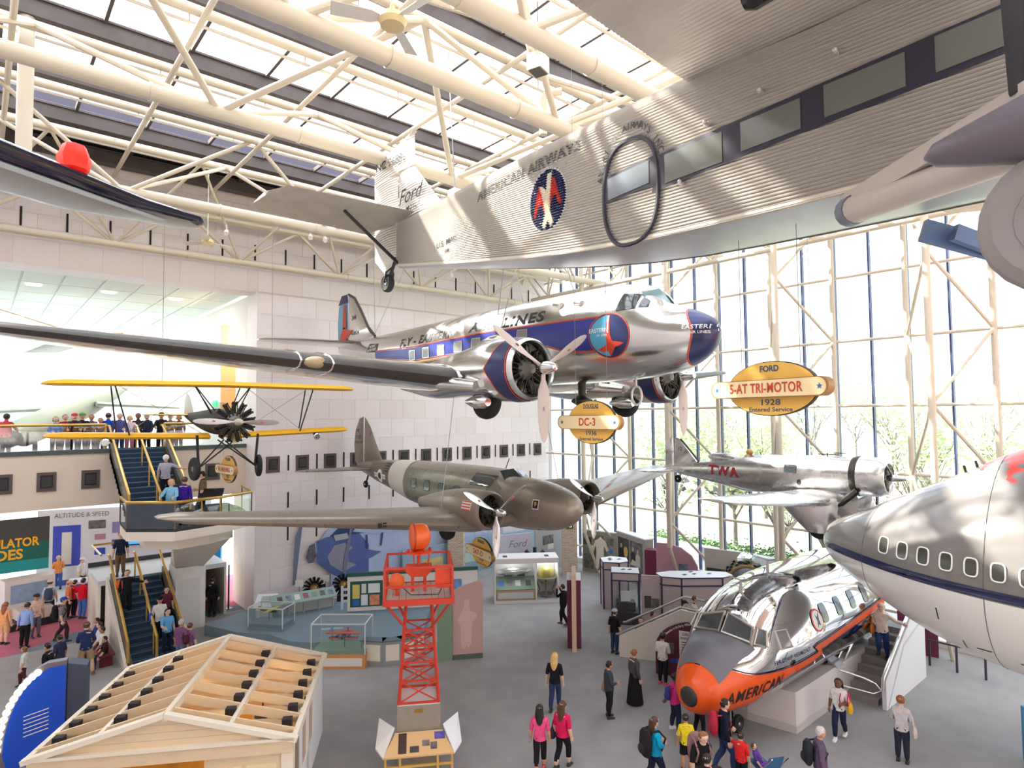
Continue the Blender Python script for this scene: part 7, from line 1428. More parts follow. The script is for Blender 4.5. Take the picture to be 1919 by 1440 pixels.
stairs()
# ================================================================ bulb-edged blue board at lower left
def blue_board():
    o = V((.72, 20.75, 0)); u = V((1.0, -.28, 0)).normalized(); n = V((u.y, -u.x, 0)); n = n if n.dot(V((-1, -8, 0))) > 0 else -n; uu = V((0, 0, 1)).cross(n)
    R = thing('bulb_board', 'curved blue notice board edged with glowing round bulbs', 'notice board', tuple(o)); arc = [(1.25 - 1.25 * sin(a), .35 + 2.1 * cos(a)) for a in steps(.25, pi / 2, 16)]
    ol = [(.1, 0), (1.3, 0), (1.3, 2.4)] + arc
    g = G(mat('board_rim', (120, 112, 122), .4)); g.prism([(1.3 + (a - 1.3) * 1.16, b * 1.05) for a, b in ol], o - n * .25, uu, (0, 0, 1), .24); pb(g, 'rim_board', R, smooth=0)
    g = G(mat('board_blue', (20, 84, 214), .35)); g.prism(ol, o, uu, (0, 0, 1), .03); bf = pb(g, 'blue_face', R, smooth=0)
    for k in range(6): g = G(WHITEP); q = o + n * .034 + V((0, 0, 1.25 - .1 * k)); g.beam(q + uu * .42, q + uu * .95 + V((0, 0, .12)), .004, .022, up=(0, 0, 1)); pb(g, 'text_line', bf, smooth=0)
    g = G(mat('dark_slab', (72, 80, 100), .5)); g.prism([(1.32, 0), (1.75, 0), (1.75, 2.3), (1.32, 2.42)], o - n * .5, uu, (0, 0, 1), .45); pb(g, 'dark_side', R, smooth=0)
    BM_ = G(mat('bulb_glow', (255, 236, 196), .3, emit=3.)); BM_.ball((0, 0, 0), .085, 10, 7); bm = BM_.mesh('bulb')
    for k in range(13): a = lerp(.42, 1.5, k / 12); p = o + n * .02 + uu * (1.3 + (1.25 - 1.25 * sin(a) - 1.3) * 1.09) + V((0, 0, (.35 + 2.1 * cos(a)) * 1.02)); q = inst('bulb', bm, R, p - V(R.location))
blue_board()
# ================================================================ ceiling fan, speaker, spotlights
def fan(loc, lab, a0):
    R = thing('ceiling_fan', lab, 'fan', loc); WH = mat('fan_white', (228, 224, 214), .4)
    g = G(WH); g.tube((0, 0, .1), (0, 0, 18.4 - loc[2]), .02); g.build('rod', R); g = G(mat('fan_motor', (226, 204, 150), .35)); g.lathe([(.02, -.1), (.2, -.09), (.24, 0), (.2, .1), (.06, .16), (.03, .3)], (0, 0, 0), (0, 0, 1), 20); g.build('motor', R)
    bl = G(WH); bl.loft([[(.2, -.05, .0), (.2, .05, .04), (.2, .05, .05), (.2, -.05, .01)], [(.35, -.1, -.03), (.35, .1, .05), (.35, .1, .06), (.35, -.1, -.02)], [(1.0, -.12, -.03), (1.0, .12, .05), (1.0, .12, .06), (1.0, -.12, -.02)]]); me = bl.mesh('fan_blade', 0)
    for k in range(3): inst('fan_blade', me, R, rot=(0, 0, a0 + 2 * pi * k / 3))
fan((5.13, 8.97, 15.5), 'white three-bladed ceiling fan near the top of the picture', radians(40)); fan((6.6, 25.6, 15.6), 'distant white ceiling fan under the dark wing tip', radians(10))
R_ = thing('hanging_speaker', 'boxy white loudspeaker hanging among the roof tubes', 'speaker', (9.1, 9.63, 16.5), .3); g = G(mat('speaker_white', (236, 228, 210), .5)); g.box(-.2, .2, -.17, .17, -.16, .2); g.build('cabinet', R_, smooth=0); g = G(mat('speaker_grille', (84, 78, 72), .7)); g.box(-.17, .17, -.14, .14, -.18, -.16); g.build('grille', R_, smooth=0); g = G(INK); g.tube((0, 0, .2), (0, 0, 1.7), .01, n=5); g.build('hanger', R_)
for k, (x, y, z) in enumerate(((9.8, 23.5, 16.0), (10.4, 23.5, 16.0), (7.0, 24.6, 15.9), (16.3, 26.8, 16.4), (19.0, 27.0, 16.4))):
    R_ = thing('spotlight', ('small white spotlight clamped to a roof tube, left of a pair', 'small white spotlight clamped to a roof tube, right of a pair', 'lone white spotlight under the tubes near the dark wing tip', 'spotlight under the wall truss behind the airliner tail', 'spotlight under the wall truss above the airliner cabin')[k], 'spotlight', (x, y, z)); g = G(WHITEP); g.tube((0, 0, 0), (-.1, -.25, -.18), .07, .09, 12); g.build('can', R_); g = G(WHITEP); g.tube((0, 0, 0), (0, 0, .25), .015); g.build('bracket', R_)
for k, (x, y) in enumerate(((14.9, 11.45), (11.7, 12.2), (17.5, 13.2))):
    R_ = thing('vent_pipe', 'white bent vent pipe on the roof tube, %s of three' % ('nearest', 'middle', 'farthest')[k], 'pipe', (x, y, 17)); g = G(WHITE_STEEL); g.path([(x, y, 16.6), (x, y, 17.6), (x + .05, y - .1, 17.75), (x + .35, y - .4, 17.8)], .11, 10); pb(g, 'elbow', R_)
# ================================================================ hall beyond the opening
R_, o, uu, n = board('display_wall', 'white display wall headed ALTITUDE & SPEED with posters', 'wall panel', (2.6, 41.5), (8.8, 39.2), 0, 4.0, .2, mat('hall_display_white', (232, 234, 240), .6), [(.7, 1.0, 1.25, 2.15, mat('poster_royal', (64, 84, 196), .5)), (1.1, 1.1, .45, 1.7, OFFW), (2.3, 2.9, .8, .45, BW1), (2.6, 2.3, .5, .3, PINKP), (3.4, 2.6, .4, .6, mat('pic_lilac', (150, 140, 190), .5)), (2.6, 1.5, .5, .35, mat('pic_cobalt', (50, 80, 190), .5)), (3.4, 1.9, .45, .35, mat('pic_lilac2', (96, 84, 160), .5)), (.0, .0, 6.4, .28, mat('base_blue', (60, 80, 160), .5))])
g = G(mat('heading_grey', (120, 124, 136), .5)); g.text('ALTITUDE & SPEED', .34, o + uu * 2.0 + n * .01 + V((0, 0, 3.68)), uu, (0, 0, 1), .006, .0, fit=2.5); pb(g, 'heading', R_, kind='stuff')
R_, o, uu, n = board('wall_screen', 'flat television showing blue sky on the display wall', 'television', (6.35, 39.95), (7.75, 39.43), 1.9, 2.85, .08, INK); g = G(mat('screen_sky', (60, 140, 230), .3, emit=1.2)); g.prism([(.05, 1.96), (1.44, 1.96), (1.44, 2.79), (.05, 2.79)], o + n * .001, uu, (0, 0, 1), .01); pb(g, 'screen', R_, smooth=0)
R_, o, uu, n = board('event_banner', 'dark and teal banner with yellow SIMULATOR RIDES lettering', 'banner', (-3.0, 36.6), (2.75, 36.6), 1.9, 4.3, .06, mat('banner_charcoal', (74, 78, 74), .7), [(0, 1.9, 5.75, .5, mat('banner_teal', (20, 150, 150), .6)), (0, 2.42, 5.75, .75, mat('banner_green', (20, 104, 92), .6))])
g = G(mat('banner_yellow', (250, 190, 40), .5)); g.text('SIMULATOR', .55, o + uu * 4.2 + n * .02 + V((0, 0, 3.2)), uu, (0, 0, 1), .006, .03, fit=2.35); g.text('RIDES', .62, o + uu * 4.05 + n * .02 + V((0, 0, 2.68)), uu, (0, 0, 1), .006, .03, fit=1.45); pb(g, 'lettering', R_, kind='stuff')
R_ = thing('cockpit_simulator', 'white open flight simulator pod under the banner', 'simulator', (2.0, 34.8, 0), .2); g = G(mat('sim_white', (232, 228, 224), .5)); g.box(-.9, .9, 0, .8, 0, 1.9); g.build('cabinet', R_, smooth=0); g = G(mat('sim_screen', (150, 176, 206), .3, var=.2)); g.poly([(-.7, -.01, .9), (.7, -.01, .9), (.7, -.01, 1.7), (-.7, -.01, 1.7)]); g.build('screen', R_, smooth=0); g = G(mat('sim_seat', (226, 214, 200), .6)); g.box(-.6, .6, -.9, 0, .3, .75); g.build('seat', R_, smooth=0); g = G(INK); g.box(-.95, .95, -1, .85, 0, .28); g.build('plinth', R_, smooth=0)
R_ = thing('demo_table', 'long white demonstration table with blue trim in the far hall', 'table', (5.2, 37.6, 0), -.25); g = G(mat('table_white', (226, 230, 238), .5)); g.box(-1.6, 1.6, -.5, .5, .75, .85); g.build('top', R_, smooth=0); g = G(mat('table_blue', (60, 84, 170), .5)); g.box(-1.55, 1.55, -.45, -.43, .45, .75); g.build('skirt', R_, smooth=0)
for x in (-1.4, 1.4): g = G(mat('table_white', (226, 230, 238), .5)); g.box(x - .1, x + .1, -.3, .3, 0, .75); g.build('leg', R_, smooth=0)
R_ = thing('wall_bench', 'dark red bench against the side of the lower stairs', 'bench', (3.75, 27.9, 0)); g = G(mat('bench_red', (110, 34, 44), .6)); g.box(-.25, .25, -1.3, 1.3, .38, .46); g.build('seat', R_, smooth=0)
for y in (-1.1, 1.1): g = G(mat('bench_red', (110, 34, 44), .6)); g.box(-.2, .2, y - .05, y + .05, 0, .38); g.build('leg', R_, smooth=0)
# pale green jet and white kite-like craft seen over the balcony
R_ = thing('pale_green_jet', 'pale grey-green old jet aircraft standing behind the balcony crowd', 'aircraft', (3.4, 36, 7.3)); PG = mat('pale_green_paint', (176, 186, 172), .5)
a = V((1.2, 34.2, 8.1)); b = V((6.6, 42, 10.6)); d = b - a; g = G(PG); g.lathe([(.3, 0), (.62, .6), (.66, 3), (.6, 5.5), (.3, 8.5), (.08, d.length)], a, d, 18); pb(g, 'fuselage', R_)
g = G(PG); wing(g, [(3.2, 37.5, 9.4, 2.6, 1), (.0, 39.5, 9.2, 2.2, 1), (-3.0, 41.5, 9.1, 1.4, .8)], .1, 0, 7); pb(g, 'wing', R_); g = G(PG); wing(g, [(4.6, 37.2, 9.6, 2.6, 1), (7.0, 37.8, 9.5, 2.0, 1), (8.6, 38.4, 9.4, 1.2, .8)], .1, 0, 7); pb(g, 'wing', R_)
g = G(mat('jet_dark', (58, 58, 56), .6)); g.lathe([(.1, -.2), (.34, 0), (.36, .5), (.3, .9)], (1.0, 33.9, 7.95), d, 14); pb(g, 'intake', R_); g = G(BLACK); g.lathe([(.1, -.08), (.28, -.08), (.28, .08), (.1, .08)], (2.0, 34.6, 7.6), (1, 0, 0), 16); pb(g, 'wheel', R_); g = G(mat('jet_dark', (58, 58, 56), .6)); g.tube((2.0, 34.6, 7.6), (2.0, 34.8, 8.2), .05); pb(g, 'gear_leg', R_)
R_ = thing('white_kite_craft', 'translucent white winged craft hanging under the far hall ceiling', 'aircraft', (3.5, 36, 12.5)); g = G(mat('kite_white', (236, 240, 240), .6)); g.add([(1.6, 37, 12.0), (3.4, 35.5, 12.9), (5.2, 35.0, 12.95), (3.0, 38.5, 12.2), (1.6, 37, 11.97), (3.4, 35.5, 12.87), (5.2, 35.0, 12.92), (3.0, 38.5, 12.17)], [(0, 1, 2, 3), (7, 6, 5, 4), (0, 4, 5, 1), (1, 5, 6, 2), (2, 6, 7, 3), (3, 7, 4, 0)]); pb(g, 'canopy', R_, smooth=0); g = G(mat('spar_tan', (196, 164, 130), .5)); g.tube((.2, 33.5, 13.6), (3.4, 35.5, 12.9), .03); g.tube((3.4, 35.5, 12.9), (5.3, 35, 12.98), .03); pb(g, 'spar', R_, smooth=0)
# bright wheel exhibit and blue wall beyond the opening at ground level
board('blue_wall', 'bright blue exhibit wall seen under the stair landing', 'wall panel', (8.2, 36.2), (9.6, 34.0), 0, 4.2, .1, mat('bright_blue', (20, 140, 200), .6))
R_ = thing('wheel_exhibit', 'white hoop-shaped exhibit frame in front of the blue wall', 'exhibit', (8.9, 33.6, 0)); g = G(WHITEP); g.path([(8.9 + .3 * cos(t), 33.6 - .25 * cos(t), 1.25 + 1.1 * sin(t)) for t in [2 * pi * i / 28 for i in range(28)]], .04, 6, True); pb(g, 'hoop', R_)
for s in (-.35, .0): g = G(mat('banner_print', (206, 196, 226), .5, var=.3, scale=3)); g.box(8.55 + s, 8.6 + s, 33.6, 33.9, .0, 2.6); pb(g, 'upright', R_, smooth=0)
R_ = thing('crowd_post', 'slim dark barrier post by the opening at floor level', 'post', (9.1, 30.9, 0)); g = G(INK); g.tube((0, 0, 0), (0, 0, 2.0), .04); g.lathe([(.01, .03), (.2, .02), (.2, 0)], (0, 0, 0), (0, 0, 1), 14); g.build('shaft', R_)
R_ = thing('track_light_rig', 'brass strip of small bulbs inside the amber doorway', 'lights', (10.6, 33.3, 10)); 
for k in range(6): g = G(mat('bulb_warm', (255, 210, 140), .4, emit=5.)); g.ball((10.9, 32.6 + .1 * (k % 2), 9.3 + .7 * k), .06, 8, 6); pb(g, 'bulb', R_)
g = G(BRASS); g.tube((11.0, 32.7, 8.8), (11.0, 32.7, 13.4), .03); pb(g, 'strip', R_)
R_ = thing('exit_sign', 'glowing green exit sign in the wall beside the biplane fuselage', 'sign', (9.6, 34.9, 9.6)); g = G(mat('exit_green2', (60, 220, 110), .5, emit=2.)); g.box(9.55, 9.62, 35.0, 35.7, 9.45, 9.75); pb(g, 'plate', R_, smooth=0)
# ================================================================ outside the glass
GRASS = mat('lawn', (204, 214, 170), .9, var=.12, scale=.4); PAVE = mat('terrace_paving', (226, 222, 216), .8, var=.04, scale=1)
g = G(GRASS); g.poly([(34, -200, -.3), (420, -200, -.3), (420, 300, -.3), (34, 300, -.3)]); g.build('ground_lawn', kind='structure')
g = G(PAVE); g.poly([(28.3, -60, -.02), (34, -60, -.02), (34, 90, -.02), (28.3, 90, -.02)]); g.build('ground_terrace', kind='structure')
g = G(mat('road_grey', (206, 206, 208), .9)); g.poly([(62, -200, -.25), (76, -200, -.25), (76, 300, -.25), (62, 300, -.25)]); g.build('ground_road', kind='structure')
g = G(mat('footpath', (234, 226, 212), .9)); g.poly([(40, -200, -.26), (46, -200, -.26), (46, 300, -.26), (40, 300, -.26)]); g.build('ground_path', kind='structure')
R_ = thing('planter_wall', 'long pale stone planter wall outside the glass', 'planter', (34, 14, 0)); g = G(mat('planter_stone', (206, 204, 206), .8)); g.box(33.6, 34.2, 0, 26, -.3, .75); g.build('wall', None); 
o_ = D.objects['wall']; o_.parent = R_; o_.location = (-34, -14, 0)
def leafcloud(n, fn, size, m, rnd):
    g = G(m)
    for _ in range(n):
        p = V(fn(rnd)); d = V((rnd.gauss(0, 1), rnd.gauss(0, 1), rnd.gauss(0, 1))).normalized(); u, w = orth(d); s = size * rnd.uniform(.6, 1.3); g.add([p + u * s, p + w * s * .6, p - u * s, p - w * s * .6], [(0, 1, 2, 3)])
    return g
rnd = random.Random(3)
HED = [mat('hedge_green_%d' % i, c, .8) for i, c in enumerate(((110, 150, 86), (130, 166, 96)))]
g = leafcloud(5000, lambda r: (34.9 + r.uniform(-.7, .7), r.uniform(0, 26), .5 + abs(r.gauss(0, .28))), .09, HED[0], rnd); g.build('hedge', label='low leafy green hedge growing in the stone planter outside', cat='hedge', kind='stuff', smooth=0)
LEAF = [mat('spring_leaf_%d' % i, c, .7) for i, c in enumerate(((206, 216, 172), (196, 210, 164), (214, 220, 184)))]; BARK = mat('bark_grey', (130, 116, 108), .9)
def tree(x, y, h, r, lab, k, bare=False):
    R = thing('street_tree', lab, 'tree', (x, y, -.3), group='trees beyond the glass'); rnd = random.Random(k * 7 + 1); g = G(BARK)
    g.path([(0, 0, 0), (.05, .02, h * .25), (-.05, .06, h * .45)], [.16, .13, .1], 7); tips = []
    for i in range(9):
        a = 2 * pi * i / 9 + rnd.uniform(-.3, .3); q = rnd.uniform(.5, 1.) * r; zt = h * rnd.uniform(.6, 1.0); z0 = h * rnd.uniform(.22, .45)
        m1 = (cos(a) * q * .4, sin(a) * q * .4, lerp(z0, zt, .45)); e = (cos(a) * q, sin(a) * q, zt); g.path([(0, 0, z0), m1, e], [.075, .05, .02], 5); tips.append(e)
        for _ in range(3): b = rnd.uniform(0, 2 * pi); e2 = (m1[0] + cos(b) * q * .5, m1[1] + sin(b) * q * .5, m1[2] + rnd.uniform(.2, .35) * h); g.path([m1, e2], [.035, .012], 4); tips.append(e2)
    g.build('trunk', R)
    def fn(rr):
        t = rr.choice(tips); s_ = r * .34; return (t[0] + rr.gauss(0, s_), t[1] + rr.gauss(0, s_), t[2] + rr.gauss(0, s_ * .8))
    leafcloud(int((220 if bare else 1100)), fn, .13 if bare else .2, LEAF[k % 3], rnd).build('foliage', R, smooth=0, kind='stuff')
TR = [(36.5, 15.5, 4.6, 1.9, 1), (37.5, 18.5, 4.2, 1.8, 1), (38, 12.5, 4.8, 2, 1), (40, 23, 6, 2.4, 0), (43, 30, 7, 3, 0), (36.8, 26, 5, 1.8, 1), (44, 8, 5.5, 2, 1), (47, 14, 6, 2.3, 1), (50, 20, 6.5, 2.6, 1), (52, 27, 8, 3.4, 0), (56, 36, 9, 4, 0), (54, 4, 6, 2.4, 1), (58, 11, 7, 2.8, 0), (60, 17, 7.5, 3, 0), (80, 8, 10, 5, 0), (82, 18, 11, 5.5, 0), (84, 27, 11, 5.5, 0), (86, 38, 12, 6, 0), (88, 52, 12, 6, 0), (80, -2, 10, 5, 0), (96, 12, 12, 6, 0), (98, 32, 12, 6, 0), (70, 45, 10, 5, 0), (120, 20, 14, 7, 0), (120, 45, 14, 7, 0), (110, 3, 13, 6, 0)]
PLC = ['nearest', 'second', 'third', 'fourth', 'fifth', 'sixth', 'seventh', 'eighth', 'ninth', 'tenth', 'eleventh', 'twelfth', 'thirteenth', 'fourteenth', 'fifteenth', 'sixteenth', 'seventeenth', 'eighteenth', 'nineteenth', 'twentieth', 'twenty-first', 'twenty-second', 'twenty-third', 'twenty-fourth', 'twenty-fifth', 'twenty-sixth']
order = sorted(range(len(TR)), key=lambda i: hypot(TR[i][0], TR[i][1]))
for q, i in enumerate(order): tree(*TR[i][:4], '%s tree outside, %s from the camera' % ('bare-branched budding' if TR[i][4] else 'full spring-green', PLC[q]), i, bool(TR[i][4]))
CARM = [(60, 64, 72), (226, 226, 228), (120, 30, 34), (150, 156, 164), (40, 50, 84)]
for k in range(7):
    y = 6 + 6.3 * k; m_ = mat('car_%d' % (k % 5), CARM[k % 5], .25); R_ = thing('parked_car', '%s car parked along the road outside, %s from the right' % (('dark grey', 'white', 'dark red', 'silver', 'navy')[k % 5], PLC[k] if k else 'first'), 'car', (63.5, y, -.25), group='cars parked outside')
    g = G(m_); g.loft([[(x, yy, z) for x, z in ((-.85, .3), (-.88, .75), (-.8, .95), (.8, .95), (.88, .75), (.85, .3))] for yy in (-2.2, -2.0, 2.0, 2.2)]); g.build('body', R_); g = G(WINDK); g.loft([[(-.78, a, .93), (.78, a, .93), (.62, b, 1.45), (-.62, b, 1.45)] for a, b in ((-1.3, -.8), (1.5, 1.0))]); g.build('cabin', R_, smooth=0)
    for x in (-.8, .8):
        for yy in (-1.35, 1.35): g = G(BLACK); g.lathe([(.1, -.1), (.32, -.1), (.32, .1), (.1, .1)], (x, yy, .32), (1, 0, 0), 14); g.build('wheel', R_)
R_ = thing('tour_bus', 'white coach parked beyond the trees outside', 'bus', (66, 14, -.25)); g = G(WHITEP); g.box(-1.2, 1.2, -5, 5, .4, 3.2); g.build('body', R_, smooth=0); g = G(WINDK); g.box(-1.22, -1.2, -4.6, 4.6, 1.6, 2.7); g.build('window_band', R_, smooth=0)
for yy in (-3.3, 3.3): g = G(BLACK); g.lathe([(.1, -.1), (.48, -.1), (.48, .1), (.1, .1)], (-1.15, yy, .48), (1, 0, 0), 14); g.build('wheel', R_)
# far pale stone buildings across the lawn
def palace(lab, x, y, w, h, d, nwin, rows, rz):
    R = thing('stone_building', lab, 'building', (x, y, -.3), rz); ST_ = mat('far_stone', (236, 232, 226), .9); g = G(ST_); g.box(0, d, -w / 2, w / 2, 0, h); g.build('wall', R, smooth=0); g = G(ST_); g.box(-1, d + 1, -w / 2 - 1, w / 2 + 1, h, h + 1.2); g.build('cornice', R, smooth=0); g = G(ST_); g.box(d * .3, d * .7, -w * .2, w * .2, h + 1.2, h + 5); g.build('attic', R, smooth=0)
    wn = G(mat('far_window', (150, 160, 172), .4)); wn.box(-.1, 0, -.8, .8, 0, 2.6); me = wn.mesh('window', 0)
    for i in range(nwin):
        for j in range(rows): inst('window', me, R, (-.02, -w / 2 + w * (i + .5) / nwin, 2.5 + j * (h - 3) / rows))
palace('tall pale stone museum building far across the lawn at centre', 170, 78, 34, 18, 20, 9, 4, .1); palace('long pale stone building far across the lawn at right', 230, 40, 90, 17, 25, 18, 3, 0); palace('low pale stone building far across the lawn at left', 190, 150, 50, 15, 25, 12, 3, .2)
# ================================================================ people
SKINC = {'l': (232, 190, 164), 'm': (206, 154, 120), 'd': (128, 86, 62)}
HAIRC = {'bl': (226, 190, 116), 'br': (92, 62, 44), 'bk': (34, 28, 28), 'gr': (200, 196, 192), 'rd': (150, 92, 54), 'wh': (234, 232, 228)}
PENDING = []
def person(label, px, H, face, top, bot, skin='l', hair='br', hs='short', legs='stand', arms='dd', lean=0., sl=1, shoes=(48, 44, 44), hat=None, name='person'):
    """px = (x, y, z) of the ground point; face in degrees, 0 = away from the viewer, 90 = to the right"""
    x, y, z = px; d = atan2(y, x); rz = d - pi / 2 - radians(face); s = H
    J = {}; E = []; Rg = []
    def j(n, p, r): J[n] = (V(p) * s, r * s * 1.1)
    def e(a, b, reg): E.append((a, b, reg))
    sit = legs == 'sit'; pz = .525 if not sit else .30
    j('pelvis', (0, 0, pz), .082); j('waist', (0, .0, pz + .085), .078); j('chest', (0, .005, pz + .2), .09); j('nb', (0, -.005, pz + .29), .05); j('neck', (0, .0, pz + .335), .033); j('head', (0, .012, pz + .36), .036)
    e('pelvis', 'waist', 'hips'); e('waist', 'chest', 'torso'); e('chest', 'nb', 'torso'); e('nb', 'neck', 'neck'); e('neck', 'head', 'neck')
    for sd, sg in (('L', -1), ('R', 1)):
        if legs == 'stand': k, a = (sg * .056, .012 - .008 * sg, .285), (sg * .062, -.012 - .01 * sg, .045)
        elif legs == 'walk': q = sg; k, a = (sg * .05, .045 + .06 * q, .29), (sg * .05, -.02 + .12 * q, .045 if q > 0 else .075)
        elif legs == 'wide': k, a = (sg * .085, .02, .285), (sg * .12, -.01, .045)
        elif legs == 'step': k, a = ((sg * .055, .09, .33), (sg * .055, .06, .14)) if sg > 0 else ((sg * .055, -.01, .29), (sg * .06, -.05, .045))
        else: k, a = (sg * .075, .235, .29), (sg * .075, .25, .045)
        j('hip' + sd, (sg * .05, .0, pz - .03), .066); j('knee' + sd, k, .046); j('ank' + sd, a, .03)
        mid = (V(k) + V(a)) / 2 + V((0, -.012, .02)); j('calf' + sd, mid, .043)
        e('pelvis', 'hip' + sd, 'hips'); e('hip' + sd, 'knee' + sd, 'thigh'); e('knee' + sd, 'calf' + sd, 'calf'); e('calf' + sd, 'ank' + sd, 'calf')
        j('sh' + sd, (sg * .105, -.005, pz + .268), .044); e('chest', 'sh' + sd, 'torso')
        m = arms[0] if sg < 0 else arms[1]; b = pz - .525
        el, wr = {'d': ((.135, -.015, .635), (.15, .02, .49)), 's': ((.145, -.07, .645), (.165, -.1, .5)), 'f': ((.15, .06, .645), (.165, .15, .54)), 'b': ((.14, .0, .635), (.07, .13, .63)), 'r': ((.2, .11, .74), (.28, .22, .74)), 'o': ((.23, .02, .72), (.34, .05, .7)), 'u': ((.16, .1, .72), (.05, .14, .9)), 'h': ((.2, -.02, .64), (.09, .06, .56)), 'l': ((.15, .1, .66), (.13, .22, .64))}[m]
        j('el' + sd, (sg * el[0], el[1], el[2] + b), .031); j('wr' + sd, (sg * wr[0], wr[1], wr[2] + b), .021)
        e('sh' + sd, 'el' + sd, 'uarm'); e('el' + sd, 'wr' + sd, 'farm')
    if lean:
        M = Matrix.Rotation(-lean, 4, 'X'); c = J['pelvis'][0].copy()
        for n in J:
            if n in ('waist', 'chest', 'nb', 'neck', 'head') or n[:2] in ('sh', 'el', 'wr'): J[n] = (c + M @ (J[n][0] - c), J[n][1])
    PENDING.append(dict(label=label, loc=(x, y, z), rz=rz, s=s, J=J, E=E, top=top, bot=bot, skin=skin, hair=hair, hs=hs, sl=sl, shoes=shoes, hat=hat, lean=lean, name=name, legs=legs))
    return (x, y, z, rz, s, lean, pz)
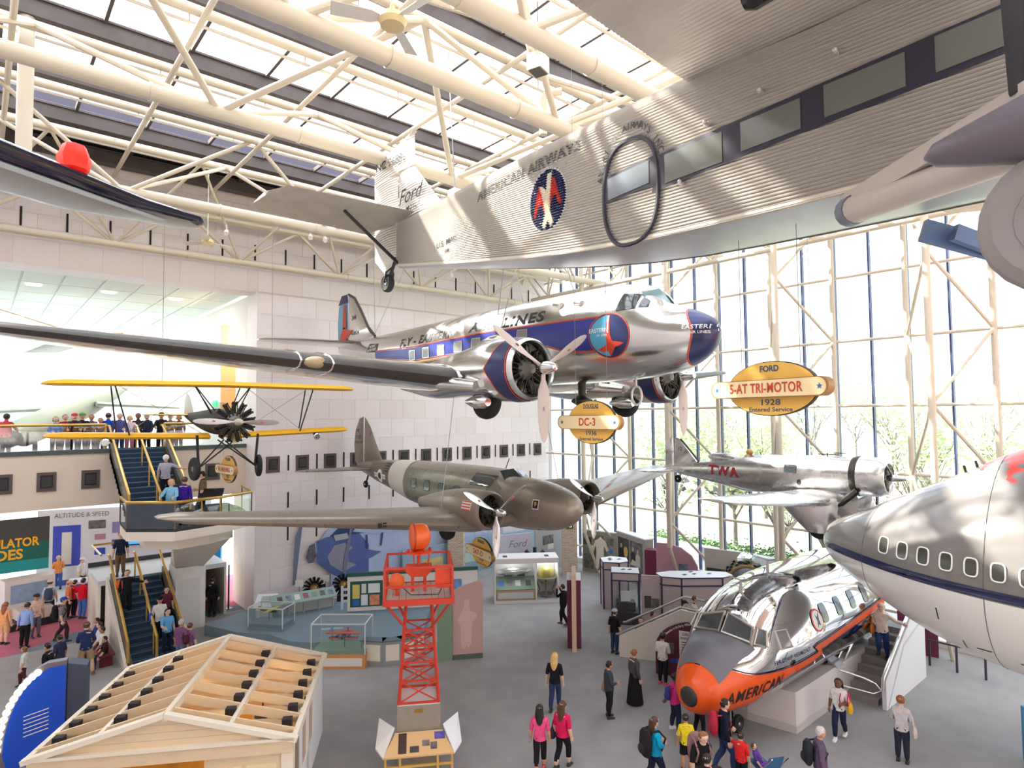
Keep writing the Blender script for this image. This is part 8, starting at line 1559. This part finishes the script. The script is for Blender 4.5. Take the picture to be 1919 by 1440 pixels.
def make_people():
    tmp = []
    for P_ in PENDING:
        J = P_['J']; names = list(J); me = D.meshes.new('t'); me.from_pydata([J[n][0] for n in names], [(names.index(a), names.index(b)) for a, b, _ in P_['E']], [])
        o = D.objects.new('t', me); COL.objects.link(o); o.modifiers.new('s', 'SKIN')
        sv = me.skin_vertices[0].data
        for i, n in enumerate(names): r = J[n][1]; sv[i].radius = (r, r)
        sv[names.index('pelvis')].use_root = True
        m = o.modifiers.new('d', 'SUBSURF'); m.levels = 1; m.render_levels = 1; tmp.append(o)
    bpy.context.view_layer.update(); dg = bpy.context.evaluated_depsgraph_get()
    EYE = mat('eye_dark', (40, 30, 28), .3); LIP = mat('lips', (176, 96, 88), .5)
    for P_, o in zip(PENDING, tmp):
        ev = o.evaluated_get(dg).data; s = P_['s']; J = P_['J']
        SK = mat('skin_' + P_['skin'], SKINC[P_['skin']], .55); TOP = cloth(P_['top']); BOT = cloth(P_['bot'][0]); bt = P_['bot'][1]; SH = mat('shoe_%d_%d_%d' % P_['shoes'], P_['shoes'], .5)
        segs = [(J[a][0], J[b][0], r, J[a][1], J[b][1]) for a, b, r in P_['E']]; pz = J['pelvis'][0].z
        g = G(SK); vs = [v.co.copy() for v in ev.vertices]
        kn = min(J['kneeL'][0].z, J['kneeR'][0].z)
        g.v = [tuple(v) for v in vs]
        for f in ev.polygons:
            c = V(f.center); best = None; bd = 9
            for a, b, r, ra, rb in segs:
                d = b - a; t = max(0, min(1, (c - a).dot(d) / d.length_squared)); q = (c - a - d * t).length - lerp(ra, rb, t)
                if q < bd: bd = q; best = r
            if best in ('torso',): m = TOP
            elif best == 'hips': m = TOP if c.z > pz - .01 * s else BOT
            elif best == 'uarm': m = TOP if P_['sl'] >= 1 else SK
            elif best == 'farm': m = TOP if P_['sl'] >= 2 else SK
            elif best == 'thigh': m = BOT
            elif best == 'calf': m = BOT if bt in ('long', 'dress') or (bt == 'capri' and c.z > .16 * s) else SK
            else: m = SK
            g.mat(m); g.f.append(tuple(f.vertices)); g.mi.append(g.cur)
        # head with face
        hc = J['head'][0] + V((0, .0, .055 * s)); Ml = Matrix.Rotation(-P_['lean'] * .8, 3, 'X'); k = s * .0585
        def hp(x, y, z): return hc + Ml @ V((x * k, y * k, z * k))
        g.mat(SK); prof = [(-1.12, .3, .42), (-.95, .6, .66), (-.6, .84, .9), (-.2, .95, 1.04), (.25, 1.0, 1.12), (.65, .93, 1.04), (.95, .68, .78), (1.15, .34, .4), (1.22, .05, .06)]
        g.loft([[hp(w * cos(t), dpt * sin(t) * (1 if sin(t) < 0 else .98) + (.1 if z < -.5 and sin(t) > 0 else 0), z * 1.02) for t in [2 * pi * i / 12 for i in range(12)]] for z, w, dpt in prof])
        g.add([hp(-.14, 1.0, -.3), hp(.14, 1.0, -.3), hp(0, .98, .2), hp(0, 1.3, -.28)], [(0, 3, 2), (3, 1, 2), (0, 1, 3)])
        for sg in (-1, 1):
            g.mat(SK); g.ball(tuple(hp(sg * 1.0, -.02, -.05)), (.12 * k, .22 * k, .3 * k), 6, 4); g.mat(EYE); g.ball(tuple(hp(sg * .36, .98, .12)), (.15 * k, .1 * k, .09 * k), 6, 4)
        g.mat(LIP); p = hp(0, .97, -.62); g.ball(tuple(p), (.3 * k, .08 * k, .07 * k), 6, 4)
        # hands and shoes
        for sd, sg in (('L', -1), ('R', 1)):
            wr = J['wr' + sd][0]; el = J['el' + sd][0]; d = (wr - el).normalized(); side_ = V((1, 0, 0)) * sg; u = (side_ - d * side_.dot(d)).normalized() if abs(d.dot(side_)) < .95 else V((0, 1, 0)); w = d.cross(u); g.mat(SK); L = .045 * s
            g.loft([[wr + d * t * L + u * a * q * .018 * s + w * b * q * .03 * s for a, b in ((1, .3), (1, -.3), (.6, -1), (-.6, -1), (-1, -.3), (-1, .3), (-.6, 1), (.6, 1))] for t, q in ((-.15, .6), (.3, .95), (1, 1), (1.1, .7))])
            for i, (off, ln) in enumerate(((-.022, .036), (-.008, .042), (.007, .040), (.02, .032))):
                b0 = wr + d * L * .95 + w * off * s; m1 = b0 + d * ln * .55 * s - u * .006 * s * sg; g.path([b0, m1, m1 + d * ln * .4 * s - u * .016 * s * sg], [.0066 * s, .006 * s, .0045 * s], 5)
            b0 = wr + d * L * .35 - w * .026 * s; g.path([b0, b0 - w * .02 * s + d * .016 * s, b0 - w * .026 * s + d * .036 * s], [.008 * s, .0075 * s, .005 * s], 5)
            an = J['ank' + sd][0]; g.mat(SH); z0 = an.z - .045 * s
            g.loft([[(an.x + q * .027 * s * a, an.y + yy * s, z0 + h * s * b) for a, b in ((1, .0), (1, .5), (.6, 1), (-.6, 1), (-1, .5), (-1, 0))] for yy, q, h in ((-.042, .7, .04), (-.03, 1, .052), (.01, 1, .056), (.055, 1.15, .036), (.09, 1, .028), (.105, .6, .018))])
        D.objects.remove(o)
        b = g.build(P_['name'], None, P_['label'], 'person', loc=P_['loc'], smooth=50); b.rotation_euler = (0, 0, P_['rz'])
        # hair
        if P_['hs'] != 'bald' or 1:
            HM = mat('hair_' + P_['hair'], HAIRC[P_['hair']], .6, var=.2, scale=25); h = G(HM)
            hs = P_['hs']; rows = []
            for i, ph in enumerate(steps(0.06, 1.0, 6)):
                row = []
                for t in [2 * pi * q / 14 for q in range(14)]:
                    fr = sin(t); lim = (.8 if fr > .45 else 1.45 if fr > -.1 else 2.15); a = ph * lim
                    if hs == 'bald': a = 1.15 + ph * .5 if fr < .3 else 1.3 + .02 * i
                    row.append(hp(1.1 * sin(a) * cos(t), 1.17 * sin(a) * sin(t), .1 + 1.2 * cos(a)))
                rows.append(row)
            h.loft(rows, caps=hs != 'bald')
            if hs == 'long':
                rr = []
                for zz, w, y0, dp in ((.5, .95, -.8, .5), (-.4, 1.15, -.85, .5), (-1.4, 1.2, -.95, .42), (-2.6, 1.0, -1.15, .35), (-3.6, .7, -1.2, .25), (-4.2, .3, -1.2, .1)): rr.append([hp(w * cos(t), y0 + dp * sin(t), zz) for t in [2 * pi * q / 10 for q in range(10)]])
                h.loft(rr)
            if hs == 'bun': h.ball(tuple(hp(0, -1.25, .45)), .42 * k, 8, 6)
            if hs == 'bob': h.loft([[hp(w * cos(t), -.35 + dp * sin(t), zz) for t in [2 * pi * q / 12 for q in range(12)]] for zz, w, dp in ((.4, 1.12, .82), (-.5, 1.2, .85), (-1.0, 1.05, .75))])
            h.build('hair', b, smooth=60)
        if P_['hat']:
            h = G(cloth(P_['hat'])); h.loft([[hp(w * cos(t), w * 1.05 * sin(t), zz) for t in [2 * pi * q / 14 for q in range(14)]] for zz, w in ((.45, 1.2), (.9, 1.12), (1.25, .8), (1.4, .2))]); h.add([hp(-.8, .8, .5), hp(.8, .8, .5), hp(.6, 1.75, .38), hp(-.6, 1.75, .38), hp(-.8, .8, .42), hp(.8, .8, .42), hp(.6, 1.75, .3), hp(-.6, 1.75, .3)], [(0, 1, 2, 3), (7, 6, 5, 4), (0, 4, 5, 1), (1, 5, 6, 2), (2, 6, 7, 3), (3, 7, 4, 0)]); h.build('cap', b, smooth=40)
        if not P_['lean'] and P_['legs'] != 'sit':
            h = G(TOP); h.lathe([(.078 * s, pz + .1 * s), (.084 * s, pz + .04 * s), (.094 * s, pz - .035 * s), (.088 * s, pz - .035 * s), (.07 * s, pz + .04 * s)], (0, 0, 0), (0, 0, 1), 14, caps=False, sc=(.92, 1.08)); h.build('shirt_hem', b)
        if bt in ('dress', 'skirt', 'short'):
            if bt == 'short':
                for sd in 'LR': h = G(BOT); a = J['hip' + sd][0]; c = J['knee' + sd][0]; c2 = a.lerp(c, .92); h.path([a + V((0, 0, -.01 * s)), a.lerp(c, .5), c2], [.07 * s, .062 * s, .066 * s], 10); h.build('shorts_leg', b)
            else:
                h = G(BOT); zb = .03 * s if bt == 'dress' else .3 * s; h.lathe([(.085 * s, pz + .06 * s), (.1 * s, pz), (.13 * s, pz * .6), (.16 * s, zb), (.15 * s, zb)], (0, .0, 0), (0, 0, 1), 16); h.build('skirt', b)
def backpack(label, pr, col, sc=1., side=0.):
    x, y, z, rz, s, lean, pz = pr; M = Matrix.Translation((x, y, z)) @ Matrix.Rotation(rz, 4, 'Z') @ Matrix.Translation((0, 0, pz * s)) @ Matrix.Rotation(-lean, 4, 'X'); c = M @ V((side * s, -.15 * s * (1 if not side else .3), .16 * s)); R = thing('backpack', label, 'bag', c, rz); m = cloth(col); q = s * sc
    g = G(m); g.loft([[(w * cos(t), -.0 + dp * sin(t), zz) for t in [2 * pi * i / 12 for i in range(12)]] for zz, w, dp in ((-.16 * q, .06 * q, .03 * q), (-.13 * q, .085 * q, .055 * q), (0, .095 * q, .065 * q), (.1 * q, .085 * q, .055 * q), (.145 * q, .05 * q, .03 * q))]); g.build('body', R)
    g = G(mat('bag_pocket_%d_%d_%d' % col, tuple(int(v * .8) for v in col), .8)); g.ball((0, -.06 * q, -.06 * q), (.06 * q, .03 * q, .06 * q), 10, 6); g.build('pocket', R)
    for sg in (-1, 1): g = G(m); g.path([(sg * .06 * q, .04 * q, .12 * q), (sg * .075 * q, .13 * q, .13 * q), (sg * .08 * q, .22 * q, .03 * q), (sg * .08 * q, .16 * q, -.1 * q)], .012 * q, 5); g.build('strap', R)
def handbag(label, pr, col, sg=1, h=.42):
    x, y, z, rz, s, lean, pz = pr; M = Matrix.Translation((x, y, z)) @ Matrix.Rotation(rz, 4, 'Z'); c = M @ V((sg * .17 * s, .0, h * s)); R = thing('handbag', label, 'bag', c, rz); m = cloth(col)
    g = G(m); g.loft([[(w * cos(t), dp * sin(t), zz) for t in [2 * pi * i / 12 for i in range(12)]] for zz, w, dp in ((-.09 * s, .03 * s, .05 * s), (-.06 * s, .04 * s, .09 * s), (.03 * s, .035 * s, .085 * s), (.08 * s, .015 * s, .06 * s))]); g.build('body', R); g = G(m); g.path([(0, -.05 * s, .07 * s), (-.02 * s * sg, -.03 * s, .2 * s), (-.02 * s * sg, .03 * s, .2 * s), (0, .05 * s, .07 * s)], .008 * s, 5); g.build('strap', R)
JE = (52, 66, 104); BKC = (34, 32, 36); NV = (40, 46, 72); WH_ = (236, 232, 226); KH = (176, 150, 112)
p = person('woman with long blonde hair, black T-shirt and jeans seen from behind', (13.41, 13.75, 0), 1.68, 12, BKC, (JE, 'long'), hair='bl', hs='long', legs='walk')
p = person('girl with long dark hair, pink T-shirt and black capri trousers', (10.89, 11.72, 0), 1.6, 5, (234, 84, 136), (BKC, 'capri'), hair='bk', hs='long', legs='walk', skin='m', shoes=(220, 90, 110))
p = person('girl with brown hair in hot pink shirt beside her dark-haired friend', (11.42, 11.45, 0), 1.62, 30, (222, 36, 92), (BKC, 'capri'), hair='br', hs='long', legs='walk', shoes=(60, 56, 58)); handbag('dark patterned shoulder bag on the girl in hot pink', p, (70, 60, 70), -1, .5)
p = person('person in dark grey jacket with short black hair, looking right', (14.3, 12.39, 0), 1.6, 70, (66, 72, 84), (BKC, 'long'), hair='bk', skin='m', sl=2, arms='db'); handbag('tan shoulder bag carried by the person in the dark grey jacket', p, (176, 142, 110), -1, .48)
p = person('woman in long black dress with hair in a bun', (15.53, 12.42, 0), 1.62, 55, (84, 82, 84), (BKC, 'dress'), hair='rd', hs='bun', sl=2)
p = person('girl in pink vest reaching an arm to the orange nose', (15.05, 10.62, 0), 1.58, 60, (220, 56, 128), (NV, 'long'), skin='d', hair='bk', hs='bun', legs='wide', arms='so', sl=0, shoes=(230, 228, 226)); backpack('blue backpack on the girl touching the orange nose', p, (60, 70, 150), .7)
p = person('child in pink top bending below the orange nose', (15.35, 10.05, 0), 1.3, 40, (236, 110, 170), (BKC, 'long'), skin='d', hair='bk', legs='wide', arms='ff', lean=.55)
p = person('woman in turquoise jacket with long dark hair and black pack', (12.45, 9.4, 0), 1.64, 55, (26, 170, 214), (NV, 'long'), hair='br', hs='long', arms='bb', sl=2, legs='walk'); backpack('large black backpack on the woman in turquoise', p, (44, 40, 44), 1.25)
p = person('boy in bright yellow jersey and black shorts', (13.63, 9.32, 0), 1.36, -8, (246, 220, 40), (BKC, 'short'), skin='m', hair='bk')
p = person('man in black T-shirt looking down beside the boy in yellow', (12.62, 8.3, 0), 1.78, 150, BKC, ((70, 68, 72), 'long'), hair='rd', lean=.3, arms='df'); backpack('patterned red and grey backpack on the man in the black T-shirt', p, (156, 120, 116), 1.1)
p = person('man in navy sweater and jeans walking right', (14.25, 8.62, 0), 1.78, 75, (30, 34, 52), (JE, 'long'), hair='bk', hs='short', legs='walk', arms='fd', sl=2); backpack('red and black backpack on the man in the navy sweater', p, (190, 50, 74), 1.0)
p = person('boy in red T-shirt and dark shorts holding a hand', (14.0, 8.05, 0), 1.27, 20, (226, 46, 44), (BKC, 'short'), hair='bk', skin='m', arms='rd')
p = person('hooded person in black at the bottom of the group', (12.06, 7.74, 0), 1.56, 20, (36, 34, 36), (BKC, 'long'), hair='bk', sl=2)
p = person('child with brown hair at the bottom edge, left of a pair', (11.4, 8.05, 0), 1.3, 30, (120, 96, 84), (NV, 'long'), hair='br')
p = person('child with dark hair at the bottom edge, right of a pair', (11.62, 7.8, 0), 1.3, 30, (96, 90, 110), (NV, 'long'), hair='bk')
R_ = thing('stroller', 'folding stroller with blue and green seat behind the boy in red', 'stroller', (14.45, 7.75, 0), -.5); g = G(mat('stroller_blue', (90, 150, 190), .7)); g.add([(-.2, -.3, .4), (.2, -.3, .4), (.2, .3, .5), (-.2, .3, .5), (-.2, -.55, .95), (.2, -.55, .95)], [(0, 1, 2, 3), (0, 4, 5, 1), (3, 2, 1, 0), (1, 5, 4, 0)]); g.build('seat', R_, smooth=0)
for x in (-.22, .22): g = G(CHROME); g.path([(x, -.7, 1.0), (x, -.1, .35), (x, .35, .08)], .015, 6); g.build('frame_tube', R_)
for x, y in ((-.22, .35), (.22, .35), (-.22, -.35), (.22, -.35)): g = G(BLACK); g.lathe([(.02, -.02), (.09, -.02), (.09, .02), (.02, .02)], (x, y, .09), (1, 0, 0), 12); g.build('wheel', R_)
p = person('child in purple lying back in the stroller with bare legs', (14.45, 7.8, .22), .95, 100, (110, 70, 160), ((120, 84, 170), 'short'), legs='sit', lean=-.5, shoes=(236, 234, 230))
p = person('girl in white T-shirt with magenta jacket and white trainers', (18.06, 7.44, 0), 1.6, 195, WH_, (NV, 'long'), skin='d', hair='bk', hs='long', legs='walk', arms='bd', shoes=(240, 238, 236)); handbag('yellow folder held by the girl with the magenta jacket', p, (236, 180, 40), -1, .56); backpack('magenta jacket slung over the girl in white', p, (206, 30, 100), .75, -.1)
p = person('older woman in pale grey shirt and dark trousers, seen from behind', (18.07, 5.93, 0), 1.62, 5, (206, 200, 202), ((46, 50, 66), 'long'), hair='rd', sl=2, arms='bb'); handbag('cream jacket over the arm of the woman in pale grey', p, (214, 200, 188), 1, .5)
p = person('grey-haired man in plaid shirt at the bottom edge', (14.69, 6.5, 0), 1.74, 75, (104, 84, 112), (NV, 'long'), skin='m', hair='gr', sl=2); backpack('dark backpack on the grey-haired man in plaid', p, (44, 48, 54), 1.0)
p = person('bald man in beige shirt and jeans coming down the steps', (22.29, 7.77, .95), 1.76, 190, (222, 208, 194), ((48, 72, 128), 'long'), hair='gr', hs='bald', legs='step', arms='ob', sl=2); handbag('orange shoulder bag on the man coming down the steps', p, (240, 140, 40), 1, .52)
p = person('boy in black T-shirt, grey cap and jeans at the foot of the ramp', (18.2, 15.45, 0), 1.6, 30, BKC, (JE, 'long'), hair='br', hat=(186, 186, 196))
p = person('woman with dark hair and maroon top low behind the ramp rail', (18.98, 14.83, .08), 1.55, 190, (84, 36, 48), (NV, 'long'), hair='bk', hs='bob', legs='sit', sl=2)
p = person('dark-haired man leaning on the ramp rail', (19.4, 14.62, .2), 1.6, 110, (54, 50, 66), (NV, 'long'), hair='bk', legs='sit', skin='m', sl=2, arms='bl')
p = person('girl with long dark hair peeping over the ramp rail', (19.45, 14.0, .4), 1.12, 200, (60, 44, 48), (NV, 'long'), hair='br', hs='bob')
p = person('boy with dark cap and pale grey shirt on the ramp', (19.95, 13.6, .55), 1.42, 100, (206, 206, 214), (NV, 'long'), hair='bk', hat=(40, 40, 48))
p = person('woman with short dark hair and beige top on the ramp', (20.15, 13.3, .55), 1.62, 90, (214, 198, 184), ((150, 220, 90), 'skirt'), hair='br', arms='fl')
p = person('boy in black T-shirt with green print at the top of the ramp', (20.6, 12.77, .55), 1.6, 190, BKC, (NV, 'long'), hair='bk', skin='m', arms='bb')
p = person('woman in loose white blouse reading the plum panel', (17.33, 12.68, 0), 1.64, 20, (238, 230, 222), (BKC, 'long'), skin='m', hair='bk', hs='bun', arms='bb', shoes=(236, 90, 100))
p = person('photographer in black raising a camera by the globe case', (19.0, 18.91, 0), 1.68, -60, BKC, (BKC, 'long'), hair='bk', legs='walk', arms='uu', sl=2, shoes=(96, 50, 50))
# ---- ground floor at left
p = person('man in periwinkle jacket and black trousers', (1.64, 31.06, 0), 1.7, 30, (150, 172, 224), (BKC, 'long'), hair='bk', skin='m', lean=.2, sl=2)
p = person('man in peach shirt carrying a brown jacket', (2.05, 32.24, 0), 1.72, 160, (240, 206, 184), ((110, 112, 124), 'long'), hat=(60, 52, 52), skin='m', arms='db')
p = person('man in pale vest with patterned backpack in the far hall', (2.67, 34.61, 0), 1.72, 10, (214, 222, 230), (NV, 'long'), hat=(226, 214, 200)); backpack('blue patterned backpack in the sunny far hall', p, (70, 90, 120))
p = person('young man in grey with blue cap walking away', (2.82, 30.91, 0), 1.72, 100, (130, 122, 122), ((66, 44, 52), 'long'), hat=(50, 80, 190), legs='walk'); backpack('black backpack on the young man with the blue cap', p, (40, 38, 42), 1.1)
p = person('man in bright red shirt and blue jeans', (3.8, 33.8, 0), 1.75, 40, (222, 30, 50), ((80, 116, 184), 'long'), hair='bk', arms='hh')
p = person('woman in red top beside the man in the red shirt', (3.54, 34.3, 0), 1.62, 60, (216, 40, 60), (BKC, 'long'), hair='bk')
p = person('woman in orange print top and black trousers', (3.32, 34.2, 0), 1.64, 90, (240, 140, 96), (BKC, 'long'), hair='rd', hat=(240, 180, 150))
p = person('man in orange shirt facing the royal blue poster', (3.45, 40.4, 0), 1.72, 0, (246, 156, 84), ((70, 100, 170), 'long'), hair='gr', hs='bald', arms='bb')
p = person('man in white cap near the white display wall', (4.3, 38.9, 0), 1.72, 120, WH_, ((80, 80, 90), 'long'), hat=WH_)
p = person('woman in orange at the left picture edge', (1.07, 32.1, 0), 1.62, 40, (244, 176, 120), ((226, 180, 130), 'short'), hair='rd', hs='long')
p = person('heavyset man in navy polo and khaki shorts with hands joined', (3.09, 26.37, 0), 1.8, 5, (46, 58, 104), (KH, 'short'), hair='br', legs='wide', arms='bb', shoes=(120, 90, 60))
p = person('boy in navy striped shirt beside the blue notice board', (2.36, 26.51, 0), 1.5, -40, (58, 62, 92), ((60, 60, 70), 'long'), hair='bk', skin='m')
p = person('man in black behind the blue notice board', (1.95, 25.4, 0), 1.62, -60, BKC, (BKC, 'long'), hair='bk', skin='m')
p = person('girl in white walking left in the grey aisle', (1.42, 26.63, 0), 1.3, -70, WH_, ((96, 50, 60), 'long'), hair='rd', hs='bob', legs='walk')
for k, (y, top, lab) in enumerate(((26.85, (60, 30, 40), 'boy in maroon seated at the near end of the bench'), (27.45, WH_, 'man in white seated second on the bench'), (28.1, (226, 226, 236), 'person in pale shirt seated third on the bench'), (28.75, (60, 60, 120), 'person in dark blue seated at the far end of the bench'))):
    x = 3.72; d = atan2(y, x); p = person(lab, (x, y, .0), 1.6 if k else 1.35, 0, top, ((54, 56, 80), 'long'), hair='bk', skin='m' if k % 2 else 'l', legs='sit', arms='ff', sl=1); PENDING[-1]['rz'] = pi / 2
p = person('man in navy shirt and brown trousers on the mezzanine', (4.72, 30.64, 2.3), 1.8, 185, (40, 44, 66), ((120, 96, 70), 'long'), hair='bk')
p = person('person in black coming down the lower stairs with orange pack', (4.6, 28.34, 1.3), 1.68, 180, BKC, (BKC, 'long'), hair='br', legs='step', sl=2, arms='od'); backpack('orange backpack at the side of the person in black', p, (236, 110, 60), .7, .15)
p = person('man in white T-shirt with blue bag on the lower stairs', (5.45, 26.9, .4), 1.7, 175, WH_, (BKC, 'long'), hat=(40, 40, 44), skin='m', legs='step'); handbag('blue bag worn by the man in white on the stairs', p, (40, 90, 210), 1, .6)
p = person('boy in light blue T-shirt at the foot of the stairs', (5.6, 26.35, .12), 1.62, 160, (110, 186, 236), (NV, 'long'), hair='bk', arms='dl')
p = person('boy in maroon behind the boy in light blue', (5.82, 27.6, .75), 1.5, 170, (110, 40, 64), (BKC, 'long'), hair='bk')
p = person('man in purple plaid shirt beyond the house ridge', (5.73, 24.87, 0), 1.68, 40, (130, 90, 130), ((110, 120, 140), 'long'), hair='gr', skin='m')
p = person('child beside the man in purple plaid', (6.0, 24.8, 0), 1.5, 30, (150, 100, 140), (NV, 'long'), hair='br'); backpack('dark red backpack beside the man in plaid', p, (90, 40, 60), .7)
p = person('person in black standing in the opening under the landing', (8.2, 30.2, 0), 1.7, 20, BKC, (BKC, 'long'), hair='bk', sl=2)
# ---- stairs, landing and balcony
p = person('white-haired man in grey shirt climbing the upper stairs', (5.55, 26.82, 5.7), 1.74, 10, (176, 176, 190), (BKC, 'long'), hair='wh', legs='step', arms='do')
p = person('woman with curly fair hair and pale blue cardigan at the landing rail', (5.05, 23.55, 5.2), 1.6, 200, (140, 196, 226), (BKC, 'long'), hair='bl', hs='bob', arms='ll', sl=2)
p = person('woman in violet sweater on the landing', (5.5, 23.75, 5.2), 1.62, 20, (70, 40, 160), (BKC, 'long'), hair='br', sl=2)
p = person('man in olive shirt leaning at the landing lectern', (6.2, 24.2, 5.2), 1.74, -80, (124, 108, 84), (BKC, 'long'), hair='bk', arms='db', legs='walk')
R_ = thing('landing_lectern', 'dark tilted reading panel on the landing', 'lectern', (6.35, 23.75, 5.2), -.5); g = G(INK); g.add([(-.4, -.1, .9), (.4, -.1, .9), (.4, .2, 1.15), (-.4, .2, 1.15), (-.4, -.1, .86), (.4, -.1, .86), (.4, .2, 1.11), (-.4, .2, 1.11)], [(0, 1, 2, 3), (7, 6, 5, 4), (0, 4, 5, 1), (1, 5, 6, 2), (2, 6, 7, 3), (3, 7, 4, 0)]); g.build('top', R_, smooth=0)
for x in (-.3, .3): g = G(BRASS); g.tube((x, .05, 0), (x, .05, .98), .025); g.build('leg', R_)
BAL = [(.89, 1.75, 'person in red shirt alone at the left end of the balcony rail', (214, 70, 84), BKC, 'bk', 'd', None, 20), (2.45, 1.62, 'girl in blue and white top, first of the balcony group', (60, 140, 220), BKC, 'rd', 'l', None, 180), (2.78, 1.7, 'boy in red top behind the balcony rail', (220, 50, 60), BKC, 'br', 'l', None, 170), (3.05, 1.74, 'person with red headband and brown jacket on the balcony', (70, 44, 40), BKC, 'br', 'l', (206, 60, 70), 180), (3.34, 1.76, 'person with green cap and black jacket on the balcony', (44, 42, 46), BKC, 'bk', 'l', (90, 150, 80), 185), (3.68, 1.7, 'man in grey check shirt leaning on the balcony rail', (110, 114, 130), (60, 60, 70), 'br', 'm', None, 180), (3.95, 1.55, 'person with dark hair crouched over the balcony rail', (120, 90, 90), BKC, 'bk', 'm', None, 190), (4.25, 1.76, 'person in royal blue turned away at the stair head', (40, 80, 190), (50, 56, 90), 'bk', 'm', None, 0), (4.62, 1.74, 'grey-haired man in violet-blue jacket stepping onto the stairs', (80, 84, 140), JE, 'gr', 'l', None, 180), (5.0, 1.64, 'fair-haired woman in white with pink bag at the stair head', (232, 214, 222), (200, 120, 150), 'bl', 'l', None, 180), (5.35, 1.74, 'dark-haired man in charcoal at the stair head', (58, 56, 64), BKC, 'bk', 'd', None, 190), (5.72, 1.72, 'balding man in dark blue jacket at the stair head', (50, 64, 90), BKC, 'gr', 'l', None, 200), (6.2, 1.76, 'man in black with cap right of the stairs', (40, 38, 40), BKC, 'bk', 'm', (36, 34, 36), 180), (6.6, 1.7, 'balding man in grey check right of the stairs', (120, 110, 110), BKC, 'gr', 'l', None, 170), (7.0, 1.66, 'woman with dark hair near the biplane tail', (90, 70, 80), BKC, 'bk', 'm', None, 190)]
for k, (x, H, lab, top, bot, hr, sk, hat, fc) in enumerate(BAL):
    person(lab, (x, 30.95 + .22 * (k % 3) - (.5 if k == 8 else 0), 7.32), H, fc, top, (bot, 'long'), skin=sk, hair=hr, hs='bald' if 'balding' in lab else 'bob' if 'woman' in lab or 'girl' in lab else 'short', arms=('ll', 'bb', 'fd')[k % 3], sl=2, hat=hat)
make_people()
